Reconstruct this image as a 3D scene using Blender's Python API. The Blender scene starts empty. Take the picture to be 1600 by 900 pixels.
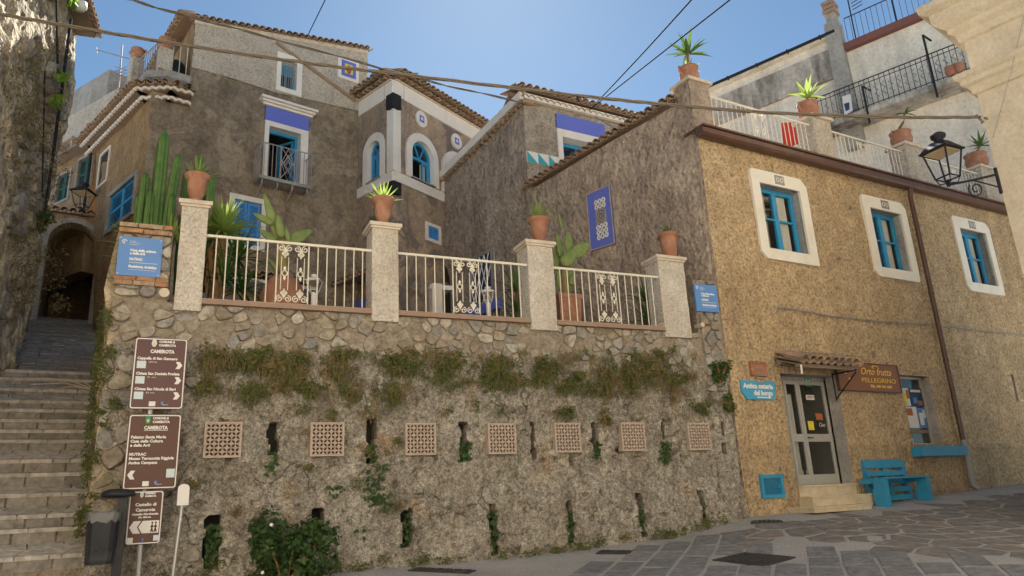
import bpy, bmesh, random, math
from math import sin, cos, tan, pi, radians, sqrt, atan2, floor, exp
from mathutils import Vector, Matrix, noise
from mathutils.geometry import delaunay_2d_cdt
random.seed(7)
SC = bpy.context.scene
COL = SC.collection
# ------------------------------------------------------------------ camera
FP, PIT, ROLL = 1144.0, radians(16.4), radians(2.78)
CAM = Vector((0, 0, 1.6))
FWD = Vector((0, cos(PIT), sin(PIT)))
UP0 = Vector((0, -sin(PIT), cos(PIT)))
RT0 = Vector((1, 0, 0))
RT = RT0 * cos(ROLL) - UP0 * sin(ROLL)
UP = RT0 * sin(ROLL) + UP0 * cos(ROLL)
cd = bpy.data.cameras.new('camera')
cd.sensor_width = 36
cd.lens = FP / 1600 * 36
cd.clip_end = 3000
cam = bpy.data.objects.new('camera', cd)
COL.objects.link(cam)
cam.matrix_world = Matrix((RT, UP, -FWD)).transposed().to_4x4()
cam.location = CAM
SC.camera = cam
# ------------------------------------------------------------------ sky and sun
SUN_AZ, SUN_EL = radians(-0.6), radians(41)
wd = bpy.data.worlds.new('World')
SC.world = wd
wd.use_nodes = True
nt = wd.node_tree
sky = nt.nodes.new('ShaderNodeTexSky')
sky.sky_type = 'NISHITA'
sky.sun_disc = False
sky.sun_elevation = SUN_EL
sky.sun_rotation = SUN_AZ
sky.altitude = 200
sky.air_density = 0.8
sky.dust_density = 0.14
sky.ozone_density = 2.5
bg = nt.nodes['Background']
bg.inputs['Strength'].default_value = 0.05
tint = nt.nodes.new('ShaderNodeMix')
tint.data_type = 'RGBA'; tint.blend_type = 'MULTIPLY'
tint.inputs['Factor'].default_value = 1
tint.inputs[7].default_value = (.86, .98, .93, 1)      # a slightly cyan Mediterranean sky, the same all round
nt.links.new(sky.outputs[0], tint.inputs[6])
nt.links.new(tint.outputs[2], bg.inputs[0])
sl = bpy.data.lights.new('sun', 'SUN')
sl.energy = 5.0
sl.angle = radians(0.53)
sl.color = (1, .95, .87)
so = bpy.data.objects.new('sun', sl)
COL.objects.link(so)
SD = Vector((sin(SUN_AZ) * cos(SUN_EL), cos(SUN_AZ) * cos(SUN_EL), sin(SUN_EL)))
so.rotation_euler = SD.to_track_quat('Z', 'Y').to_euler()
so.location = SD * 60
SC.view_settings.view_transform = 'Standard'
SC.view_settings.look = 'None'
SC.view_settings.exposure = 1.55
SC.view_settings.gamma = 1
SC.render.engine = 'CYCLES'
SC.cycles.max_bounces = 8
SC.cycles.diffuse_bounces = 5

# ------------------------------------------------------------------ surveying: rays of the photograph meet real planes
def ray(x, y):
    return RT * ((x - 800) / FP) + UP * ((450 - y) / FP) + FWD
def atY(x, y, Y):
    r = ray(x, y)
    return CAM + r * (Y / r.y)
def proj(p):
    d = p - CAM
    z = d.dot(FWD)
    return (800 + FP * d.dot(RT) / z, 450 - FP * d.dot(UP) / z) if z > 0.1 else (-9999, 9999)
class Fr:
    """a vertical plane: s runs along it, n points out of it towards the street"""
    def __init__(s, P, ang, flip=False):
        a = radians(ang)
        s.O = Vector((P[0], P[1], 0))
        s.d = Vector((sin(a), cos(a), 0))
        s.n = Vector((cos(a), -sin(a), 0))
        if s.n.dot(CAM - s.O) < 0:
            s.n = -s.n
        if flip:
            s.n = -s.n
    def at(s, x, y, off=0.0):
        r = ray(x, y)
        return CAM + r * ((s.O + s.n * off - CAM).dot(s.n) / r.dot(s.n))
    def sz(s, x, y, off=0.0):
        p = s.at(x, y, off)
        return ((p - s.O).dot(s.d), p.z)
    def pt(s, a, z, n=0.0):
        return s.O + s.d * a + s.n * n + Vector((0, 0, z))
    def s_of(s, p):
        return (p - s.O).dot(s.d)
    def rect(s, x0, y0, x1, y1, off=0.0):
        a, b = s.sz(x0, y0, off), s.sz(x1, y1, off)
        return (min(a[0], b[0]), max(a[0], b[0]), min(a[1], b[1]), max(a[1], b[1]))
    def mat(s, a, z, n=0.0):
        p = s.pt(a, z, n)
        return Matrix(((s.d.x, s.n.x, 0, p.x), (s.d.y, s.n.y, 0, p.y), (0, 0, 1, p.z), (0, 0, 0, 1)))

# ------------------------------------------------------------------ node materials
def rgb(c): return (c[0], c[1], c[2], 1)
class NT:
    def __init__(s, name):
        s.m = bpy.data.materials.new(name)
        s.m.use_nodes = True
        s.t = s.m.node_tree
        s.b = s.t.nodes['Principled BSDF']
        s.co = None
    def n(s, typ, **kw):
        o = s.t.nodes.new(typ)
        for k, v in kw.items():
            if k in o.inputs: o.inputs[k].default_value = v
            else: setattr(o, k, v)
        return o
    def L(s, a, b): s.t.links.new(a, b)
    def coord(s, scale=(1, 1, 1)):
        if s.co is None:
            s.co = s.n('ShaderNodeNewGeometry').outputs['Position']
        mp = s.n('ShaderNodeMapping')
        mp.inputs['Scale'].default_value = scale
        s.L(s.co, mp.inputs[0])
        return mp.outputs[0]
    def noise(s, sc, det=4, rough=.6, scale=(1, 1, 1), dist=0.0):
        o = s.n('ShaderNodeTexNoise', Scale=sc, Detail=det, Roughness=rough, Distortion=dist)
        s.L(s.coord(scale), o.inputs['Vector'])
        return o.outputs['Fac']
    def voro(s, sc, feature='F1', scale=(1, 1, 1), out='Distance'):
        o = s.n('ShaderNodeTexVoronoi', Scale=sc)
        o.feature = feature
        s.L(s.coord(scale), o.inputs['Vector'])
        return o.outputs[out]
    def ramp(s, fac, stops):
        o = s.n('ShaderNodeValToRGB')
        el = o.color_ramp.elements
        while len(el) < len(stops): el.new(.5)
        for e, (p, c) in zip(el, stops):
            e.position = p
            e.color = rgb(c) if not isinstance(c, (int, float)) else (c, c, c, 1)
        s.L(fac, o.inputs[0])
        return o.outputs[0]
    def mix(s, fac, a, b, typ='MIX'):
        o = s.n('ShaderNodeMix', data_type='RGBA', blend_type=typ)
        for sock, v in ((o.inputs['Factor'], fac), (o.inputs[6], a), (o.inputs[7], b)):
            if isinstance(v, (int, float)): sock.default_value = v
            elif isinstance(v, tuple): sock.default_value = rgb(v)
            else: s.L(v, sock)
        return o.outputs[2]
    def math(s, op, a, b=0.0):
        o = s.n('ShaderNodeMath', operation=op)
        for i, v in ((0, a), (1, b)):
            if isinstance(v, (int, float)): o.inputs[i].default_value = v
            else: s.L(v, o.inputs[i])
        return o.outputs[0]
    def bump(s, h, dist=.02, strength=1.0, prev=None):
        o = s.n('ShaderNodeBump', Strength=strength, Distance=dist)
        s.L(h, o.inputs['Height'])
        if prev: s.L(prev, o.inputs['Normal'])
        return o.outputs[0]
    def done(s, col, rough=.9, nrm=None, spec=.25, metal=0.0):
        for k, v in (('Base Color', col), ('Roughness', rough), ('Normal', nrm), ('Specular IOR Level', spec), ('Metallic', metal)):
            if v is None: continue
            if isinstance(v, (int, float)): s.b.inputs[k].default_value = v
            elif isinstance(v, tuple): s.b.inputs[k].default_value = rgb(v)
            else: s.L(v, s.b.inputs[k])
        return s.m

def mul(c, k): return tuple(min(1, x * k) for x in c)

def plaster(name, base, dark, light, grain=22, bump=.03, stain=.55, stain_col=None, patch=None, streak=.5, pebble=.6, spots=False):
    """weathered render: large blotches, rain streaks, grit that also lifts the surface"""
    t = NT(name)
    big = t.ramp(t.noise(.55, 5, .62), [(.34, 0), (.66, 1)])
    mid = t.ramp(t.noise(2.6, 5, .65, dist=.4), [(.36, 0), (.64, 1)])
    col = t.mix(big, base, light)
    col = t.mix(t.math('MULTIPLY', mid, .7), col, dark)
    if stain_col is None: stain_col = mul(dark, .45)
    st = t.ramp(t.noise(1.5, 6, .7, scale=(1, 1, .22)), [(.47, 0), (.7, 1)])
    col = t.mix(t.math('MULTIPLY', st, streak), col, stain_col)
    if patch:
        pf = t.ramp(t.noise(.9, 6, .62, dist=.8), [(.53, 0), (.6, 1)])
        col = t.mix(pf, col, patch)
    if spots:
        sv = t.voro(1.15); sp_ = t.math('ADD', sv, t.math('MULTIPLY', t.noise(6, 4, .7), .16))
        col = t.mix(t.ramp(sp_, [(.13, .7), (.20, 0)]), col, stain_col)
    g = t.noise(grain, 3, .7)
    v = t.voro(grain * 1.25)
    spk = t.ramp(g, [(.3, .35), (.5, .95), (.72, 1.35)])
    col = t.mix(.85 * pebble + .1, col, spk, 'MULTIPLY')
    pit = t.ramp(v, [(0.0, .55), (.25, 1)])
    col = t.mix(pebble, col, pit, 'MULTIPLY')
    h = t.math('ADD', t.math('MULTIPLY', g, 1.0), t.math('MULTIPLY', v, .7))
    nr = t.bump(h, bump, .9)
    nr = t.bump(t.noise(5, 4, .6), bump * 2.5, .5, nr)
    return t.done(col, .95, nr, .15)

def simple(name, c, rough=.5, var=.12, sc=6, bump=0.0, metal=0.0, spec=.4, dirt=None, dirt_amt=.5, chip=None):
    t = NT(name)
    f = t.noise(sc, 4, .6)
    col = t.mix(f, mul(c, 1 - var), mul(c, 1 + var))
    if dirt:
        d = t.ramp(t.noise(sc * .6, 6, .7, dist=.5), [(.46, 0), (.68, 1)])
        col = t.mix(t.math('MULTIPLY', d, dirt_amt), col, dirt)
    if chip:
        col = t.mix(t.ramp(t.noise(sc * 3.2, 6, .75, scale=(1, 1, .5)), [(.63, 0), (.665, .85)]), col, chip)
    nr = t.bump(t.noise(sc * 6, 3, .6), bump, .6) if bump else None
    return t.done(col, rough, nr, spec, metal)

def rand_stone(name, cols, rough=.92, bump=.02, sc=14, lichen=None):
    """each piece its own tint (Object Info random), mottled and gritty"""
    t = NT(name)
    oi = t.n('ShaderNodeObjectInfo').outputs['Random']
    n = len(cols)
    col = t.ramp(oi, [((i + .5) / n, c) for i, c in enumerate(cols)])
    f = t.ramp(t.noise(sc, 5, .65), [(.3, .55), (.7, 1.3)])
    col = t.mix(.9, col, f, 'MULTIPLY')
    if lichen:
        d = t.ramp(t.noise(3.2, 6, .7), [(.52, 0), (.63, 1)])
        col = t.mix(t.math('MULTIPLY', d, .75), col, lichen)
    nr = t.bump(t.noise(sc * 2.2, 5, .7), bump, .9)
    return t.done(col, rough, nr, .2)

def leafmat(name, c1, c2, trans=.35, rough=.5):
    t = NT(name)
    oi = t.n('ShaderNodeObjectInfo').outputs['Random']
    f = t.ramp(t.noise(7, 3, .6), [(.3, 0), (.7, 1)])
    col = t.mix(f, c1, c2)
    t.done(col, rough, None, .35)
    tr = t.n('ShaderNodeBsdfTranslucent')
    t.L(t.mix(.5, col, mul(c2, 1.3)), tr.inputs[0])
    mx = t.n('ShaderNodeMixShader')
    mx.inputs[0].default_value = trans
    out = t.t.nodes['Material Output']
    t.L(t.b.outputs[0], mx.inputs[1]); t.L(tr.outputs[0], mx.inputs[2]); t.L(mx.outputs[0], out.inputs[0])
    return t.m

def glassmat(name, tint=(.55, .6, .6)):
    t = NT(name)
    tp = t.n('ShaderNodeBsdfTransparent'); tp.inputs[0].default_value = rgb(tint)
    gl = t.n('ShaderNodeBsdfGlossy'); gl.inputs['Roughness'].default_value = .03
    mx = t.n('ShaderNodeMixShader')
    lw_ = t.n('ShaderNodeLayerWeight'); lw_.inputs[0].default_value = .5
    t.L(t.math('ADD', t.math('MULTIPLY', t.math('POWER', lw_.outputs['Facing'], 4.0), .5), .05), mx.inputs[0]); t.L(tp.outputs[0], mx.inputs[1]); t.L(gl.outputs[0], mx.inputs[2])
    t.L(mx.outputs[0], t.t.nodes['Material Output'].inputs[0])
    return t.m

M = {}
M['facade'] = plaster('facade_roughcast', (.62, .455, .265), (.46, .335, .195), (.68, .52, .325), 17, .045, stain_col=(.27, .195, .125), streak=.5, pebble=.95, patch=(.50, .375, .23), spots=True)
M['plinth'] = plaster('plinth_roughcast', (.50, .37, .22), (.37, .275, .165), (.57, .43, .265), 17, .03, stain_col=(.17, .13, .09), streak=.55, pebble=.95)
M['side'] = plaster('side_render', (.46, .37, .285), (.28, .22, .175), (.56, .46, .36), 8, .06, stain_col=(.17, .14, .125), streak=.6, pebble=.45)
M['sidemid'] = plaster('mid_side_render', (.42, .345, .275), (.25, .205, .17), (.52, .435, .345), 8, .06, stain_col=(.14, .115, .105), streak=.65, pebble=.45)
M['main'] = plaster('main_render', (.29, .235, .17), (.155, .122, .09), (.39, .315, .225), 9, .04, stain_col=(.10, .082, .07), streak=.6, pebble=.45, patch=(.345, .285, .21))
M['upper'] = plaster('upper_roughcast', (.56, .50, .42), (.44, .385, .32), (.62, .555, .47), 18, .03, stain_col=(.25, .21, .17), streak=.3, pebble=.6)
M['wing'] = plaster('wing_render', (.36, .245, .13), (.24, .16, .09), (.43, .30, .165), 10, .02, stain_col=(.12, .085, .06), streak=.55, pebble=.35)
M['tower'] = plaster('tower_render', (.43, .325, .235), (.28, .22, .175), (.50, .385, .27), 11, .02, stain_col=(.14, .12, .105), streak=.65, pebble=.4, patch=(.20, .17, .15))
M['midfront'] = plaster('mid_front_render', (.46, .40, .325), (.32, .275, .22), (.53, .46, .37), 15, .045, stain_col=(.13, .11, .09), streak=.35, pebble=.75)
M['back'] = plaster('back_white_render', (.82, .76, .67), (.72, .66, .57), (.85, .80, .72), 9, .012, stain_col=(.34, .31, .28), streak=.45, pebble=.2)
M['backdark'] = plaster('back_stained_render', (.55, .50, .44), (.30, .275, .25), (.64, .59, .52), 9, .02, stain_col=(.07, .066, .064), streak=.9, pebble=.25)
M['yellow'] = plaster('yellow_stucco', (.66, .58, .44), (.58, .50, .37), (.72, .64, .50), 16, .006, stain_col=(.40, .31, .19), streak=.3, pebble=.12)
M['oldstone'] = plaster('old_stone_render', (.62, .51, .34), (.43, .34, .22), (.74, .63, .45), 5, .07, stain_col=(.20, .155, .105), streak=.6, pebble=.6, patch=(.30, .25, .17))
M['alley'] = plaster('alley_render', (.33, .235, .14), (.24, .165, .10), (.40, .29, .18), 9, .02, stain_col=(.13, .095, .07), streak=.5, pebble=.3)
M['greyconc'] = plaster('grey_concrete', (.37, .35, .33), (.27, .255, .24), (.44, .42, .39), 12, .012, stain_col=(.16, .15, .14), streak=.6, pebble=.25)
def wallmat():
    t = NT('retaining_render')
    big = t.ramp(t.noise(.6, 5, .6), [(.35, 0), (.65, 1)])
    col = t.mix(big, (.305, .27, .22), (.40, .37, .315))
    v = t.voro(5.5, out='Color')
    sep = t.n('ShaderNodeSeparateColor'); t.L(v, sep.inputs[0])
    col = t.mix(t.math('MULTIPLY', t.ramp(sep.outputs[0], [(.45, 0), (.8, 1)]), .5), col, (.53, .49, .42))
    mid = t.ramp(t.noise(3.2, 6, .7, dist=.5), [(.42, 0), (.66, 1)])
    col = t.mix(t.math('MULTIPLY', mid, .55), col, (.175, .148, .12))
    st = t.ramp(t.noise(1.6, 6, .72, scale=(1, 1, .3)), [(.5, 0), (.68, 1)])
    col = t.mix(t.math('MULTIPLY', st, .6), col, (.14, .115, .085))
    och = t.ramp(t.noise(1.1, 4, .6, dist=1), [(.58, 0), (.72, 1)])
    col = t.mix(t.math('MULTIPLY', och, .55), col, (.38, .24, .11))
    mos = t.ramp(t.noise(2.1, 6, .75), [(.6, 0), (.72, 1)])
    col = t.mix(t.math('MULTIPLY', mos, .45), col, (.13, .14, .065))
    g = t.noise(16, 5, .8)
    col = t.mix(1.0, col, t.ramp(g, [(.33, .38), (.5, .95), (.68, 1.5)]), 'MULTIPLY')
    pt = t.ramp(t.noise(7, 5, .75), [(.33, .35), (.42, 1)])
    col = t.mix(.8, col, pt, 'MULTIPLY')
    fp = t.ramp(t.voro(26), [(.06, .4), (.30, 1)])
    col = t.mix(.75, col, fp, 'MULTIPLY')
    col = t.mix(.9, col, t.ramp(t.noise(42, 4, .8), [(.34, .45), (.5, 1), (.66, 1.5)]), 'MULTIPLY')
    vc = t.n('ShaderNodeTexVoronoi', Scale=1.5); vc.feature = 'DISTANCE_TO_EDGE'
    wv = t.n('ShaderNodeTexNoise', Scale=2.2, Detail=5)
    t.L(t.coord(), wv.inputs['Vector'])
    t.L(t.mix(.35, t.coord((1, 1, .7)), wv.outputs['Color']), vc.inputs['Vector'])
    ck = t.math('MULTIPLY', t.ramp(vc.outputs['Distance'], [(.0, 1), (.016, 0)]), t.ramp(t.noise(.9, 3, .6), [(.48, 0), (.56, 1)]))
    col = t.mix(t.math('MULTIPLY', ck, .8), col, (.045, .038, .03))
    lic = t.ramp(t.noise(7.5, 6, .8), [(.60, 0), (.67, 1)])
    col = t.mix(t.math('MULTIPLY', lic, .65), col, (.56, .54, .48))
    nr = t.bump(t.noise(34, 4, .75), .02, .9)
    nr = t.bump(t.noise(9, 5, .7), .05, .7, nr)
    return t.done(col, .95, nr, .15)
M['hatchdark'] = simple('dark_blue_hatch_paint', (.02, .15, .28), .45, .15, 6, dirt=(.05, .22, .34), dirt_amt=.4)
M['wall'] = wallmat()
M['mortar'] = plaster('lime_mortar', (.33, .28, .215), (.22, .18, .14), (.42, .36, .28), 14, .03, stain_col=(.11, .09, .065), streak=.4, pebble=.6)
M['stone'] = rand_stone('rubble_stone', [(.38, .33, .255), (.28, .265, .245), (.43, .38, .30), (.32, .26, .195), (.27, .27, .265), (.52, .48, .41), (.33, .27, .21), (.36, .33, .28)], lichen=(.19, .165, .095))
M['brick'] = rand_stone('old_brick', [(.42, .22, .12), (.46, .29, .17), (.38, .20, .11), (.44, .33, .22)])
M['pillar'] = plaster('pillar_roughcast', (.68, .625, .54), (.55, .49, .41), (.74, .69, .61), 24, .03, stain_col=(.36, .27, .17), streak=.3, pebble=.45)
M['cap'] = simple('pillar_cap', (.64, .56, .46), .85, .15, 9, .006, dirt=(.40, .28, .17))
M['terra'] = simple('terracotta', (.34, .155, .095), .8, .18, 7, .006, dirt=(.52, .34, .24), dirt_amt=.6)
M['terrapale'] = simple('pale_terracotta', (.50, .405, .33), .85, .15, 12, .004, dirt=(.34, .25, .19))
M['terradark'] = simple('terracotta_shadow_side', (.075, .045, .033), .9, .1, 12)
M['coping'] = simple('brick_coping', (.33, .225, .165), .85, .2, 8, .006, dirt=(.28, .22, .15))
M['tile'] = rand_stone('roof_tile', [(.46, .30, .20), (.38, .28, .20), (.50, .35, .24), (.32, .24, .18), (.43, .33, .25)], bump=.012, sc=10, lichen=(.23, .20, .14))
M['tilebed'] = simple('roof_tile_bed', (.33, .23, .155), .9, .25, 6, .02, dirt=(.20, .16, .12))
M['white'] = simple('white_limewash', (.78, .75, .70), .85, .05, 3, .004, dirt=(.55, .50, .44), dirt_amt=.35)
M['cream'] = simple('cream_limewash', (.82, .78, .68), .8, .04, 3, .003, dirt=(.62, .53, .38), dirt_amt=.35)
M['blueframe'] = simple('blue_gloss_paint', (.035, .30, .56), .35, .12, 5, spec=.5, dirt=(.03, .20, .40), dirt_amt=.4, chip=(.16, .33, .42))
M['bluebench'] = simple('blue_bench_paint', (.035, .29, .50), .5, .15, 5, .002, dirt=(.05, .20, .32), dirt_amt=.6, chip=(.30, .27, .22))
M['shutter'] = simple('shutter_blue_paint', (.06, .27, .66), .5, .1, 5)
M['ultra'] = simple('ultramarine_panel', (.135, .175, .60), .75, .08, 4, .002)
M['teal'] = simple('teal_paint', (.05, .38, .44), .7, .08, 4)
M['ironwhite'] = simple('cream_iron_paint', (.76, .72, .60), .5, .06, 8, dirt=(.5, .36, .22), dirt_amt=.3)
M['ironblack'] = simple('black_iron_paint', (.026, .027, .032), .6, .2, 8, spec=.15)
M['irongrey'] = simple('weathered_grey_iron', (.33, .31, .30), .55, .15, 8)
M['gutter'] = simple('brown_gutter', (.105, .05, .032), .4, .12, 6, dirt=(.15, .09, .06))
M['steel'] = simple('galvanised_steel', (.42, .42, .42), .42, .12, 8, metal=.6)
M['alu'] = simple('grey_aluminium_frame', (.46, .45, .42), .45, .06, 5, metal=.2)
M['marble'] = simple('stained_marble', (.62, .53, .38), .5, .12, 6, .003, dirt=(.38, .29, .17), dirt_amt=.6)
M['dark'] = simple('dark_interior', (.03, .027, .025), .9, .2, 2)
M['roomgrey'] = simple('shop_interior_wall', (.22, .21, .19), .9, .1, 2)
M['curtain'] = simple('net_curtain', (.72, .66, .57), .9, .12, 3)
M['curtaindark'] = simple('dark_brown_curtain', (.42, .32, .26), .9, .12, 3)  # darker brown than the net curtain, for the left leaves
M['glass'] = glassmat('window_glass', (.93, .95, .95))
M['glass2'] = glassmat('shop_glass', (.88, .9, .9))
M['signbrown'] = simple('brown_sign_enamel', (.10, .040, .045), .4, .06, 3, dirt=(.13, .07, .06), dirt_amt=.4)
M['signbrown2'] = simple('brown_sign_enamel_fresh', (.085, .028, .018), .38, .06, 3, dirt=(.12, .06, .045), dirt_amt=.3)
M['signwhite'] = simple('white_sign_print', (.78, .76, .74), .5, .03, 3)
M['signblue'] = simple('blue_sign_plastic', (.10, .26, .60), .4, .06, 3, dirt=(.16, .32, .62), dirt_amt=.4)
M['osteria'] = simple('osteria_blue_board', (.06, .36, .60), .6, .12, 6, dirt=(.08, .32, .48), dirt_amt=.5)
M['shopbrown'] = simple('brown_shop_board', (.24, .10, .04), .5, .12, 4)
M['neon'] = simple('yellow_sign_print', (.90, .56, .05), .5, .05, 4)
M['paleprint'] = simple('pale_blue_print', (.60, .70, .74), .5, .15, 40)
M['bin'] = simple('black_bin_plastic', (.016, .018, .024), .55, .2, 6, .003, dirt=(.06, .06, .065), dirt_amt=.5)
M['bag'] = simple('grey_bin_liner', (.16, .165, .165), .4, .2, 9, .01)
M['cable'] = simple('sheathed_cable', (.19, .155, .115), .8, .2, 6)
M['cabledark'] = simple('dark_cable', (.03, .03, .035), .9, .2, 6, spec=.05)
M['wood'] = simple('weathered_timber', (.25, .19, .14), .85, .25, 9, .01)
M['green'] = simple('green_shutter', (.03, .085, .075), .6, .15, 6)
M['maroon'] = simple('maroon_ledge', (.20, .085, .075), .8, .15, 5)
M['red'] = simple('red_towel_cloth', (.55, .045, .03), .9, .12, 6)
M['paper'] = simple('paper_white', (.72, .70, .68), .7, .05, 4)
M['papery'] = simple('paper_yellow', (.75, .60, .06), .7, .25, 9)
M['paperb'] = simple('paper_blue', (.10, .24, .50), .7, .35, 9)
M['papern'] = simple('paper_navy', (.03, .055, .13), .7, .3, 9)
M['paperr'] = simple('paper_rust', (.42, .13, .04), .7, .3, 20)
M['exitgreen'] = simple('green_exit_plate', (.01, .30, .16), .5, .05, 4)
M['lampwhite'] = simple('white_lamp_paint', (.75, .74, .71), .45, .04, 6)
M['lampgold'] = simple('lamp_reflector', (.60, .47, .28), .35, .06, 4)
M['cactus'] = leafmat('cactus_skin', (.055, .13, .035), (.11, .21, .05), .05, .5)
M['pad'] = leafmat('prickly_pear_pad', (.15, .22, .07), (.25, .31, .10), .1, .5)
M['padbrown'] = leafmat('prickly_pear_stem', (.26, .21, .08), (.30, .25, .10), .05, .7)
M['leaf'] = leafmat('yucca_leaf', (.17, .29, .06), (.36, .45, .11), .38)
M['leafdark'] = leafmat('dark_leaf', (.06, .13, .035), (.13, .22, .06), .3)
M['leafbush'] = leafmat('bush_leaf', (.03, .075, .022), (.09, .155, .045), .35)
M['leafivy'] = leafmat('ivy_leaf', (.03, .085, .018), (.09, .18, .035), .35)
M['leafbright'] = leafmat('bright_weed_leaf', (.14, .27, .03), (.26, .40, .05), .45)
M['weed'] = leafmat('dry_weed', (.16, .125, .055), (.25, .20, .085), .2, .8)
M['weedgreen'] = leafmat('mossy_weed', (.09, .11, .035), (.15, .16, .05), .25, .8)
M['drybark'] = simple('dry_leaf_skirt', (.22, .13, .06), .95, .35, 14)
M['flower'] = simple('white_petal', (.8, .8, .76), .7, .03, 4)
M['blackbag'] = simple('black_rubbish_bag', (.012, .012, .016), .35, .2, 9, .02)
M['slab'] = rand_stone('street_slab', [(.255, .253, .255), (.295, .293, .29), (.23, .231, .236), (.27, .265, .257), (.315, .31, .302)], .75, .006, 8)
M['flag'] = rand_stone('street_flagstone', [(.255, .238, .218), (.295, .264, .232), (.228, .222, .216), (.31, .272, .235), (.265, .255, .238)], .75, .008, 7)
M['stepblock'] = rand_stone('step_block', [(.33, .305, .265), (.285, .265, .235), (.37, .34, .30), (.25, .235, .212)], .85, .01, 9)
M['treadstone'] = rand_stone('step_tread_stone', [(.54, .51, .46), (.47, .44, .39), (.58, .55, .50), (.49, .455, .40)], .85, .008, 9)
M['manhole'] = simple('dark_manhole_iron', (.045, .043, .045), .6, .25, 14, .006)
def groundmat():
    t = NT('street_mortar')
    col = t.mix(t.ramp(t.noise(.9, 6, .65), [(.35, 0), (.65, 1)]), (.40, .39, .37), (.52, .50, .475))
    col = t.mix(.8, col, t.ramp(t.noise(30, 4, .7), [(.3, .6), (.7, 1.3)]), 'MULTIPLY')
    return t.done(col, .85, t.bump(t.noise(40, 4, .7), .01, .7), .25)
M['ground'] = groundmat()
M['garden'] = simple('garden_paving', (.30, .25, .19), .9, .2, 3, .01, dirt=(.18, .14, .10))
M['joint'] = plaster('pale_joint_mortar', (.40, .38, .35), (.33, .31, .28), (.46, .44, .40), 20, .01, streak=.2, pebble=.3, stain_col=(.25, .23, .2))
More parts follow.
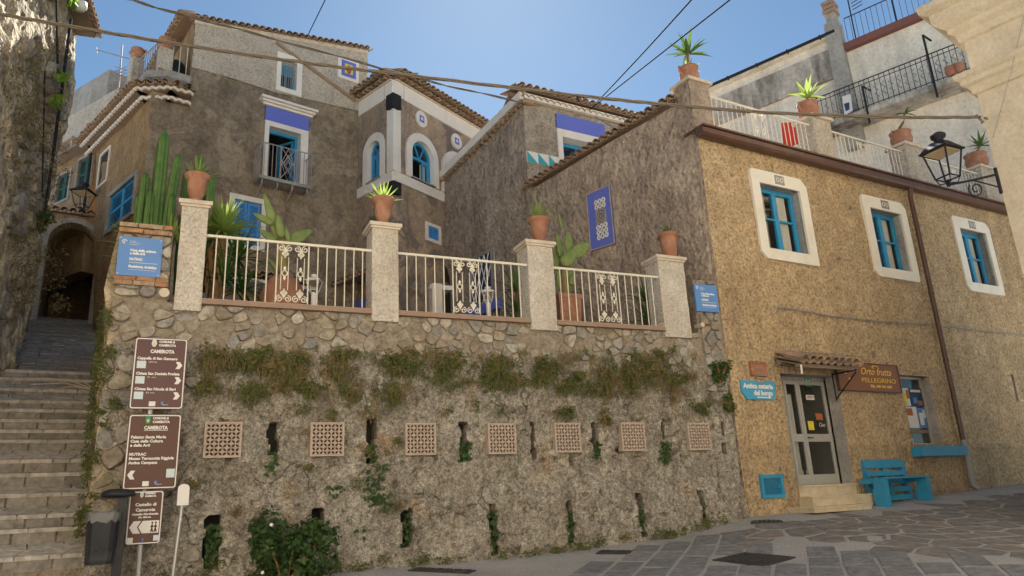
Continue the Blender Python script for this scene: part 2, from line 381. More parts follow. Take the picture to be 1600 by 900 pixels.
# ------------------------------------------------------------------ object tree
def thing(name, label, cat, loc, group=None):
    o = bpy.data.objects.new(name, None)
    COL.objects.link(o)
    o.location = loc
    o.empty_display_size = .2
    o['label'] = label; o['category'] = cat
    if group: o['group'] = group
    return o
def root_loc(o):
    v = Vector((0, 0, 0))
    while o is not None:
        v = v + o.location
        o = o.parent
    return v
def tag(o, label, cat, group=None):
    o['label'] = label; o['category'] = cat
    if group: o['group'] = group
    return o
class MB:
    def __init__(s): s.v, s.f = [], []
    def poly(s, pts):
        k = len(s.v); s.v += [Vector(p) for p in pts]; s.f.append(list(range(k, k + len(pts)))); return s
    def mesh(s, vs, fs):
        k = len(s.v); s.v += [Vector(p) for p in vs]; s.f += [[i + k for i in f] for f in fs]; return s
    def prism3(s, a, b):
        """a, b: matching closed loops; a is the front"""
        n = len(a); k = len(s.v)
        s.v += [Vector(p) for p in a] + [Vector(p) for p in b]
        s.f.append([k + i for i in range(n)]); s.f.append([k + n + i for i in reversed(range(n))])
        for i in range(n):
            j = (i + 1) % n
            s.f.append([k + i, k + n + i, k + n + j, k + j])
        return s
    def prism(s, fr, poly, n0, n1):
        return s.prism3([fr.pt(a, z, n1) for a, z in poly], [fr.pt(a, z, n0) for a, z in poly])
    def box(s, fr, s0, s1, z0, z1, n0, n1):
        return s.prism(fr, [(s0, z0), (s1, z0), (s1, z1), (s0, z1)], n0, n1)
    def stone(s, fr, poly, n0, n1, bev=.02, drift=0.0):
        """pillowed piece: full outline at n0, inset face at n1"""
        cx = sum(p[0] for p in poly) / len(poly); cz = sum(p[1] for p in poly) / len(poly)
        def ins(d, n):
            out = []
            for a, z in poly:
                l = sqrt((a - cx) ** 2 + (z - cz) ** 2) + 1e-6
                k = max(.3, 1 - d / l)
                out.append(fr.pt(cx + (a - cx) * k, cz + (z - cz) * k, n))
            return out
        r0, r1, r2 = ins(0, n0), ins(bev * .25, n0 + (n1 - n0) * .6), ins(bev, n1 + drift)
        n = len(poly); k = len(s.v)
        s.v += r2 + r1 + r0
        s.f.append([k + i for i in range(n)])
        for b in (0, n):
            for i in range(n):
                j = (i + 1) % n
                s.f.append([k + b + i, k + b + n + i, k + b + n + j, k + b + j])
        return s
    def tube(s, pts, r, seg=6, rs=None, cap=True):
        pts = [Vector(p) for p in pts]; n = len(pts); k = len(s.v)
        ref = None
        for i, p in enumerate(pts):
            t = (pts[min(i + 1, n - 1)] - pts[max(i - 1, 0)])
            t = t.normalized() if t.length > 1e-9 else Vector((0, 0, 1))
            if ref is None: ref = t.orthogonal().normalized()
            u = (ref - t * ref.dot(t))
            u = u.normalized() if u.length > 1e-6 else t.orthogonal().normalized()
            ref = u; w = t.cross(u)
            rr = rs[i] if rs else r
            for q in range(seg):
                a = 2 * pi * q / seg
                s.v.append(p + (u * cos(a) + w * sin(a)) * rr)
        for i in range(n - 1):
            for q in range(seg):
                q2 = (q + 1) % seg
                s.f.append([k + i * seg + q, k + i * seg + q2, k + (i + 1) * seg + q2, k + (i + 1) * seg + q])
        if cap:
            s.f.append([k + q for q in reversed(range(seg))]); s.f.append([k + (n - 1) * seg + q for q in range(seg)])
        return s
    def lathe(s, c, prof, seg=20, caps=True):
        c = Vector(c); k = len(s.v); m = len(prof)
        for r, z in prof:
            for q in range(seg):
                a = 2 * pi * q / seg
                s.v.append(c + Vector((r * cos(a), r * sin(a), z)))
        for i in range(m - 1):
            for q in range(seg):
                q2 = (q + 1) % seg
                s.f.append([k + i * seg + q, k + i * seg + q2, k + (i + 1) * seg + q2, k + (i + 1) * seg + q])
        if caps:
            s.f.append([k + q for q in reversed(range(seg))]); s.f.append([k + (m - 1) * seg + q for q in range(seg)])
        return s
    def blade(s, base, d, length, w, droop=.3, seg=4, side=None, fold=.25):
        """a long leaf: tapering strip with a folded midrib that bends under its weight"""
        base = Vector(base); d = Vector(d).normalized()
        sd = d.cross(Vector((0, 0, 1))) if side is None else Vector(side)
        if sd.length < 1e-3: sd = Vector((1, 0, 0))
        sd.normalize()
        k = len(s.v); p = base.copy(); dd = d.copy()
        for i in range(seg + 1):
            t = i / seg
            ww = w * (1 - t ** 2.2) * (.55 + .9 * min(t * 2.5, .5)) * .5 + .0008
            nn = sd.cross(dd).normalized()
            s.v += [p - sd * ww, p - nn * ww * fold, p + sd * ww]
            dd = (dd + Vector((0, 0, -droop / seg))).normalized()
            p = p + dd * (length / seg)
        for i in range(seg):
            a = k + 3 * i
            s.f += [[a, a + 1, a + 4, a + 3], [a + 1, a + 2, a + 5, a + 4]]
        return s
    def leaf(s, p, nrm, up, l, w):
        p = Vector(p); nrm = Vector(nrm).normalized(); up = Vector(up)
        u = (up - nrm * up.dot(nrm))
        u = u.normalized() if u.length > 1e-5 else nrm.orthogonal().normalized()
        v = nrm.cross(u)
        k = len(s.v)
        s.v += [p, p + u * l * .45 + v * w * .5 + nrm * l * .05, p + u * l, p + u * l * .45 - v * w * .5 + nrm * l * .05]
        s.f.append([k, k + 1, k + 2, k + 3])
        return s
    def data(s, name, loc=Vector((0, 0, 0)), smooth=False, recalc=True):
        me = bpy.data.meshes.new(name)
        me.from_pydata([v - loc for v in s.v], [], s.f)
        if recalc:
            bm = bmesh.new(); bm.from_mesh(me); bmesh.ops.recalc_face_normals(bm, faces=bm.faces); bm.to_mesh(me); bm.free()
        if smooth:
            me.polygons.foreach_set('use_smooth', [True] * len(me.polygons))
        me.update()
        return me
    def obj(s, name, m, parent=None, smooth=False, label=None, recalc=True, kind=None):
        me = s.data(name, root_loc(parent), smooth, recalc)
        me.materials.append(M[m] if isinstance(m, str) else m)
        o = bpy.data.objects.new(name, me); COL.objects.link(o)
        if parent: o.parent = parent
        if label: o['label'] = label
        if kind: o['kind'] = kind
        return o
def inst(name, me, parent, mw):
    """one more piece sharing a mesh, placed by a world matrix"""
    o = bpy.data.objects.new(name, me); COL.objects.link(o)
    if parent:
        o.parent = parent
        mw = Matrix.Translation(-root_loc(parent)) @ mw
    o.matrix_local = mw
    return o
def inside(p, poly):
    x, y = p; c = False; n = len(poly)
    for i in range(n):
        x1, y1 = poly[i]; x2, y2 = poly[(i + 1) % n]
        if (y1 > y) != (y2 > y) and x < (x2 - x1) * (y - y1) / (y2 - y1) + x1: c = not c
    return c
def segdist(p, a, b):
    ax, ay = a; bx, by = b; px, py = p
    dx, dy = bx - ax, by - ay
    L = dx * dx + dy * dy
    t = max(0, min(1, ((px - ax) * dx + (py - ay) * dy) / L)) if L else 0
    return sqrt((px - ax - t * dx) ** 2 + (py - ay - t * dy) ** 2)
def wall(name, fr, outline, holes, m, parent, depth=.3, thick=.4, relief=.02, step=.3, n=0.0, freq=1.2, label=None, kind=None, reveal=None):
    """a wall with real openings: front face triangulated round its holes, uneven, with reveals and thickness"""
    loops = [outline] + holes
    pts, edges = [], []
    for lp in loops:
        k = len(pts)
        pts += [Vector(p) for p in lp]
        edges += [(k + i, k + (i + 1) % len(lp)) for i in range(len(lp))]
    nb = len(pts)
    if relief > 0:
        x0 = min(p[0] for p in outline); x1 = max(p[0] for p in outline)
        z0 = min(p[1] for p in outline); z1 = max(p[1] for p in outline)
        a = x0 + step * .5
        while a < x1:
            z = z0 + step * .5
            while z < z1:
                p = (a + random.uniform(-.2, .2) * step, z + random.uniform(-.2, .2) * step)
                if inside(p, outline) and not any(inside(p, h) for h in holes):
                    if all(segdist(p, lp[i], lp[(i + 1) % len(lp)]) > .3 * step for lp in loops for i in range(len(lp))):
                        pts.append(Vector(p))
                z += step
            a += step
    v2, e2, f2, *_ = delaunay_2d_cdt(pts, edges, [], 0, 1e-6)
    faces = []
    for f in f2:
        c = sum((v2[i] for i in f), Vector((0, 0))) / len(f)
        if inside(c, outline) and not any(inside(c, h) for h in holes): faces.append(list(f))
    bset = [any(segdist(v, lp[i], lp[(i + 1) % len(lp)]) < 1e-4 for lp in loops for i in range(len(lp))) for v in v2]
    mb = MB()
    vs = []
    for v, b in zip(v2, bset):
        p = fr.pt(v[0], v[1], n)
        if not b and relief: p = p + fr.n * (relief * (noise.noise(p * freq) + .5 * noise.noise(p * freq * 2.7)))
        vs.append(p)
    mb.mesh(vs, faces)
    if reveal is None:
        for h in holes:
            for i in range(len(h)):
                a, b = h[i], h[(i + 1) % len(h)]
                mb.poly([fr.pt(a[0], a[1], n), fr.pt(b[0], b[1], n), fr.pt(b[0], b[1], n - depth), fr.pt(a[0], a[1], n - depth)])
    for i in range(len(outline)):
        a, b = outline[i], outline[(i + 1) % len(outline)]
        mb.poly([fr.pt(a[0], a[1], n), fr.pt(b[0], b[1], n), fr.pt(b[0], b[1], n - thick), fr.pt(a[0], a[1], n - thick)])
    bmd = mb.obj(name, m, parent, label=label, kind=kind)
    if reveal:
        for h in holes:
            rb = MB()
            for i in range(len(h)):
                a, b = h[i], h[(i + 1) % len(h)]
                rb.poly([fr.pt(a[0], a[1], n), fr.pt(b[0], b[1], n), fr.pt(b[0], b[1], n - depth), fr.pt(a[0], a[1], n - depth)])
            rb.obj('reveal', reveal, parent)
    return bmd
def rpoly(r): return [(r[0], r[2]), (r[1], r[2]), (r[1], r[3]), (r[0], r[3])]
def arch(r, seg=12):
    """round-headed opening in the rectangle r"""
    s0, s1, z0, z1 = r; rad = (s1 - s0) / 2; c = (s0 + s1) / 2; zc = z1 - rad
    return [(s0, z0), (s1, z0)] + [(c + rad * cos(pi * i / seg), zc + rad * sin(pi * i / seg)) for i in range(seg + 1)]
def ring(mb, fr, outer, inner, n0, n1):
    """flat frame between two loops with the same number of points"""
    k = len(outer)
    for i in range(k):
        j = (i + 1) % k
        mb.prism3([fr.pt(*outer[i], n1), fr.pt(*outer[j], n1), fr.pt(*inner[j], n1), fr.pt(*inner[i], n1)],
                  [fr.pt(*outer[i], n0), fr.pt(*outer[j], n0), fr.pt(*inner[j], n0), fr.pt(*inner[i], n0)])
def grow(r, d): return (r[0] - d, r[1] + d, r[2] - d, r[3] + d)
def clip_half(poly, px, py, nx, ny):
    out = []
    m = len(poly)
    for i in range(m):
        a, b = poly[i], poly[(i + 1) % m]
        da = (a[0] - px) * nx + (a[1] - py) * ny; db = (b[0] - px) * nx + (b[1] - py) * ny
        if da <= 0: out.append(a)
        if (da < 0 < db) or (db < 0 < da):
            t = da / (da - db)
            out.append((a[0] + (b[0] - a[0]) * t, a[1] + (b[1] - a[1]) * t))
    return out
def voronoi(pts, x0, x1, y0, y1, gap, reach):
    """irregular cells with a joint of width gap between them"""
    cells = []
    for i, p in enumerate(pts):
        poly = [(x0, y0), (x1, y0), (x1, y1), (x0, y1)]
        for j, q in enumerate(pts):
            if i == j: continue
            dx, dy = q[0] - p[0], q[1] - p[1]
            L = sqrt(dx * dx + dy * dy)
            if L > reach or L < 1e-6: continue
            mx, my = p[0] + dx * .5 - dx / L * gap * .5, p[1] + dy * .5 - dy / L * gap * .5
            poly = clip_half(poly, mx, my, dx / L, dy / L)
            if len(poly) < 3: break
        if len(poly) >= 3: cells.append(poly)
        else: cells.append(None)
    return cells
def scatter_mixed(x0, x1, y0, y1, lo, hi, tries=9000, asp=1.0):
    out = []
    for _ in range(tries):
        p = (random.uniform(x0, x1), random.uniform(y0, y1), lo + (hi - lo) * random.random() ** 1.6)
        if all(((p[0] - q[0]) / asp) ** 2 + (p[1] - q[1]) ** 2 > ((p[2] + q[2]) * .5) ** 2 for q in out): out.append(p)
    return [(p[0], p[1]) for p in out]
def scatter(x0, x1, y0, y1, d, tries=6000, asp=1.0):
    out = []
    for _ in range(tries):
        p = (random.uniform(x0, x1), random.uniform(y0, y1))
        if all(((p[0] - q[0]) / asp) ** 2 + (p[1] - q[1]) ** 2 > d * d for q in out): out.append(p)
    return out
def text(body, fr, s, z, n, h, m, parent, name='lettering', align='LEFT', shear=0.0, width=None, tilt=0.0, bold=0.0):
    cu = bpy.data.curves.new(name, 'FONT')
    cu.body = body; cu.size = h * 1.42; cu.align_x = align; cu.shear = shear
    cu.extrude = .0015; cu.offset = bold; cu.resolution_u = 2
    cu.materials.append(M[m])
    o = bpy.data.objects.new(name, cu); COL.objects.link(o)
    p = fr.pt(s, z, n) - (root_loc(parent) if parent else Vector((0, 0, 0)))
    x = fr.d if fr.d.cross(Vector((0, 0, 1))).dot(fr.n) > 0 else -fr.d
    zz = Vector((0, 0, 1))
    if tilt:
        x, zz = x * cos(tilt) + zz * sin(tilt), zz * cos(tilt) - x * sin(tilt)
    mw = Matrix((x, zz, x.cross(zz))).transposed().to_4x4()
    if width:
        bpy.context.view_layer.update()
        w = o.dimensions.x
        if w > 1e-4: mw = mw @ Matrix.Diagonal((width / w, 1, 1, 1))
    mw.translation = p
    bpy.context.view_layer.update()
    me = bpy.data.meshes.new_from_object(o.evaluated_get(bpy.context.evaluated_depsgraph_get()))
    bpy.data.objects.remove(o)
    me.transform(mw); me.name = name
    o = bpy.data.objects.new(name, me); COL.objects.link(o)
    if parent: o.parent = parent
    return o
# ------------------------------------------------------------------ the planes of the place
W = Fr(atY(348, 688, 10), 65.7)            # retaining wall
CRN = W.at(1168, 800)
F = Fr(CRN, 60.8)                          # shop facade
S = Fr(CRN, -39)                           # side wall of the shop house and of the house behind
MA = Fr(atY(450, 250, 19), 51.5)           # tall house
WG = Fr(MA.at(237, 153), -47)              # its alley wing
T1 = Fr(MA.at(560, 313), -47)              # tower, left face
TC = T1.at(615, 283)
T2 = Fr(TC, 35.5)                          # tower, right face
MFC = S.at(822, 237)
MF = Fr(MFC, 60.8)                         # front of the middle house
BK = Fr(atY(1400, 150, 21), -48)           # white house behind the terrace
RB = Fr(atY(1545, 220, 11.5), -39)         # yellow house at the right edge
LB = Fr(atY(74, 320, 14), -20)             # old stone house at the left edge
AH = Fr(atY(105, 400, 18.9), 59)             # house over the alley arch
SILL = 4.545
tq = (W.s_of(CAM), (CAM - W.O).dot(W.n))
def zbase(t):
    k = [(-40, .83), (4, .83), (7, .955), (8.6, 1.19), (11.5, 1.24), (15, 1.38), (17, 1.47), (26, 1.9), (60, 2.4)]
    for (a, za), (b, zb) in zip(k, k[1:]):
        if t <= b: return za + (zb - za) * max(0, (t - a)) / (b - a)
    return k[-1][1]
def G(x, y):
    p = Vector((x, y, 0)) - W.O
    t, q = p.dot(W.d), p.dot(W.n)
    z = zbase(t)
    if q <= 0: return z
    k = q / tq[1]
    return z * (1 - k) if k < 1 else -min(.35 * (q - tq[1]) * .06, 3.0)
def ground_at(px, py):
    """where the ray of a pixel meets the street"""
    r = ray(px, py); t = 2.0
    for _ in range(4000):
        p = CAM + r * t
        if p.z <= G(p.x, p.y): return p
        t += .02
    return CAM + r * t
def gp(p, dz=0.0): return Vector((p[0], p[1], G(p[0], p[1]) + dz))
# ================================================================== SETTING
def axis_vals(lo, hi):
    v = []
    x = 0.0; st = .5
    while x < hi:
        v.append(x); x += st
        if x > 24: st *= 1.35
    v.append(hi)
    x = -.5; st = .5
    while x > lo:
        v.insert(0, x); x -= st
        if x < -16: st *= 1.35
    v.insert(0, lo)
    return v
xs, ys = axis_vals(-900, 900), axis_vals(-900, 900)
g = MB()
g.mesh([Vector((x, y, G(x, y) + .006 * noise.noise(Vector((x, y, 0)) * .8))) for y in ys for x in xs],
       [[j * len(xs) + i, j * len(xs) + i + 1, (j + 1) * len(xs) + i + 1, (j + 1) * len(xs) + i] for j in range(len(ys) - 1) for i in range(len(xs) - 1)])
street = g.obj('street', 'ground', smooth=True, recalc=False)
street['kind'] = 'structure'

def px_ok(p, poly): return inside(proj(p), poly)
def ground_piece(name, poly, m, h, bev):
    mb = MB()
    cx = sum(p[0] for p in poly) / len(poly); cy = sum(p[1] for p in poly) / len(poly)
    top, mid, low = [], [], []
    hh = h * random.uniform(.6, 1.15)
    for x, y in poly:
        l = sqrt((x - cx) ** 2 + (y - cy) ** 2) + 1e-6; k = max(.4, 1 - bev / l)
        top.append(gp((cx + (x - cx) * k, cy + (y - cy) * k), hh)); mid.append(gp((x, y), hh * .45)); low.append(gp((x, y), -.03))
    n = len(poly); mb.v = top + mid + low; mb.f = [list(range(n))]
    for b in (0, n):
        for i in range(n): mb.f.append([b + i, b + n + i, b + n + (i + 1) % n, b + (i + 1) % n])
    return mb.obj(name, m, street)
# regular slabs laid in rows towards the houses
sd = Vector((sin(radians(19.8)), cos(radians(19.8)))); sp = Vector((sd.y, -sd.x))
slab_zone = [(880, 1000), (900, 893), (960, 868), (1085, 840), (1130, 832), (1180, 842), (1270, 853), (1420, 864), (1540, 874), (1680, 892), (1680, 1000)]
SPD = (sp, sd)
man_q = [Vector(ground_at(*p).xy) for p in ((1110, 876), (1190, 886), (1253, 873.5), (1162, 864))]; mc_ = sum(man_q, Vector((0, 0))) / 4
dr = random.Random(3)
slabs_at = []
def inman(c):
    return inside(c, [v + (v - mc_) * .12 for v in man_q])
for i in range(-16, 30):
    a = dr.uniform(0, .5)
    while a < 16:
        ln = dr.uniform(.55, .95)
        c = sp * (i * .41 + .2) + sd * (a + ln / 2)
        p3 = gp(c)
        if px_ok(p3, slab_zone) and not inman(c):
            j = lambda: dr.uniform(-.012, .012)
            w2, l2 = .41 / 2 - .021, ln / 2 - .018
            q = [c + sp * (sx * w2 + j()) + sd * (sy * l2 + j()) for sx, sy in ((-1, -1), (1, -1), (1, 1), (-1, 1))]
            slabs_at.append((c.copy(), w2, l2))
            ground_piece('paving_slab', [(v.x, v.y) for v in q], 'slab', .012, .02)
        a += ln
# crazy paving along the shop front
flag_zone = [(1110, 838), (1170, 816), (1250, 806), (1370, 800), (1500, 775), (1600, 764), (1690, 752), (1690, 905), (1545, 886), (1420, 876), (1270, 864), (1180, 853), (1120, 848)]
def on_slab(p):
    return any(abs((Vector(p) - c).dot(sp)) < w + .03 and abs((Vector(p) - c).dot(sd)) < l + .03 for c, w, l in slabs_at)
pts = []
dr2 = random.Random(11)
cand = []
for _ in range(9000):
    t, q = dr2.uniform(7.5, 20), dr2.uniform(.1, 7)
    p = W.O + W.d * t + W.n * q
    if px_ok(gp(p), flag_zone) and not on_slab((p.x, p.y)) and not inside((p.x, p.y), man_q) and all((p.x - o[0]) ** 2 + (p.y - o[1]) ** 2 > .42 ** 2 for o in pts): pts.append((p.x, p.y))
X0, X1 = min(p[0] for p in pts) - .3, max(p[0] for p in pts) + .3
Y0, Y1 = min(p[1] for p in pts) - .3, max(p[1] for p in pts) + .3
cells = voronoi(pts, X0, X1, Y0, Y1, .05, 2.2)
order = sorted([(p[0] ** 2 + p[1] ** 2, c) for p, c in zip(pts, cells) if c], key=lambda e: e[0])[:290]
fq = [(W.O + W.d * a + W.n * b) for a, b in ((0, 0),)]
for _, c in order:
    c = [(c[i][0] + dr2.uniform(-.02, .02), c[i][1] + dr2.uniform(-.02, .02)) for i in range(len(c))]
    if max(abs(v[0] - c[0][0]) + abs(v[1] - c[0][1]) for v in c) > 1.5: continue
    if min((Vector((v[0], v[1], 0)) - F.O).dot(F.n) for v in c) < .02: continue
    ground_piece('flagstone', c, 'flag', .0065, .02)
def cover(name, label, px, py, w, l, cat, m='manhole', corners=None):
    c = ground_at(px, py); c2 = Vector((c.x, c.y)); sp, sd = SPD
    if corners:
        e1 = corners[1] - corners[0]; e2 = corners[3] - corners[0]; w, l = e1.length, e2.length; sp, sd = e1 / w, e2 / l; c2 = sum(corners, Vector((0, 0))) / 4
    t = thing(name, label, cat, gp(c2))
    mb = MB()
    q = [c2 + sp * (sx * w / 2) + sd * (sy * l / 2) for sx, sy in ((-1, -1), (1, -1), (1, 1), (-1, 1))]
    mb.prism3([gp(v, .016) for v in q], [gp(v, -.02) for v in q]); mb.obj('frame', m, t)
    mb = MB()
    for i in range(6):
        for k in range(6):
            o = c2 + sp * ((i + .5) / 6 - .5) * w * .9 + sd * ((k + .5) / 6 - .5) * l * .9
            r = [o + sp * (a * w * .055) + sd * (b * l * .055) for a, b in ((-1, -1), (1, -1), (1, 1), (-1, 1))]
            mb.prism3([gp(v, .024) for v in r], [gp(v, .014) for v in r])
    mb.obj('lid', m, t)
cover('manhole_cover', 'large dark square iron cover set in the street slabs below the shop door', 1180, 875, 1.15, 1.15, 'manhole cover', corners=man_q)
cover('manhole_cover', 'small dark iron drain cover in plain grey paving close to the old wall', 960, 864, .5, .28, 'drain cover')
cover('manhole_cover', 'narrow dark drain grate at the foot of the old wall near the bottom edge', 690, 893, .9, .25, 'drain cover')
cover('manhole_cover', 'tiny dark drain plate where the old wall meets the shop house', 1198, 816, .5, .2, 'drain cover')

# garden terrace behind the retaining wall
gd = MB()
q = [W.pt(-1.4, SILL - .12, -.2), W.pt(8.4, SILL - .12, -.2), Vector((6, 30, SILL - .12)), Vector((-14, 30, SILL - .12)), W.pt(-1.4, SILL - .12, -.2) + Vector((sin(radians(-30.7)), cos(radians(-30.7)), 0)) * 9]
gd.prism3(q, [v - Vector((0, 0, .3)) for v in q])
o = gd.obj('garden_terrace', 'garden'); o['kind'] = 'structure'

# ------------------------------------------------------------------ stairway up the alley
AD = Vector((sin(radians(-30.7)), cos(radians(-30.7)), 0)); AL = Vector((-AD.y, AD.x, 0))
R0 = W.pt(-1.52, 0, -.05)
stair = thing('stairway', 'steep stone stairway', 'stairway', Vector((R0.x, R0.y, G(R0.x, R0.y))))
del stair['category'], stair['label']
stair['kind'] = 'structure'
def SP(a, b, z): 
    v = R0 + AD * a + AL * b
    return Vector((v.x, v.y, z))
def st_z(a, y, b=1.4):
    p = R0 + AD * a + AL * b
    # height at which the sight line of image row y passes over this spot
    best = None
    lo, hi = -2.0, 14.0
    for _ in range(40):
        m = (lo + hi) / 2
        if proj(Vector((p.x, p.y, m)))[1] > y: lo = m
        else: hi = m
    return lo
rows = [(905, 879, 858, .42), (858, 833, 831, .34), (831, 810, 797, .42), (797, 775, 763, .40), (763, 742, 740, .32), (740, 720, 705, .42), (705, 688, 687, .3),
        (687, 672, 671, .3), (671, 655, 654, .3), (654, 639, 636, .36), (636, 625, 616, .4), (616, 607, 600, .4), (600, 590, 588, .36), (588, 578, 577, .34)]
a = .05
WD = 3.05
rs = random.Random(5)
prev = st_z(a, 905)
core = MB()
core_pts = [(a, prev - 1.0), (a, prev)]
for k, (y0, y1, y2, run) in enumerate(rows):
    z1 = st_z(a, y1); z0 = prev
    core_pts += [(a + .03, z1 - .03)]
    # riser blocks
    b = -.05 - rs.uniform(0, .2)
    while b < WD:
        w = rs.uniform(.34, .52)
        b0, b1 = max(b, -.05), min(b + w, WD)
        if b1 - b0 > .08:
            mb = MB(); d = rs.uniform(.0, .012); gp_ = .014
            f0 = [SP(a - d, b0 + gp_, z0 + .004), SP(a - d, b1 - gp_, z0 + .004), SP(a - d, b1 - gp_, z1 - .006), SP(a - d, b0 + gp_, z1 - .006)]
            mb.prism3(f0, [v + AD * .1 for v in f0]); mb.obj('block', 'stepblock', stair)
        b += w
    # tread: crazy paving on the broad ones, one lip on the narrow ones
    z2 = st_z(a + run, y2)
    if y1 - y2 > 6:
        tp = scatter(-.05, WD, 0, run, .2, 300, 1.3)
        tc = voronoi(tp, -.05, WD, -.02, run, .018, 1.2)
    else:
        tc = []; b = -.05
        while b < WD:
            w = rs.uniform(.5, .8); tc.append([(b, -.02), (min(b + w, WD) - .012, -.02), (min(b + w, WD) - .012, run), (b, run)]); b += w
    for c in tc:
        if not c: continue
        mb = MB()
        tz = lambda u: z1 + (z2 - z1) * max(0, u) / run
        top = [SP(a + v[1], v[0], tz(v[1]) + .006) for v in c]
        mb.prism3(top, [v - Vector((0, 0, .05)) for v in top]); mb.obj('tread_stone', 'treadstone', stair)
    a += run; core_pts += [(a + .03, z2 - .03)]
    prev = z2
aN, zN = a, prev
pend = AH.at(105, 490)
aE = (pend - R0).dot(AD) + .6; zE = AH.sz(105, 490)[1]
# paved ramp from the last step to the arch
nrow = 26
for r in range(nrow):
    u0, u1 = r / nrow, (r + 1) / nrow
    f = lambda u: (aN + (aE - aN) * u, zN + (zE - zN) * u)
    b = -.1 - rs.uniform(0, .2)
    while b < WD - .6:
        w = rs.uniform(.22, .42)
        (a0, z0), (a1, z1) = f(u0 + .003), f(u1 - .003)
        d = rs.uniform(.002, .022)
        top = [SP(a0, b, z0 + d), SP(a0, b + w - .015, z0 + d), SP(a1, b + w - .015, z1 + d), SP(a1, b, z1 + d)]
        mb = MB(); mb.prism3(top, [v - Vector((0, 0, .06)) for v in top]); mb.obj('ramp_stone', 'stepblock', stair)
        b += w
core_pts += [(aE + 4, zE + .4 - .02), (aE + 4, 0)]
core_pts[0] = (core_pts[0][0], 0)
core.prism3([SP(u, -.1, z) for u, z in core_pts], [SP(u, WD, z) for u, z in core_pts])
core.obj('stair_core', 'mortar', stair)

# ================================================================== RETAINING WALL
rw = thing('retaining_wall', 'tall old rubble and plaster retaining wall with narrow slots and terracotta grilles', 'retaining wall', W.pt(3, G(*W.pt(3, 0).xy)))
S0, S1 = -1.5, 8.67
ZT = 3.86           # top of the plastered face, rubble above
def slot(x0, x1, y0, y1):
    r = W.rect(x0, y0, x1, y1); return (r[0] + .02, r[1] - .02, r[2], r[3])
slots = [slot(421, 434, 660, 708), slot(573, 587, 655, 722), slot(718, 733, 660, 720), slot(828, 839, 659, 718), slot(925, 936, 661, 714), slot(1033, 1046, 656, 720), slot(1125, 1136, 660, 708),
         slot(321, 341, 807, 885), slot(487, 506, 796, 860), slot(628, 644, 797, 852), slot(761, 778, 788, 868), slot(882, 897, 783, 848), slot(992, 1008, 773, 837), slot(1089, 1102, 769, 820)]
pipe_holes = []
st = .029
ns, nz = int((S1 - S0) / st) + 1, int((ZT - .35) / st) + 1
vs = []
for j in range(nz + 1):
    z = .35 + (ZT - .35) * j / nz
    for i in range(ns + 1):
        s = S0 + (S1 - S0) * i / ns
        p = Vector((s, z, 0))
        n = .05 * noise.noise(p * .7) + .05 * noise.noise(p * 1.9 + Vector((4, 0, 0))) + .03 * noise.noise(p * 4.5) + .016 * noise.noise(p * 11)
        c = noise.voronoi(p * 3.3)[0]
        n += .035 * max(0, (c[1] - c[0]) - .12) * (1.6 if (z < 1.7 or s < -.3) else .55)
        pit = noise.noise(p * 6.5 + Vector((9, 2, 0)))
        if pit > .42: n -= (pit - .42) * .30
        n += .012 * noise.noise(p * 19)
        # the foot of the wall swells and crumbles
        zb = zbase(s)
        n += .10 * max(0, 1 - (z - zb) / 1.1)
        for (a0, a1, b0, b1) in slots:
            w = .05 * noise.noise(Vector((z * 5, a0 * 3, 0))); w2 = .05 * noise.noise(Vector((z * 5, a1 * 3, 7)))
            if a0 + w < s < a1 + w2 and b0 < z < b1 + .03 * noise.noise(Vector((s * 9, 1, 0))):
                n = -.95
        vs.append(W.pt(s, z, n))
fs = [[j * (ns + 1) + i, j * (ns + 1) + i + 1, (j + 1) * (ns + 1) + i + 1, (j + 1) * (ns + 1) + i] for j in range(nz) for i in range(ns)]
mb = MB(); mb.mesh(vs, fs); mb.obj('plaster_face', 'wall', rw, recalc=False)
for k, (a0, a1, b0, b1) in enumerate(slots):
    mb = MB(); mb.box(W, a0 - .1, a1 + .1, b0 - .1, b1 + .1, -.85, -.22 - .04 * (k % 3)); mb.obj('slot_shade_fill', 'dark', rw)  # near-black fill: shade of the deep, dirty slots put into its colour
# core behind, with the return along the stairway and the pier that carries the blue sign
mb = MB()
mb.box(W, S0 + .01, 8.7, .2, SILL - .06, -1.2, -1.0)
mb.box(W, S0 + .01, 8.7, ZT - .03, SILL - .06, -.43, -.012)
pr = W.rect(178, 352, 282, 470)
PT = W.sz(200, 354)[1]
mb.box(W, S0 + .02, -.83, SILL - .2, PT, -.42, -.02)
pr2 = W.rect(1080, 436, 1128, 500)
mb.box(W, 8.16, 8.74, 3.6, W.sz(1100, 438)[1], -.3, -.02)

mb.obj('core', 'mortar', rw)
RWf = Fr(W.pt(S0, 0, 0), -30.7, flip=False)
RWf.n = -RT0 * cos(radians(30.7)) - Vector((0, 1, 0)) * sin(radians(30.7))
def rz(s): return 1.0 + s * .33
wall('return_wall', RWf, [(0, .3), (11.5, 4.0), (11.5, 9.0), (9.0, SILL + .9), (.0, PT)], [], 'oldstone', rw, relief=.12, step=.25, thick=.3)
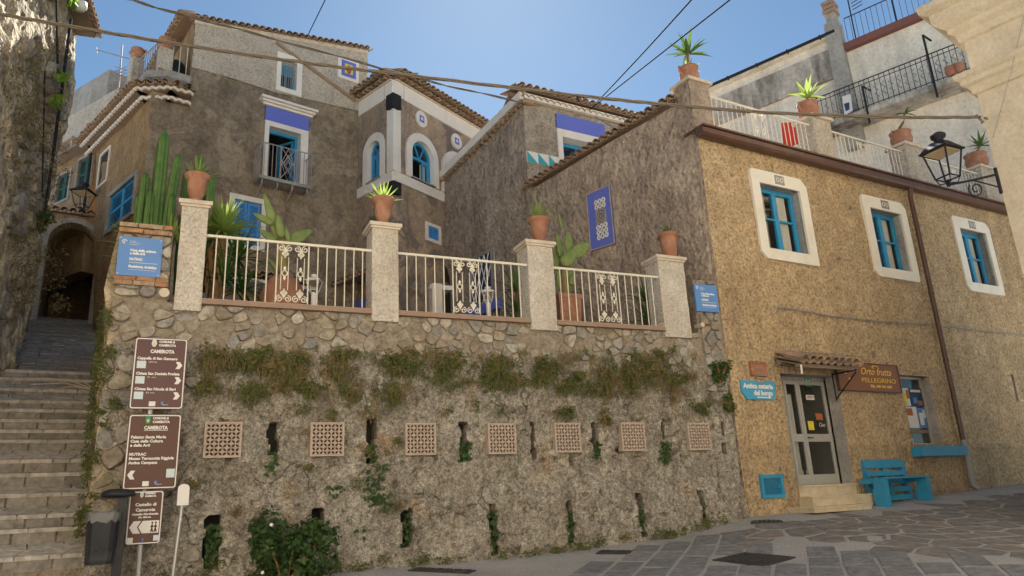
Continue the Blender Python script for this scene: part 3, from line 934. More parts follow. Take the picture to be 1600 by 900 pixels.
# stones of the upper band, of the left end and of the pier: each its own piece
def stones(fr, x0, x1, z0, z1, d, asp, m, keep=lambda s, z: True, n0=-.05, n1=(.02, .07), gap=.014, name='stone', parent=None, seed=1):
    st0 = random.getstate(); random.seed(seed)
    pts = scatter_mixed(x0, x1, z0, z1, d * .72, d * 1.5, 7000, asp)
    cs = voronoi(pts, x0, x1, z0, z1, gap, d * asp * 3)
    for p, c in zip(pts, cs):
        if not c or not keep(*p): continue
        c2 = []
        for i in range(len(c)):                       # soften the corners
            a, b = c[i], c[(i + 1) % len(c)]
            c2 += [(a[0] * .78 + b[0] * .22, a[1] * .78 + b[1] * .22), (a[0] * .25 + b[0] * .75 + random.uniform(-.008, .008), a[1] * .25 + b[1] * .75 + random.uniform(-.008, .008))]
        MB().stone(fr, c2, n0, random.uniform(*n1), d * .10).obj(name, m, parent, smooth=False)
    random.setstate(st0)
def band(s, z):
    lim = 3.83 + .12 * noise.noise(Vector((s * 1.3, 3, 0)))
    return z > lim and random.random() < .82
stones(W, S0, 8.15, 3.72, SILL - .075, .115, 1.65, 'stone', band, n1=(-.015, .045), parent=rw, seed=3)
def leftend(s, z):
    return s < -1.02 + .25 * noise.noise(Vector((z * 1.1, 5, 0)))
stones(W, S0, -.6, .75, 3.74, .20, 1.5, 'stone', leftend, n1=(.0, .07), parent=rw, seed=4)
stones(W, S0 + .02, -.83, SILL - .02, PT - .0, .17, 1.7, 'stone', parent=rw, n0=-.04, n1=(.0, .045), seed=6)
stones(W, 8.2, 8.66, 3.4, W.sz(1100, 438)[1], .16, 1.7, 'stone', parent=rw, n0=-.04, n1=(.0, .05), seed=8)
# rubble showing through the lower plaster
rr = random.Random(9)
for k in range(20):
    s, z = rr.uniform(-.5, 8.0), 0
    z = zbase(s) + rr.uniform(.05, .75) if k < 14 else rr.uniform(1.0, 3.5)
    if any(a0 - .15 < s < a1 + .15 and b0 - .2 < z < b1 + .2 for a0, a1, b0, b1 in slots): continue
    r = rr.uniform(.07, .15); n = 7
    c = [(s + r * rr.uniform(.75, 1.1) * 1.25 * cos(2 * pi * i / n), z + r * rr.uniform(.7, 1.05) * sin(2 * pi * i / n)) for i in range(n)]
    nn = .05 + .10 * max(0, 1 - (z - zbase(s)) / 1.1)
    MB().stone(W, c, -.1, nn + rr.uniform(-.03, .02), .03).obj('stone', 'stone', rw)
# thin brick courses on top of the pier and bedding the sills
for zz in (PT - .02, PT - .10, W.sz(215, 440)[1], W.sz(215, 447)[1]):
    s = S0
    while s < -.86:
        w = rr.uniform(.2, .32)
        mb = MB(); mb.box(W, s, min(s + w - .012, -.84), zz, zz + .06, -.3, rr.uniform(.05, .075)); mb.obj('brick', 'brick', rw)
        s += w
# drain pipes
for x, y, r in ((257, 460, .065), (1093, 509, .045)):
    s, z = W.sz(x, y)
    mb = MB(); mb.tube([W.pt(s, z, -.1), W.pt(s, z, .10)], r, 14, cap=False); mb.tube([W.pt(s, z, .10), W.pt(s, z, .101), W.pt(s, z, -.05)], r, 14, rs=[r, r * .72, r * .7], cap=False)
    o = mb.obj('drain_pipe', 'cap', rw)
    mb = MB(); mb.tube([W.pt(s, z, -.03), W.pt(s, z, .05)], r * .72, 14); mb.obj('bore', 'dark', o)
# terracotta grilles: sixteen pierced tiles each
def petal(cx, cz, a, l0, l1, w, n=4):
    out = []
    for i in range(n + 1):
        t = i / n; out.append((l0 + (l1 - l0) * t, w * sin(pi * t) * .5))
    for i in range(n - 1, 0, -1):
        t = i / n; out.append((l0 + (l1 - l0) * t, -w * sin(pi * t) * .5))
    return [(cx + u * cos(a) - v * sin(a), cz + u * sin(a) + v * cos(a)) for u, v in out]
class Loc:
    d = Vector((1, 0, 0)); n = Vector((0, 1, 0)); O = Vector((0, 0, 0))
    def pt(s, a, z, n=0.0): return Vector((a, n, z))
LOC = Loc()
TL_ = .1063
def tile_mesh():
    h = TL_ / 2 - .0015
    outer = [(-h, -h), (h, -h), (h, h), (-h, h)]
    holes = [petal(0, 0, pi / 4 + k * pi / 2, .007, .067, .033) for k in range(4)]
    pts, edges = [], []
    for lp in [outer] + holes:
        k = len(pts); pts += [Vector(p) for p in lp]; edges += [(k + i, k + (i + 1) % len(lp)) for i in range(len(lp))]
    v2, e2, f2, *_ = delaunay_2d_cdt(pts, edges, [], 0, 1e-7)
    mb = MB()
    fcs = [list(f) for f in f2 if not any(inside(sum((v2[i] for i in f), Vector((0, 0))) / 3, hh) for hh in holes)]
    mb.mesh([Vector((v[0], .03, v[1])) for v in v2], fcs)
    for lp in [outer] + holes:
        for i in range(len(lp)):
            a, b = lp[i], lp[(i + 1) % len(lp)]
            mb.poly([(a[0], .03, a[1]), (b[0], .03, b[1]), (b[0], 0, b[1]), (a[0], 0, a[1])])
    me = mb.data('tile', recalc=False); me.materials.append(M['terrapale']); return me
TM = tile_mesh()
for gx, gy in ((348, 688), (510, 687), (655, 686.5), (781.5, 686), (883.5, 684.5), (985.5, 683), (1088, 682.5)):
    s, z = W.sz(gx, gy)
    gn = .05
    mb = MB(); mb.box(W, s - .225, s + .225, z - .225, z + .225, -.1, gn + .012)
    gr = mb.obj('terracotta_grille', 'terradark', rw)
    mb = MB(); ring(mb, W, rpoly((s - .235, s + .235, z - .235, z + .235)), rpoly((s - .2135, s + .2135, z - .2135, z + .2135)), -.05, gn + .045)
    mb.obj('border', 'terrapale', gr)
    for i in range(4):
        for j in range(4):
            inst('tile', TM, gr, W.mat(s + (i - 1.5) * TL_, z + (j - 1.5) * TL_, gn + .014))

# ------------------------------------------------------------------ pillars and railings on the wall
pill = []
for k, (x0, x1, yt, yb, lab) in enumerate(((276, 324, 316, 468, 'leftmost rough white pillar, beside the blue sign pier'), (580, 621, 351, 490, 'second rough white pillar from the left, under the tower'),
                                          (824, 864, 379, 500, 'third rough white pillar, with an orange tinged left side'), (1030, 1070, 403, 513, 'rightmost rough white pillar, next to the shop house'))):
    ym = (yt + yb) / 2
    r = W.rect(x0 + (0 if k else 3), ym, x1 - (0 if k else 3), ym)
    s0, s1 = r[0], r[1]
    zt = W.sz((x0 + x1) / 2, yt)[1]
    zb = SILL - .18
    t = thing('masonry_pillar', lab, 'pillar', W.pt((s0 + s1) / 2, zb, -.1), 'pillars along the top of the retaining wall')
    mb = MB(); dpt = .42
    N = 12
    rp = []
    for i in range(N + 1):
        z = zb + (zt - .06 - zb) * i / N
        jt = lambda q: .012 * noise.noise(Vector((z * 3, q, k)))
        rp.append([W.pt(s0 + jt(1), z, .06 + jt(2)), W.pt(s1 + jt(3), z, .06 + jt(4)), W.pt(s1 + jt(5), z, .06 - dpt), W.pt(s0 + jt(6), z, .06 - dpt)])
    for i in range(N):
        for q in range(4): mb.poly([rp[i][q], rp[i][(q + 1) % 4], rp[i + 1][(q + 1) % 4], rp[i + 1][q]])
    mb.poly(rp[0]); mb.poly(rp[N])
    mb.obj('shaft', 'pillar', t)
    mb = MB(); mb.box(W, s0 - .05, s1 + .05, zt - .06, zt, .06 - dpt - .05, .115); mb.box(W, s0 - .025, s1 + .025, zt - .095, zt - .0605, .06 - dpt - .025, .09)
    mb.obj('cap', 'cap', t)
    pill.append((s0, s1, zt))
def spiral(c, r, turns, a0, sgn=1, n=14):
    return [(c[0] + r * (1 - .8 * i / n) * cos(a0 + sgn * turns * 2 * pi * i / n), c[1] + r * (1 - .8 * i / n) * sin(a0 + sgn * turns * 2 * pi * i / n)) for i in range(n + 1)]
def orn_mesh(w, h, name='scroll_panel'):
    """cast panel: scrolls above and below, four thin bars, two rings, leaf finials"""
    mb = MB(); fr = LOC
    P = lambda pts, r, sg=5: mb.tube([fr.pt(a, z, 0) for a, z in pts], r, sg)
    for x in (0, w): P([(x, 0), (x, h)], .011, 6)
    c = w / 4
    for x in (c - c * .45, c + c * .45, 3 * c - c * .45, 3 * c + c * .45): P([(x, h * .22), (x, h * .78)], .007)
    for zz, sg in ((h, -1), (0, 1)):
        for x, dirn in ((c, -1), (c, 1), (3 * c, -1), (3 * c, 1)):
            r = c * .46
            cx, cz = x + dirn * c * .5, zz + sg * r * 1.15
            P(spiral((cx, cz), r, 1.35, pi / 2 if dirn > 0 else pi / 2, -dirn * sg), .0095)
            P([(cx - dirn * r, cz), (cx - dirn * r * 1.25, cz + sg * r * 1.1), (x, zz + sg * h * .17)], .008)
        for x in (c, 3 * c):
            b = zz + sg * h * .13
            for dx, dz, rr_ in ((0, .0, .030), (-.026, .035, .022), (.026, .035, .022), (0, .058, .024), (0, .09, .013)):
                n = 8; zc = b + sg * dz * h
                lp = [(x + dx * w / .42 + rr_ * cos(2 * pi * i / n), zc + rr_ * 1.2 * sin(2 * pi * i / n)) for i in range(n)]
                mb.prism(fr, lp, -.006, .006)
    for x in (c, 3 * c):
        zc = h * .5
        P([(x + .037 * cos(2 * pi * i / 14), zc + .042 * sin(2 * pi * i / 14)) for i in range(15)], .0095)
        for sg in (1, -1):
            mb.prism(fr, [(x - .014, zc + sg * .055), (x, zc + sg * .045), (x + .014, zc + sg * .055), (x + .022, zc + sg * .075), (x, zc + sg * .115), (x - .022, zc + sg * .075)], -.006, .006)
    me = mb.data(name); me.materials.append(M['ironwhite']); return me
def bar_mesh(h, r=.0095, m='ironwhite', seg=6):
    mb = MB(); mb.tube([(0, 0, 0), (0, 0, h)], r, seg); me = mb.data('bar'); me.materials.append(M[m]); return me
RH = .965
BAR = bar_mesh(RH - .02); ORN = orn_mesh(.455, RH - .06)
def railing(fr, sa, sb, z0, n, label, group, orn_s=None, spacing=.145, first=None, name='iron_railing', barme=BAR, ornme=ORN, ow=.455, h=RH, m='ironwhite', sill=True, cat='railing'):
    t = thing(name, label, cat, fr.pt((sa + sb) / 2, z0, n), group)
    mb = MB(); mb.box(fr, sa, sb, z0 + h - .025, z0 + h + .012, n - .017, n + .017); mb.obj('top_rail', m, t)
    mb = MB(); mb.box(fr, sa, sb, z0 + .005, z0 + .02, n - .012, n + .012); mb.obj('bottom_rail', m, t)
    a = sa + (first if first is not None else spacing * .6)
    segs = [(sa, orn_s), (orn_s + ow, sb)] if orn_s is not None else [(sa, sb)]
    for lo, hi in segs:
        cnt = max(1, int(round((hi - lo) / spacing)))
        for i in range(1, cnt + (1 if orn_s is None or hi == sb else 0)):
            s = lo + (hi - lo) * i / cnt
            if s > hi - .03: continue
            inst('bar', barme, t, fr.mat(s, z0 + .015, n))
    if orn_s is not None: inst('scroll_panel', ornme, t, fr.mat(orn_s, z0 + .03, n))
    return t
for k, (ox, lab) in enumerate(((432, 'cream iron railing with scroll panel in front of the big terracotta jar'), (708, 'cream iron railing between the second and third pillars'), (934, 'cream iron railing between the third and last pillars'))):
    sa, sb = pill[k][1], pill[k + 1][0]
    so_ = W.sz(ox, 430 + 20 * k)[0]
    railing(W, sa, sb, SILL, 0.0, lab, 'cream railings on the retaining wall', so_)
    mb = MB(); mb.box(W, sa + .002, sb - .002, SILL - .075, SILL - .002, -.40, .085)
    mb.obj('sill', 'coping', rw)
# ================================================================== HOUSES
CURT = []
def casement(parent, fr, r, dep, m='blueframe', leaves=2, split=.58, n0=0.0, curtain='curtain', name='window', fw=.075, label=None, room=True, glass='glass'):
    """frame, casement leaves with a glazing bar, panes, curtain and the dark room behind"""
    a0, a1, z0, z1 = r
    n = n0 - dep
    mb = MB(); ring(mb, fr, rpoly(r), rpoly(grow(r, -fw * .6)), n - .06, n)
    w = mb.obj(name, m, parent, label=label)
    iw = (a1 - a0 - fw * 1.2) / leaves
    for i in range(leaves):
        b0 = a0 + fw * .6 + i * iw + .004; b1 = b0 + iw - .008
        lr = (b0, b1, z0 + fw * .6, z1 - fw * .6)
        mb = MB(); ring(mb, fr, rpoly(lr), rpoly(grow(lr, -fw * .85)), n - .05, n + .015)
        zs = z0 + (z1 - z0) * split
        mb.box(fr, b0 + fw * .8, b1 - fw * .8, zs - .018, zs + .018, n - .042, n + .010)
        mb.obj('casement', m, w)
        for q0, q1 in ((lr[2] + fw * .8, zs - .016), (zs + .016, lr[3] - fw * .8)):
            mb = MB(); mb.box(fr, b0 + fw * .8, b1 - fw * .8, q0, q1, n - .03, n - .022); mb.obj('pane', glass, w)
        if curtain:
            mb = MB(); k = 10
            for j in range(k):
                u0, u1 = j / k, (j + 1) / k
                c0, c1 = (b0 + .02, b0 + iw * .62) if i == 0 else (b0 + iw * .12, b1 - .25 * iw)
                f = lambda u: c0 + (c1 - c0) * u
                o = lambda u: n - .075 + .012 * sin(u * 22)
                mb.poly([fr.pt(f(u0), z0 + .03, o(u0)), fr.pt(f(u1), z0 + .03, o(u1)), fr.pt(f(u1), z1 - .05, o(u1)), fr.pt(f(u0), z1 - .05, o(u0))])
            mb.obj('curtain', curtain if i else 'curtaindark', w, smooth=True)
    if room:
        recess(w, fr, r, n - .07, .55)
    return w
def recess(parent, fr, r, n, d, m='dark'):
    a0, a1, z0, z1 = r
    mb = MB(); g_ = .02
    a0 -= g_; a1 += g_; z0 -= g_; z1 += g_
    c = [(a0, z0), (a1, z0), (a1, z1), (a0, z1)]
    mb.poly([fr.pt(a, z, n - d) for a, z in c])
    for i in range(4):
        p, q = c[i], c[(i + 1) % 4]
        mb.poly([fr.pt(*p, n), fr.pt(*q, n), fr.pt(*q, n - d), fr.pt(*p, n - d)])
    return mb.obj('room', m, parent)
def tile_shape(L=.42, r=.10, r2=.075, name='roof_tile', m='tile'):
    """one half-round clay tile, tapering, 14 mm thick; x across, y towards its lower end"""
    mb = MB(); n = 7; v = []
    for (y, rr) in ((0, r2), (L, r)):
        for ri in (rr, rr - .014):
            for i in range(n + 1):
                a = pi * i / n; v.append((ri * cos(a), y, ri * sin(a) * .85))
    N = n + 1; f = []
    for i in range(n):
        f += [[i, i + 1, 2 * N + i + 1, 2 * N + i], [N + i, N + i + 1, 3 * N + i + 1, 3 * N + i], [2 * N + i, 2 * N + i + 1, 3 * N + i + 1, 3 * N + i], [i, i + 1, N + i + 1, N + i]]
    f += [[0, N, 3 * N, 2 * N], [n, N + n, 3 * N + n, 2 * N + n]]
    mb.mesh(v, f); me = mb.data(name); me.materials.append(M[m]); return me
TILE = tile_shape()
def tile_row(parent, P0, P1, out, spacing=.21, me=None, rows=1, back=.34, bed=True, jig=.5, under=True, bedm='tilebed'):
    """a course (or several) of half-round tiles along P0-P1, lower ends pointing along out"""
    me = me or TILE
    P0, P1, out = Vector(P0), Vector(P1), Vector(out).normalized()
    e = (P1 - P0); L = e.length; e.normalize()
    up = e.cross(out); 
    if up.z < 0: up = -up
    up.normalize(); out2 = (out - e * out.dot(e)).normalized()
    cnt = max(1, int(L / spacing))
    for q in range(rows):
        for i in range(cnt):
            p = P0 + e * ((i + .5) * L / cnt + random.uniform(-.01, .01) * jig) - out2 * (.42 + q * back - .02 * random.random()) + up * (.03 + .006 * random.random())
            y = (out2 + e * random.uniform(-.05, .05) * jig + up * random.uniform(-.03, .02) * jig).normalized()
            x = y.cross(up).normalized(); z = x.cross(y)
            mw = Matrix((x, y, z)).transposed().to_4x4(); mw.translation = p
            inst('roof_tile', me, parent, mw)
        if under and q == 0:
            for i in range(cnt + 1):
                p = P0 + e * (i * L / cnt) - out2 * (.40 - .03 * random.random()) + up * .035
                y = (out2 + up * random.uniform(-.02, .02)).normalized(); z = -up; x = y.cross(z)
                mw = Matrix((x, y, z)).transposed().to_4x4(); mw.translation = p
                inst('roof_tile', me, parent, mw)
    if bed:
        mb = MB(); D = .40 + rows * back
        q = [P0 - out2 * .10, P1 - out2 * .10, P1 - out2 * D, P0 - out2 * D]
        mb.prism3([v - up * .02 for v in q], [v - up * .05 for v in q])
        mb.obj('tile_bed', bedm, parent)
def poly_px(fr, pts, n=0.0): return [fr.sz(x, y, n) for x, y in pts]
BASE = SILL - .15

# ---------------------------------------------------------------- shop house: facade, side wall, terrace
sh = thing('shop_house', 'ochre roughcast shop house with blue windows and a roof terrace', 'house', F.pt(5, G(*F.pt(5, 0).xy)))
FZT = 8.62
Q = {}
wins = []
for k, (tl, br, ol, orr) in enumerate((((1168, 262), (1278, 417), (1182.2, 282.2), (1264.4, 400)), ((1342, 305), (1436, 443), (1355, 323), (1424.5, 426)), ((1483, 337), (1568, 463), (1495, 353.5), (1558, 447.5)))):
    a = F.sz(*tl); b = F.sz(*br); c = F.sz(*ol); d = F.sz(*orr)
    sur = (a[0], b[0], 6.17, 8.18)
    # opening rectangle from left top and right bottom corners
    op = (c[0] + .02, d[0] - .02, 6.17 + .235, 8.18 - .30)
    wins.append((sur, op))
dl, dr_ = F.sz(1219, 577), F.sz(1338.7, 773)
door_r = (F.sz(1221, 600)[0], F.sz(1308, 600)[0], 1.20, 3.80)
nb_r = (F.sz(1405.6, 587)[0], F.sz(1450.7, 587)[0], F.sz(1463, 695)[1], F.sz(1430, 587)[1])
sm_r = F.rect(1579, 585, 1592, 625)
print('door', door_r, 'nb', nb_r, 'small', sm_r, 'wins', wins)
FEND = 12.6
PLZ = 2.42
wall('facade', F, [(0, .6), (FEND, .6), (FEND, FZT), (0, FZT)], [rpoly(o) for _, o in wins] + [rpoly(door_r), rpoly(nb_r), rpoly(sm_r)], 'facade', sh, depth=.27, thick=.45, relief=.035, step=.22, label='ochre roughcast street front', reveal='greyconc')
for lo, hi in ((0.02, door_r[0] - .02), (door_r[1] + .02, FEND - .02)):
    wall('plinth', F, [(lo, .62), (hi, .62), (hi, PLZ), (lo, PLZ)], [], 'plinth', sh, thick=.05, relief=.02, step=.3, n=.018, label='darker roughcast plinth')
# white window surrounds with notched corners, a patterned tile over each window
for k, (sur, op) in enumerate(wins):
    w = casement(sh, F, op, .17, fw=.07, split=.52)
    a0, a1, z0, z1 = sur; c = .13
    outer = [(a0 + c, z0), (a1 - c * .2, z0), (a1, z0 + c), (a1, z1 - c * 1.2), (a1 - c * 1.1, z1), (a0 + c * .3, z1), (a0, z1 - c * .5), (a0, z0 + c)]
    if k == 0: outer = [(a0 + c * 1.1, z0), (a1, z0), (a1, z0 + c * .5), (a1, z1 - c * 1.3), (a1 - c * 1.3, z1), (a0 + c * .4, z1), (a0, z1 - c * .4), (a0, z0 + c * 1.1)]
    i0, i1, j0, j1 = op
    inner = [(i0, j0), (i1, j0), (i1, j0 + .3), (i1, j1 - .3), (i1, j1), (i0, j1), (i0, j1 - .3), (i0, j0 + .3)]
    mb = MB(); ring(mb, F, outer, inner, -.03, .055); mb.obj('surround', 'cream', w)
    mb = MB(); cx = (i0 + i1) / 2; mb.box(F, cx - .13, cx + .15, j1 + .045, z1 - .045, .02, .062); mb.obj('patterned_tile', 'greyconc', w)
    mb = MB()
    for q in (-1, 1):
        lp = [F.pt(cx + .01 + q * .06 + .04 * cos(2 * pi * i / 10), (j1 + z1) / 2 + .05 * sin(2 * pi * i / 10), .064) for i in range(11)]
        mb.tube(lp, .008, 4)
    mb.obj('tile_pattern', 'white', w)
# shop door
dn = -.30
d0, d1 = door_r[0], door_r[1]
za, zb_ = F.sz(1250, 758, dn)[1], F.sz(1240, 592, dn)[1]
a0, a1 = F.sz(1224, 600, dn)[0], F.sz(1287, 600, dn)[0]
print('door leaf', a0, a1, za, zb_)
za = max(za, 1.62); zb_ = min(zb_, 3.72)
mid = a0 + (a1 - a0) * .34
mb = MB(); ring(mb, F, rpoly((a0, a1, za, zb_)), rpoly((a0 + .035, a1 - .035, za + .05, zb_ - .035)), dn - .06, dn)
mb.box(F, mid - .03, mid + .03, za + .05, zb_ - .04, dn - .05, dn + .012)
drf = mb.obj('door', 'alu', sh, label='glazed aluminium shop door')
zr = F.sz(1262, 684, dn)[1]
for lo, hi in ((a0 + .035, mid - .03), (mid + .03, a1 - .035)):
    mb = MB(); lr = (lo, hi, za + .05, zb_ - .035)
    ring(mb, F, rpoly(lr), rpoly(grow(lr, -.03)), dn - .045, dn - .004)
    mb.box(F, lo + .025, hi - .025, zr - .075, zr + .075, dn - .04, dn - .002)
    mb.box(F, lo + .025, hi - .025, za + .07, za + .19, dn - .04, dn - .003)
    mb.obj('door_leaf', 'alu', drf)
    for q0, q1 in ((za + .185, zr - .073), (zr + .073, zb_ - .06)):
        mb = MB(); mb.box(F, lo + .028, hi - .028, q0, q1, dn - .03, dn - .022); mb.obj('pane', 'glass2', drf)
mb = MB(); s, z = F.sz(1266, 681, dn); mb.tube([F.pt(mid + .06, zr, dn), F.pt(mid + .06, zr, dn + .05), F.pt(mid + .16, zr - .005, dn + .05)], .012, 6); mb.obj('handle', 'ironblack', drf)
recess(drf, F, (d0, d1, 1.3, zb_), dn - .1, 1.6, 'roomgrey')
mb = MB(); mb.box(F, a0 + .05, mid - .08, za + .1, zb_ - .25, dn - .16, dn - .14); mb.obj('pane_reflection', 'curtain', drf)  # added pale panel, standing in for the outdoor reflection in the left pane
mb = MB(); mb.box(F, d0 - .01, a0, 1.2, 3.8, dn - .10, dn - .02); mb.box(F, a1, d1 + .01, 1.2, 3.8, dn - .10, dn - .02); mb.box(F, a0, a1, zb_, 3.82, dn - .10, dn - .02); mb.box(F, a0 , a1, 1.2, za, dn - .10, dn - .005)
mb.obj('door_surround', 'greyconc', sh)
def sheet(name, m, fr, x0, y0, x1, y1, n, parent, th=.006):
    r = fr.rect(x0, y0, x1, y1, n)
    mb = MB(); mb.box(fr, r[0], r[1], r[2], r[3], n - th, n); o = mb.obj(name, m, parent); return o, r
ex, r = sheet('exit_plate', 'exitgreen', F, 1257, 591, 1269, 604, dn - .012, drf)
mb = MB()
for u, v in ((.25, .3), (.7, .3), (.25, .72), (.7, .72)):
    s = r[0] + (r[1] - r[0]) * u; z = r[2] + (r[3] - r[2]) * v; mb.box(F, s - .018, s + .018, z - .016, z + .016, dn - .013, dn - .009)
mb.obj('exit_pictogram', 'signwhite', drf)
pl, r = sheet('open_plate', 'paper', F, 1259, 617, 1273, 625, dn - .012, drf)
text('APERTO', F, (r[0] + r[1]) / 2, r[2] + .03, dn - .008, .05, 'shopbrown', drf, align='CENTER', width=(r[1] - r[0]) * .8)
sheet('sticker', 'paperr', F, 1274, 646, 1286, 656, dn - .012, drf); sheet('sticker', 'papery', F, 1262, 658, 1273, 672, dn - .012, drf)
sk, r = sheet('round_sticker', 'dark', F, 1277, 657, 1291, 672, dn - .012, drf)
text('Ciao', F, (r[0] + r[1]) / 2, r[2] + .07, dn - .008, .08, 'signwhite', drf, align='CENTER', shear=.3, width=(r[1] - r[0]) * .8)
for u in range(3):
    sheet('goods', 'paper', F, 1252 + u * 7, 735, 1257 + u * 7, 745, dn - .5, drf)
# steps up to the door
stp = thing('door_steps', 'three worn yellowish marble steps below the shop door', 'steps', F.pt((d0 + d1) / 2, G(*F.pt(d0, 0).xy), .3))
g0 = G(*F.pt(d1, 0, .3).xy) - .05
for nm, s0, s1, zt, zb0, nf in (('step', d0 + .02, a1 + .10, za - .01, 1.42, .04), ('step', d0 - .02, d1 + .18, 1.47, 1.28, .34), ('step', F.sz(1273, 795, .6)[0], F.sz(1363, 795, .6)[0], 1.295, g0, .62)):
    mb = MB(); mb.box(F, s0, s1, zb0, zt - .035, -.25, nf - .025); o = mb.obj(nm, 'marble', stp)
    mb = MB(); mb.box(F, s0 - .02, s1 + .02, zt - .0345, zt, -.25, nf); mb.obj('nosing', 'marble', o)
# gutter, downpipe
mb = MB()
prof = [(.03, 8.60), (.10, 8.585), (.20, 8.60), (.245, 8.64), (.25, 8.74), (.22, 8.76), (.03, 8.76)]
mb.prism3([F.pt(-.1, z, n) for n, z in prof], [F.pt(FEND, z, n) for n, z in prof])
gu = mb.obj('gutter', 'gutter', sh)
mb = MB(); mb.box(F, -.1, FEND, 8.76, 8.80, -.3, .285); mb.obj('drip_edge', 'gutter', sh)
dp = F.sz(1421.7, 300, .12)[0]
mb = MB(); mb.tube([F.pt(dp, 8.6, .15), F.pt(dp, 8.4, .11), F.pt(dp, 2.5, .11)], .055, 10); dpo = mb.obj('downpipe', 'gutter', sh)
gz = G(*F.pt(dp, 0, .1).xy)
mb = MB(); mb.tube([F.pt(dp, 2.5, .11), F.pt(dp, gz + .12, .11), F.pt(dp + .05, gz + .03, .22)], .062, 10); mb.obj('downpipe_shoe', 'irongrey', sh)
for z in (7.4, 5.9, 4.3, 3.1):
    mb = MB(); mb.tube([F.pt(dp, z - .02, .11), F.pt(dp, z + .02, .11)], .066, 10); mb.obj('pipe_clip', 'gutter', dpo)
# old cable run across the facade
cpts = [(1217, 492), (1217, 480), (1240, 483), (1300, 494), (1370, 502), (1440, 506), (1480, 510), (1540, 518), (1610, 524)]
mb = MB(); mb.tube([F.pt(*F.sz(x, y, .05), .05) for x, y in cpts], .016, 6); mb.obj('wall_cable', 'greyconc', sh)
# side wall
FS = 8.78
s_top = [(S.sz(1098, 212)[0], 8.72), (.02, 8.72), (.02, 9.35), (.30, 9.62), (2.5, 9.62), (5.5, 9.50), (5.5, BASE - .6), (.0, 1.0)]
outline = [(.0, 1.0), (.0, 9.60), (2.5, 9.58), (5.42, 9.47), (5.42, BASE - .6)]
pn = [S.sz(x, y) for x, y in ((917.5, 305), (954, 288.5), (963, 381), (924.5, 393))]
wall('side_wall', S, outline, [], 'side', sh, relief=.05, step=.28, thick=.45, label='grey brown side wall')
tile_row(sh, S.pt(.42, 9.74, .10), S.pt(5.5, 9.60, .10), S.n * .92 + Vector((0, 0, -.28)), .2, rows=2)
mb = MB(); ring(mb, S, [pn[0], pn[1], pn[2], pn[3]], [(a + (sum(p[0] for p in pn) / 4 - a) * .06, z + (sum(p[1] for p in pn) / 4 - z) * .03) for a, z in pn], .005, .05); mb.obj('panel_border', 'terrapale', sh)
mb = MB(); mb.prism(S, pn, .0, .038); bp = mb.obj('blue_panel', 'ultra', sh)
q = [S.sz(x, y, .05) for x, y in ((927.8, 314), (944.7, 306.5), (951, 369), (933, 376.5))]
def bil(q, u, v):
    a = [q[0][i] + (q[1][i] - q[0][i]) * u for i in (0, 1)]; b = [q[3][i] + (q[2][i] - q[3][i]) * u for i in (0, 1)]
    return (a[0] + (b[0] - a[0]) * v, a[1] + (b[1] - a[1]) * v)
for r in range(8):
    for c in range(3):
        u, v = (c + .5) / 3, (r + .5) / 8
        if 2 <= r <= 4: continue
        s, z = bil(q, u, v); rad = .062
        mb = MB(); k = 10
        lp = [(s + rad * .92 * cos(2 * pi * i / k), z + rad * 1.02 * sin(2 * pi * i / k)) for i in range(k)]
        li = [(s + .022 * cos(2 * pi * i / k), z + .024 * sin(2 * pi * i / k)) for i in range(k)]
        ring(mb, S, lp, li, .03, .055); mb.obj('pierced_tile', 'white', bp)
        mb = MB(); mb.prism(S, li, .03, .042); mb.obj('tile_hole', 'dark', bp)
for k, (va, vb) in enumerate(((.26, .61),)):
    c = [bil(q, .06, va), bil(q, .94, va), bil(q, .94, vb), bil(q, .06, vb)]
    mb = MB(); mb.prism(S, c, .03, .05); mb.obj('patterned_tile', 'greyconc', bp)
    mb = MB()
    for rr_ in (.05, .11):
        s, z = bil(q, .5, (va + vb) / 2)
        mb.tube([S.pt(s + rr_ * cos(2 * pi * i / 12), z + rr_ * 1.25 * sin(2 * pi * i / 12), .053) for i in range(13)], .010, 4)
    mb.obj('tile_pattern', 'signbrown', bp)
# lattice window low on the side wall
c = [S.sz(x, y, .02) for x, y in ((733, 407), (772, 386), (775, 462), (730, 480))]
mb = MB()
ring(mb, S, c, [(a + (sum(p[0] for p in c) / 4 - a) * .2, z + (sum(p[1] for p in c) / 4 - z) * .12) for a, z in c], .0, .05)
lw = None
# terrace of the shop house
mb = MB()
tq0, tq1, tq2, tq3 = F.pt(.0, FS - .02, -.30), F.pt(FEND, FS - .02, -.30), F.pt(FEND, FS - .02, -4.2), F.pt(.9, FS - .02, -4.2)
mb.prism3([tq0, tq1, tq2, tq3], [v - Vector((0, 0, .25)) for v in (tq0, tq1, tq2, tq3)]); mb.obj('terrace_floor', 'greyconc', sh)
mb = MB(); mb.box(F, .6, FEND, .4, FZT, -4.6, -4.3); mb.obj('rear_wall', 'facade', sh)
mb = MB(); mb.box(F, FEND - .3, FEND, .6, FZT, -4.29, -.46); mb.obj('end_wall', 'facade', sh)
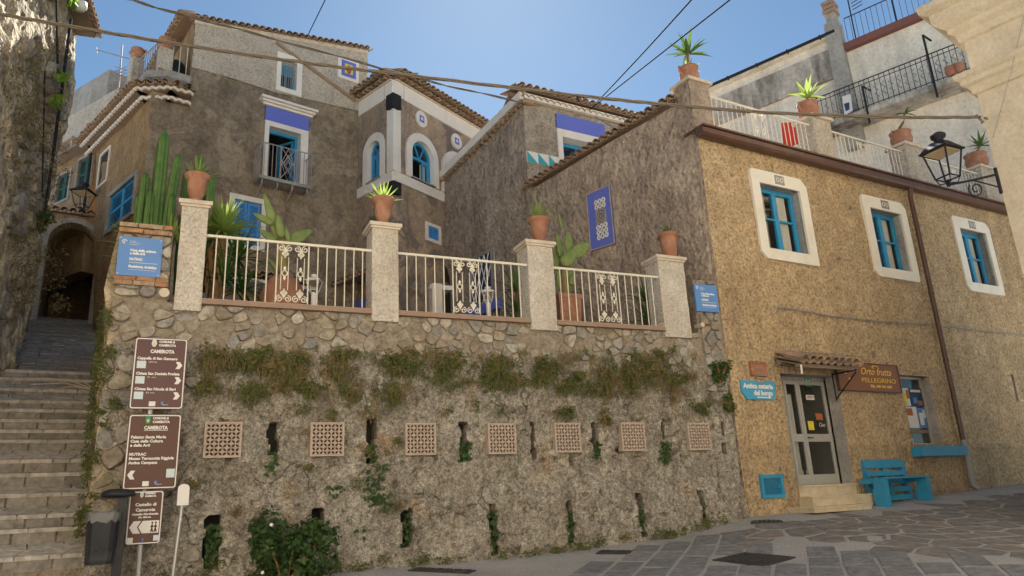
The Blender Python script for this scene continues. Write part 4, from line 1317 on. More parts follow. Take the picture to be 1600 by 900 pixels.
# terrace pillars with caps
tp_x = [(1060, 1107, 160, True), (1267, 1294, 215, False), (1412, 1440, 255, False), (1530, 1557, 285, False)]
tpil = []
for k, (x0, x1, ym, corner) in enumerate(tp_x):
    n = -.12
    a = F.sz(x0, ym, n)[0]; b = F.sz(x1, ym, n)[0]
    if corner: a, b = -.06, F.sz(1107, 160, n)[0] - .06
    wd = b - a
    pass
    zt = 10.03
    t = thing('masonry_pillar', ('tall stained corner pillar of the roof terrace above the side wall', 'second roof terrace pillar, beside the red towel', 'third roof terrace pillar, behind the top left of the street lamp', 'last roof terrace pillar, half behind the lamp bracket')[k], 'pillar', F.pt((a + b) / 2, FS - .05, n - .2), 'pillars of the roof terrace')
    mb = MB(); N = 8; rp = []
    for i in range(N + 1):
        z = FS - .04 + (zt - .07 - FS + .04) * i / N
        jt = lambda q: .015 * noise.noise(Vector((z * 3, q + 10, k)))
        rp.append([F.pt(a + jt(1), z, n + .12 + jt(2)), F.pt(b + jt(3), z, n + .12 + jt(4)), F.pt(b + jt(5), z, n - .36), F.pt(a + jt(6), z, n - .36)])
    for i in range(N):
        for q_ in range(4): mb.poly([rp[i][q_], rp[i][(q_ + 1) % 4], rp[i + 1][(q_ + 1) % 4], rp[i + 1][q_]])
    mb.poly(rp[0]); mb.poly(rp[N]); mb.obj('shaft', 'side' if corner else 'upper', t)
    mb = MB(); mb.box(F, a - .06, b + .06, zt - .069, zt, n - .42, n + .18); mb.obj('cap', 'cap', t)
    tpil.append((a, b, zt, n))
RTB = FS + .02
for k, (ox, lab) in enumerate(((1175, 'cream terrace railing on the shop roof with the red towel behind it'), (1340, 'middle cream terrace railing on the shop roof'), (1478, 'cream terrace railing on the shop roof behind the street lamp'))):
    sa, sb = tpil[k][1], tpil[k + 1][0]
    railing(F, sa, sb, RTB, -.12, lab, 'cream railings on the roof terrace', F.sz(ox, 190 + 40 * k, -.12)[0], spacing=.15, h=1.0)

# ---------------------------------------------------------------- house behind it, with the lean-to gable
mh = thing('gabled_house', 'dark rendered house behind the shop with a blue panel above its window', 'house', S.pt(7.5, BASE, 0))
ztopL, ztopR = S.sz(690, 287)[1], S.sz(820, 155)[1]
sB, sA = S.s_of(S.at(684, 291)), S.s_of(MFC)
MS = Fr(S.pt(0, 0, -.0), -39)
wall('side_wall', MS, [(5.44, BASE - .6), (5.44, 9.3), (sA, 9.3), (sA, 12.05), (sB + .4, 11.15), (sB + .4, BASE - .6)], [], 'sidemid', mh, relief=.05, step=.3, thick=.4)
tile_row(mh, S.pt(sA - .1, 12.08, .10), S.pt(sB + .5, 11.14, .10), S.n * .96 + Vector((0, 0, -.15)), .2, rows=1)
mb = MB(); mb.prism3([S.pt(sA - .05, 12.16, .16), S.pt(sB + .5, 11.22, .16), S.pt(sB + .5, 11.46, .16), S.pt(sA - .05, 12.40, .16)], [S.pt(sA - .05, 12.16, -.2), S.pt(sB + .5, 11.22, -.2), S.pt(sB + .5, 11.42, -.2), S.pt(sA - .05, 12.36, -.2)])
mb.obj('verge_band', 'white', mh)
mb = MB(); mb.tube([S.pt(sA - .1, 12.40, .02), S.pt(sB + .5, 11.46, .02)], .05, 6); mb.obj('verge_cap', 'greyconc', mh)
fo = [(0, 9.0), (4.2, 9.0), (4.2, 12.2), (0, 12.2)]
w0 = MF.sz(877.8, 214); wl = w0[0]
wr = (wl, wl + 1.35, 9.75, w0[1])
wall('front_wall', MF, fo, [rpoly(wr)], 'midfront', mh, depth=.3, relief=.04, step=.25, reveal='white')
bl = MF.sz(867.5, 176.6); br_ = MF.sz(943, 197); bm_ = MF.sz(867.5, 200)[1]
mb = MB(); mb.box(MF, bl[0], br_[0], bm_, bl[1] - .02, 0.01, .045); mb.obj('blue_panel', 'ultra', mh)
ww = casement(mh, MF, (wr[0] + .01, wr[1] - .01, wr[2], wr[3] - .02), .27, curtain=None)
mb = MB(); ring(mb, MF, [(bl[0], wr[2] - .3), (br_[0], wr[2] - .3), (br_[0], bm_ - .003), (bl[0], bm_ - .003)], rpoly(wr), .0, .04); mb.obj('surround', 'white', ww)
tz0, tz1 = MF.sz(824.4, 254)[1], MF.sz(824.4, 236.6)[1]
mb = MB(); mb.box(MF, .0, bl[0] - .003, tz0, tz1, -.01, .035); bt = mb.obj('painted_band', 'white', mh)
for i in range(3):
    a = bl[0] * i / 3
    mb = MB(); mb.prism(MF, [(a + .01, tz0 + .003), (a + bl[0] / 3 - .01, tz0 + .003), (a + .01, tz1 - .004)], .03, .043); mb.obj('teal_triangle', 'teal', bt)
tile_row(mh, MF.pt(-.3, 12.42, .30), MF.pt(4.3, 12.42, .30), MF.n * .95 + Vector((0, 0, -.3)), .22, rows=2)
mb = MB(); mb.box(MF, -.02, 4.2, 12.2, 12.36, -.3, .12); mb.obj('cornice', 'white', mh)
tile_row(mh, MF.pt(-.1, 12.20, .13), MF.pt(4.2, 12.20, .13), MF.n * .99 + Vector((0, 0, -.1)), .2, rows=1, under=False)
mb = MB()
q = [MF.pt(-.3, 12.5, -.2), MF.pt(4.3, 12.5, -.2), MF.pt(4.3, 13.0, -2.2), S.pt(sB + .5, 11.6, -1.5)]
mb.prism3(q, [v - Vector((0, 0, .12)) for v in q]); mb.obj('roof', 'tilebed', mh)
# lattice window with a blue sill, low on this wall
c = [S.sz(x, y, .02) for x, y in ((735, 404), (772, 386), (774, 470), (732, 486))]
ci = [(a + (sum(p[0] for p in c) / 4 - a) * .24, z + (sum(p[1] for p in c) / 4 - z) * .12) for a, z in c]
mb = MB(); ring(mb, S, c, ci, .0, .05); lw = mb.obj('lattice_window', 'greyconc', mh, label='window with white lattice and blue sill')
mb = MB(); mb.prism(S, ci, .0, .012); mb.obj('pane', 'papern', lw)
mb = MB()
for i in range(7):
    u = (i - 1.5) / 4
    for dv in (.55, -.55):
        p, q_ = (u, 0.0), (u + dv, 1.0)
        P = [bil(ci, max(0, min(1, p[0] + (q_[0] - p[0]) * t)), t) for t in (0, .25, .5, .75, 1) if -.01 <= p[0] + (q_[0] - p[0]) * t <= 1.01]
        if len(P) > 1: mb.tube([S.pt(a, z, .03) for a, z in P], .016, 4)
mb.obj('lattice', 'lampwhite', lw)
r = S.rect(727, 455, 757, 480, .1)
mb = MB(); mb.box(S, min(c[0][0], c[1][0]) - .2, max(c[0][0], c[1][0]) + .2, min(p[1] for p in c) - .28, min(p[1] for p in c), .0, .16); mb.obj('sill', 'ultra', lw)

# ---------------------------------------------------------------- tall house
th = thing('tall_house', 'tall weathered grey brown house with a blue topped balcony door', 'house', MA.pt(-.5, BASE, 0))
bd_tl, bd_br = MA.sz(419.3, 198.2), MA.sz(467, 299)
bd = (MA.sz(418, 240)[0], MA.sz(468, 250)[0], MA.sz(440, 291)[1], MA.sz(442, 203)[1])
uw = (MA.sz(438, 115)[0], MA.sz(462.5, 120)[0], MA.sz(449, 140)[1], MA.sz(450, 97.5)[1])
lwp = (MA.sz(364, 345)[0], MA.sz(407, 350)[0], MA.sz(385, 383)[1], MA.sz(386, 315)[1])
print('balcony', bd, 'upper', uw, 'lower', lwp)
mo = [(-3.67, BASE - .5), (2.45, BASE - .5), (2.45, 15.85), (-2.80, 14.95 + .6), (-2.80, 13.05), (-3.67, 13.05)]
zR = MA.sz(574, 84)[1]; zL = MA.sz(303, 36)[1]
sR = MA.sz(574, 120)[0]; sL = MA.sz(302, 60)[0]
mo = [(-3.67, BASE - .5), (sR, BASE - .5), (sR, zR), (sL, zL), (sL, 12.75), (-3.67, 12.75)]
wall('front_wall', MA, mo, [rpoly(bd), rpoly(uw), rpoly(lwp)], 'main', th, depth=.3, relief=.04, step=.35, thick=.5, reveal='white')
lo_line = [(303, 107), (360, 122), (430, 145), (500, 160), (557, 172)]
up = [MA.sz(x, y) for x, y in lo_line]
upo = [(p[0], p[1]) for p in up]
upo[0] = (sL + .02, upo[0][1]); upo[-1] = (sR - .01, upo[-1][1])
wall('upper_wall', MA, upo + [(sR - .01, zR - .02), (sL + .02, zL - .02)], [rpoly(grow(uw, .005))], 'upper', th, thick=.02, depth=.02, relief=.02, step=.3, n=.03, label='paler roughcast upper storey')
# line of old roof tiles let into the wall
op_ = [MA.sz(x, y, .05) for x, y in ((431, 66), (470, 95), (515, 128), (556, 158))]
for p, q_ in zip(op_, op_[1:]):
    mb = MB(); mb.tube([MA.pt(p[0], p[1], .04), MA.pt(q_[0], q_[1], .04)], .06, 6); mb.obj('old_verge', 'tilebed', th)
tile_row(th, MA.pt(sL - .05, zL + .14, .09), MA.pt(sR + .05, zR + .14, .09), MA.n * .97 + Vector((0, 0, -.2)), .2, rows=1)
mb = MB(); mb.prism(MA, [(sL, zL - .02), (sR, zR - .02), (sR, zR + .12), (sL, zL + .12)], -.3, .05); mb.obj('cornice', 'cap', th)
mb = MB(); q = [MA.pt(sL, zL + .2, .0), MA.pt(sR, zR + .2, .0), MA.pt(sR, zR + .5, -3), MA.pt(sL, zL + .5, -3)]
mb.prism3(q, [v - Vector((0, 0, .2)) for v in q]); mb.obj('roof', 'tilebed', th)
# left cheek of the upper storey, seen under its eaves
LC = Fr(MA.pt(sL, 0, 0), -40)
wall('cheek_wall', LC, [(0.02, 12.7), (4, 12.7), (4, zL), (0.02, zL)], [], 'wing', th, relief=.02, step=.4)
tile_row(th, LC.pt(-.1, zL + .12, .42), LC.pt(4, zL + .12, .42), LC.n * .95 + Vector((0, 0, -.25)), .2, rows=1)
# right cheek
RC = Fr(MA.pt(sR, 0, 0), -47, flip=True)
mb = MB(); mb.poly([MA.pt(sR, 10, 0), MA.pt(sR, 10, -3), MA.pt(sR, zR, -3), MA.pt(sR, zR, 0)]); mb.obj('right_cheek', 'main', th)
# balcony door
mb = MB()
so_ = (MA.sz(411, 240)[0], MA.sz(479.5, 255)[0], bd[2], MA.sz(440, 195)[1])
ring(mb, MA, [(so_[0], so_[2]), (so_[1], so_[2]), (so_[1], so_[3]), (so_[0], so_[3])], rpoly(bd), .0, .05)
bdo = mb.obj('balcony_door', 'white', th, label='balcony door with an ultramarine panel and white surround')
mb = MB(); mb.box(MA, so_[0], so_[1], so_[3] + .002, so_[3] + .46, .0, .045); mb.obj('blue_panel', 'ultra', bdo)
zc = so_[3] + .462
mb = MB()
for k, (h0, h1, o_) in enumerate(((0, .07, .10), (.07, .13, .17), (.13, .20, .26))):
    mb.box(MA, so_[0] - .04 - o_ * .6, so_[1] + .04 + o_ * .6, zc + h0, zc + h1, -.05, o_)
mb.obj('cornice', 'white', bdo)
mb = MB(); ring(mb, MA, rpoly(bd), rpoly((bd[0] + .08, bd[1] - .08, bd[2], bd[3] - .09)), -.28, -.2); mb.obj('door_frame', 'blueframe', bdo)
recess(bdo, MA, bd, -.29, 1.2)
FL = Fr(MA.pt(bd[1] - .09, 0, -.30), 51.5 + 62)
FL.n = Vector((-FL.d.y, FL.d.x, 0)) if Vector((-FL.d.y, FL.d.x, 0)).dot(CAM - FL.O) > 0 else Vector((FL.d.y, -FL.d.x, 0))
FL.d = -FL.d if FL.d.dot(MA.n) > 0 else FL.d
mb = MB(); lr = (0, .55, bd[2] + .05, bd[3] - .1); ring(mb, FL, rpoly(lr), rpoly(grow(lr, -.07)), -.02, .02)
mb.box(FL, .07, .48, (lr[2] + lr[3]) / 2 + .1, (lr[2] + lr[3]) / 2 + .15, -.015, .015); mb.obj('open_leaf', 'blueframe', bdo)
# balcony
bl0, bl1 = MA.sz(405, 280, .55)[0], MA.sz(486, 305, .55)[0]
bz = bd[2] - .05
bal = thing('balcony', 'small iron balcony with diamond lattice in front of the open blue door', 'balcony', MA.pt((bl0 + bl1) / 2, bz, .3))
mb = MB(); mb.box(MA, bl0, bl1, bz - .09, bz, .0, .55); mb.obj('slab', 'greyconc', bal)
for i in range(4):
    a = bl0 + .1 + (bl1 - bl0 - .2) * i / 3
    mb = MB(); mb.tube([MA.pt(a, bz - .09, .5), MA.pt(a, bz - .22, .48), MA.pt(a + .0, bz - .45, .03)], .022, 5); mb.obj('bracket', 'irongrey', bal)
bh = .98
mb = MB()
for p, q_ in (((bl0, .02), (bl0, .53)), ((bl0, .53), (bl1, .53)), ((bl1, .53), (bl1, .02))):
    for zz in (bz + bh,):
        mb.tube([MA.pt(p[0], zz, p[1]), MA.pt(q_[0], zz, q_[1])], .018, 5)
mb.obj('top_rail', 'irongrey', bal)
BB = bar_mesh(bh, .011, 'irongrey', 5)
dl0, dl1 = bl0 + (bl1 - bl0) * .40, bl0 + (bl1 - bl0) * .66
nb = 13
for i in range(nb + 1):
    a = bl0 + (bl1 - bl0) * i / nb
    if dl0 - .02 < a < dl1 + .02: continue
    inst('bar', BB, bal, MA.mat(a, bz, .53))
for a in (bl0, bl1):
    for nn in (.14, .27, .40): inst('bar', BB, bal, MA.mat(a, bz, nn))
mb = MB(); cx, cz = (dl0 + dl1) / 2, bz + bh / 2
T = lambda pts: mb.tube([MA.pt(a, z, .53) for a, z in pts], .012, 5)
for k in (1, .62, .3): T([(cx, cz + .48 * k), (cx + (dl1 - dl0) * .5 * k, cz), (cx, cz - .48 * k), (cx - (dl1 - dl0) * .5 * k, cz), (cx, cz + .48 * k)])
T([(dl0, bz), (dl0, bz + bh)]); T([(dl1, bz), (dl1, bz + bh)]); T([(dl0, cz + .47), (dl1, cz - .05)]); T([(dl1, cz + .47), (dl0, cz - .05)]); T([(dl0, cz - .45), (dl1, cz + .1)]); T([(dl1, cz - .45), (dl0, cz + .1)])
mb.obj('lattice', 'irongrey', bal)
# upper window, tile picture, shuttered window
mb = MB(); ring(mb, MA, rpoly((uw[0] - .13, uw[1] + .16, uw[2] - .16, uw[3] + .22)), rpoly(uw), .02, .075)
uwo = mb.obj('window', 'white', th, label='small upper window with white surround and grille')
mb = MB(); r = (uw[0], uw[1], uw[2], uw[3]); ring(mb, MA, rpoly(r), rpoly(grow(r, -.06)), -.25, -.2); mb.box(MA, (uw[0] + uw[1]) / 2 - .02, (uw[0] + uw[1]) / 2 + .02, uw[2], uw[3], -.245, -.205); mb.box(MA, uw[0], uw[1], uw[3] - .35, uw[3] - .06, -.25, -.215); mb.obj('casement', 'blueframe', uwo)
mb = MB(); mb.box(MA, uw[0] + .05, uw[1] - .05, uw[2], uw[3] - .06, -.24, -.235); mb.obj('pane', 'glass', uwo)
recess(uwo, MA, uw, -.26, .6)
mb = MB()
for i in range(8): a = uw[0] + .03 + (uw[1] - uw[0] - .06) * i / 7; mb.tube([MA.pt(a, uw[2] + .02, -.05), MA.pt(a, uw[2] + .75, -.05)], .009, 4)
mb.tube([MA.pt(uw[0], uw[2] + .75, -.05), MA.pt(uw[1], uw[2] + .75, -.05)], .012, 4)
mb.obj('window_grille', 'irongrey', uwo)
tr = (MA.sz(527, 104)[0], MA.sz(559.5, 114)[0], MA.sz(543, 127)[1], MA.sz(543, 93)[1])
mb = MB(); mb.box(MA, tr[0], tr[1], tr[2], tr[3], .02, .07); tpo = mb.obj('tile_picture', 'white', th, label='small framed tile picture in blue and yellow')
mb = MB(); mb.prism(MA, rpoly(grow(tr, -.11)), .06, .076); mb.obj('border', 'ultra', tpo)
mb = MB(); mb.prism(MA, rpoly(grow(tr, -.22)), .07, .082); mb.obj('picture', 'papery', tpo)
mb = MB(); cx, cz = (tr[0] + tr[1]) / 2, (tr[2] + tr[3]) / 2
mb.prism(MA, [(cx + .09 * cos(2 * pi * i / 9), cz - .02 + .16 * sin(2 * pi * i / 9)) for i in range(9)], .08, .087); mb.obj('figure', 'paperr', tpo)
def shutter(parent, fr, r, n, m, name='shutter'):
    a0, a1, z0, z1 = r; h = (a0 + a1) / 2
    for lo, hi in ((a0, h - .006), (h + .006, a1)):
        mb = MB(); lr = (lo, hi, z0, z1); ring(mb, fr, rpoly(lr), rpoly(grow(lr, -.07)), n - .03, n + .012)
        mb.box(fr, lo + .06, hi - .06, (z0 + z1) / 2 - .035, (z0 + z1) / 2 + .035, n - .025, n + .010)
        o = mb.obj(name, m, parent)
        mb = MB(); z = z0 + .08
        while z < z1 - .1:
            mb.prism3([fr.pt(lo + .065, z, n + .004), fr.pt(hi - .065, z, n + .004), fr.pt(hi - .065, z + .045, n - .018), fr.pt(lo + .065, z + .045, n - .018)],
                      [fr.pt(lo + .065, z - .006, n + .002), fr.pt(hi - .065, z - .006, n + .002), fr.pt(hi - .065, z + .039, n - .022), fr.pt(lo + .065, z + .039, n - .022)])
            z += .055
        mb.obj('slats', m, o)
mb = MB(); ring(mb, MA, rpoly((lwp[0] - .14, lwp[1] + .13, lwp[2] - .12, lwp[3] + .14)), rpoly(lwp), .0, .06); lwo = mb.obj('shuttered_window', 'white', th)
shutter(lwo, MA, (lwp[0] + .02, lwp[1] - .02, lwp[2], lwp[3] - .02), -.04, 'shutter')
recess(lwo, MA, lwp, -.1, .3)
# tiled porch along the foot of the house with a blue band under it
c0, c1, c2 = MA.at(340, 418, 1.1), MA.at(500, 445, 1.1), None
pz = (c0.z + c1.z) / 2
pa, pb = MA.s_of(c0), MA.s_of(c1)
tile_row(th, MA.pt(pa, pz, 1.1), MA.pt(pb, pz, 1.1), MA.n * .93 + Vector((0, 0, -.33)), .2, rows=3)
mb = MB(); mb.box(MA, pa, pb, pz - .14, pz - .05, .0, .92); mb.obj('porch_beam', 'white', th)
mb = MB(); mb.box(MA, pa, pb, pz - .9, pz - .42, .0, .06); mb.obj('blue_band', 'ultra', th)

# alley wing with corbelled tile cornice and roof terrace
ZC = 12.16
wl_ = 4.6
wb = (WG.sz(172, 300)[0], WG.sz(213, 300)[0]); 
wr_ = (min(wb) + .02, max(wb) - .02, WG.sz(188, 350)[1], WG.sz(196, 284)[1])
print('wing window', wr_)
wing_th = th
wsz = [WG.sz(*p) for p in ((151, 236), (149, 300), (147, 370), (146, 490))]
wall('wing_wall', WG, [(0, BASE - 3), (wsz[3][0], BASE + .2)] + [(a_, z_) for a_, z_ in wsz[::-1]] + [(wl_, 12.2), (wl_, 12.6), (0, 12.6)], [rpoly(grow(wr_, -.10))], 'wing', th, depth=.15, relief=.05, step=.35, label='ochre stained alley side')
mb = MB(); ee = [(wsz[3][0], BASE - 1)] + wsz[::-1] + [(wl_, 12.2), (wl_, 12.6)]
for (sa_, za_), (sb_, zb2_) in zip(ee, ee[1:]): mb.poly([WG.pt(sa_, za_, 0), WG.pt(sb_, zb2_, 0), WG.pt(sb_, zb2_, -7), WG.pt(sa_, za_, -7)])
mb.obj('end_wall', 'wing', th)
wno = MB(); ring(wno, WG, rpoly(grow(wr_, .02)), rpoly(grow(wr_, -.10)), .0, .05); wno = wno.obj('shuttered_window', 'greyconc', th)
shutter(wno, WG, grow(wr_, -.11), -.03, 'blueframe'); recess(wno, WG, grow(wr_, -.1), -.1, .3)
s3 = WG.rect(158, 243, 168, 283)
mb = MB(); ring(mb, WG, rpoly(s3), rpoly(grow(s3, -.07)), .0, .04); o = mb.obj('slit_window', 'curtain', th); mb = MB(); mb.prism(WG, rpoly(grow(s3, -.09)), .0, .012); mb.obj('opening', 'dark', o)
WV = lambda l: abs(sin(pi * l / .19))
for k, (zz, o_) in enumerate(((ZC, .20), (ZC + .21, .36))):
    aE_ = MA.sz(296, 160)[0]
    A, B, Cc = MA.pt(aE_, zz, o_), MA.pt(-3.67 + .35, zz, o_), WG.pt(.25, zz, o_)
    D = WG.pt(wl_ - .1, zz, o_)
    mb = MB()
    for p, q_, nn in ((A, B, MA.n), (B, Cc, (MA.n + WG.n).normalized()), (Cc, D, WG.n)):
        if k: tile_row(th, p + Vector((0, 0, .10)) + nn * .10, q_ + Vector((0, 0, .10)) + nn * .10, nn * .97 + Vector((0, 0, -.22)), .19, rows=2, back=.3, jig=.3)
        L_ = (q_ - p).length; m_ = max(3, int(L_ / .032)); up_, lo_ = [], []
        for i in range(m_ + 1):
            v = p + (q_ - p) * (i / m_); w_ = .055 * WV(L_ * i / m_)
            up_.append(v + Vector((0, 0, .02 + w_))); lo_.append(v + Vector((0, 0, -.045 + w_)))
        for i in range(m_):
            fr_ = [lo_[i], lo_[i + 1], up_[i + 1], up_[i]]
            mb.prism3(fr_, [v - nn * .06 for v in fr_])
    mb.obj('cornice_course', 'white', th)
    mb = MB()
    for p, q_, nn in ((A, B, MA.n), (B, Cc, (MA.n + WG.n).normalized()), (Cc, D, WG.n)):
        a4 = [p - nn * .05 + Vector((0, 0, .10)), q_ - nn * .05 + Vector((0, 0, .10)), q_ - nn * .05 + Vector((0, 0, -.02)), p - nn * .05 + Vector((0, 0, -.02))]
        mb.prism3(a4, [v - nn * (o_ + .05) for v in a4])
    mb.obj('cornice_soffit', 'tilebed', th)
mb = MB(); ZP = 12.62
A, B, Cc, D = MA.pt(sL, 0, .12), MA.pt(-3.67 + .3, 0, .12), WG.pt(.25, 0, .12), WG.pt(wl_, 0, .12)
V = lambda p, z: Vector((p.x, p.y, z))
for p, q_, nn in ((A, B, MA.n), (B, Cc, (MA.n + WG.n) * .5), (Cc, D, WG.n)):
    mb.prism3([V(p, ZP), V(q_, ZP), V(q_, ZP + .40), V(p, ZP + .40)], [V(p - nn * .25, ZP), V(q_ - nn * .25, ZP), V(q_ - nn * .25, ZP + .40), V(p - nn * .25, ZP + .40)])
mb.obj('parapet', 'greyconc', th)
ZP += .40
mb = MB(); q = [V(A, ZP - .2), V(B, ZP - .2), V(Cc, ZP - .2), V(D, ZP - .2), V(D, ZP - .2) + MA.d * 4, V(A, ZP - .2) - MA.n * 3]
mb.prism3(q, [v - Vector((0, 0, .2)) for v in q]); mb.obj('terrace_floor', 'greyconc', th)
def squat_pot(base, r, h, label, group, plant=None, name='terracotta_pot', handles=True):
    t = thing(name, label, 'pot', base, group)
    mb = MB(); mb.lathe(base, [(r * .62, 0), (r * .95, h * .35), (r, h * .6), (r * .88, h * .86), (r * .98, h * .93), (r, h), (r * .85, h), (r * .8, h * .8)], 18); mb.obj('pot_body', 'terra', t, smooth=True)
    if handles:
        for sg in (-1, 1):
            c = Vector(base); mb = MB(); mb.tube([c + Vector((sg * r * .95, 0, h * .55)), c + Vector((sg * r * 1.28, 0, h * .72)), c + Vector((sg * r * 1.2, 0, h * .95)), c + Vector((sg * r * .93, 0, h * .93))], r * .09, 6); mb.obj('handle', 'terra', t)
    mb = MB(); mb.lathe(base, [(r * .01, h * .83), (r * .84, h * .82)], 14, False); mb.obj('soil', 'drybark', t)
    return t
wp = []
for (x0, x1, yt, yb, lab) in ((245, 263, 76, 125, 'grey pillar at the corner of the alley roof terrace'), (197, 217, 98, 133, 'leaning grey pillar at the back of the alley roof terrace')):
    p = (MA.pt(-3.45, 0, -.05) if x0 > 230 else WG.pt(WG.sz(207, 130)[0], 0, -.02))
    fr = MA if x0 > 230 else WG
    s, z = fr.s_of(p), ZP
    zt = fr.sz((x0 + x1) / 2, yt)[1]
    t = thing('masonry_pillar', lab, 'pillar', Vector((p.x, p.y, ZP)), 'pillars of the alley terrace')
    mb = MB(); mb.box(fr, s - .16, s + .16, ZP, zt, -.2, .10); mb.obj('shaft', 'upper', t)
    tp_ = fr.pt(s, zt, -.05)
    squat_pot(tp_, .19, .34, 'empty terracotta pot on the ' + ('corner pillar of the alley terrace' if x0 > 230 else 'back pillar of the alley terrace beside the antenna'), 'pots on the alley terrace')
    wp.append((p, zt))
squat_pot(WG.pt(wl_ - .7, 12.55, .25), .17, .3, 'small terracotta pot on the far end of the alley cornice', 'pots on the alley terrace', handles=False)
def rail3(P, Q_, h, label, group, m='irongrey', spacing=.13, name='iron_railing', r=.011, extra=0):
    P, Q_ = Vector(P), Vector(Q_)
    t = thing(name, label, 'railing', (P + Q_) / 2, group)
    mb = MB(); mb.tube([P + Vector((0, 0, h)), Q_ + Vector((0, 0, h))], .02, 5); mb.obj('top_rail', m, t)
    for k in range(extra):
        mb = MB(); mb.tube([P + Vector((0, 0, h * (.08 + .78 * k))), Q_ + Vector((0, 0, h * (.08 + .78 * k)))], .014, 5); mb.obj('cross_rail', m, t)
    me = bar_mesh(h, r, m, 5); n_ = int((Q_ - P).length / spacing)
    for i in range(n_ + 1):
        p = P + (Q_ - P) * (i / n_); mw = Matrix.Translation(p); inst('bar', me, t, mw)
    return t
h1 = .95
rail3(Vector((wp[0][0].x, wp[0][0].y, ZP)) - MA.d * .1, Vector((wp[1][0].x, wp[1][0].y, ZP)), h1, 'pale iron railing between the two pillars of the alley terrace', 'railings of the alley terrace', 'irongrey')
rail3(MA.pt(-3.25, ZP, -.05), MA.pt(sL - .1, ZP, -.05), h1, 'short iron railing in front of the black rubbish bag', 'railings of the alley terrace', 'ironwhite')
bb = MA.pt(-3.08, ZP - .15, -.5)
t = MB(); n_ = 12
for i in range(n_ + 1):
    for j in range(14):
        a = 2 * pi * j / 14; ph = pi * i / n_
        rr_ = .30 * sin(ph) ** .6 * (1 + .18 * noise.noise(Vector((cos(a) * 2, sin(a) * 2, i * .4))))
        t.v.append(bb + Vector((rr_ * cos(a), rr_ * sin(a), .42 * (1 - cos(ph)))))
for i in range(n_):
    for j in range(14): t.f.append([i * 14 + j, i * 14 + (j + 1) % 14, (i + 1) * 14 + (j + 1) % 14, (i + 1) * 14 + j])
o = t.obj('rubbish_bag', 'blackbag', None, smooth=True); tag(o, 'full black rubbish bag behind the short railing beside the tall house', 'rubbish bag')

# ---------------------------------------------------------------- tower with arched windows
tw = thing('corner_tower', 'corner tower with arched blue windows and white bands', 'tower', Vector((TC.x, TC.y, BASE)))
sC = T1.s_of(TC)
ZE = 13.93
aw1 = (min(T1.sz(577, 250)[0], T1.sz(596, 250)[0]), max(T1.sz(577, 250)[0], T1.sz(596, 250)[0]), T1.sz(585, 283)[1], T1.sz(588, 221)[1])
aw2 = (T2.sz(642, 260)[0], T2.sz(675, 260)[0], T2.sz(658, 284)[1], T2.sz(656, 222)[1])
aw3 = (T2.sz(697, 265)[0], T2.sz(697, 265)[0] + (aw2[1] - aw2[0]), aw2[2], aw2[3])
print('tower', sC, aw1, aw2, aw3)
ar1, ar2, ar3 = arch(aw1), arch(aw2), arch(aw3)
wall('left_wall', T1, [(sC, BASE - .5), (0.3, BASE - .5), (0.3, ZE), (sC, ZE)], [ar1], 'tower', tw, depth=.16, relief=.03, step=.3, reveal='white')
wall('right_wall', T2, [(0, BASE - .5), (5.2, BASE - .5), (5.2, ZE), (0, ZE)], [ar2, ar3], 'tower', tw, depth=.16, relief=.03, step=.3, reveal='white')
for fr, lo, hi in ((T1, sC, .0), (T2, 0, 5.2)):
    mb = MB(); mb.box(fr, lo, hi, 13.40, ZE - .02, -.02, .05); mb.obj('eaves_band', 'white', tw)
    mb = MB(); mb.box(fr, lo, hi, 10.62, 10.925, -.02, .06); mb.obj('string_band', 'white', tw)
lbz = 10.62
for fr, aw, lab in ((T1, aw1, 'arched blue window on the left tower face'), (T2, aw2, 'open arched blue window near the tower corner'), (T2, aw3, 'arched window half hidden behind the gabled roof')):
    big = (aw[0] - .24, aw[1] + .24, aw[2] - .03, aw[3] + .26)
    oa, ia = arch(big), arch(aw)
    mb = MB(); ring(mb, fr, oa, ia, .0, .07); o = mb.obj('arched_window', 'white', tw, label=lab)
    ib = arch(grow(aw, -.09)); mb = MB(); ring(mb, fr, ia, ib, -.15, -.08)
    cx = (aw[0] + aw[1]) / 2; zs = aw[3] - (aw[1] - aw[0]) / 2 - .1
    mb.box(fr, aw[0] + .05, aw[1] - .05, zs - .04, zs + .04, -.142, -.073)
    if fr is T1: mb.box(fr, cx - .03, cx + .03, aw[2] + .05, zs, -.138, -.077)
    R_ = (aw[1] - aw[0]) / 2 - .06
    for an in (60, 120): mb.tube([fr.pt(cx, zs, -.105), fr.pt(cx + R_ * cos(radians(an)), zs + .1 + R_ * sin(radians(an)), -.105)], .025, 5)
    mb.obj('frame', 'blueframe', o)
    mb = MB(); mb.prism(fr, [(a, z) for a, z in ib if z > zs - .001] + [(ib[0][0], zs), (ib[1][0], zs)][0:0], -.12, -.115); mb.obj('fanlight_pane', 'glass', o)
    for lo, hi in (((aw[0] + .09, cx - .02), (cx + .02, aw[1] - .09)) if fr is T1 else ((cx + .1, aw[1] - .09),)):
        mb = MB(); lr = (lo, hi, aw[2] + .06, zs - .04); ring(mb, fr, rpoly(lr), rpoly(grow(lr, -.05)), -.13, -.085); mb.obj('casement', 'blueframe', o)
        mb = MB(); mb.prism(fr, rpoly(grow(lr, -.045)), -.115, -.11); mb.obj('pane', 'glass', o)
        mb = MB(); mb.prism(fr, rpoly(grow(lr, -.02)), -.20, -.195); mb.obj('curtain', 'curtain', o)
    recess(o, fr, grow(aw, -.01), -.155, .8)
    mb = MB(); mb.box(fr, aw[0] - .05, aw[1] + .05, aw[2] - .03, aw[2] + .01, -.2, .10); mb.obj('sill', 'greyconc', o)
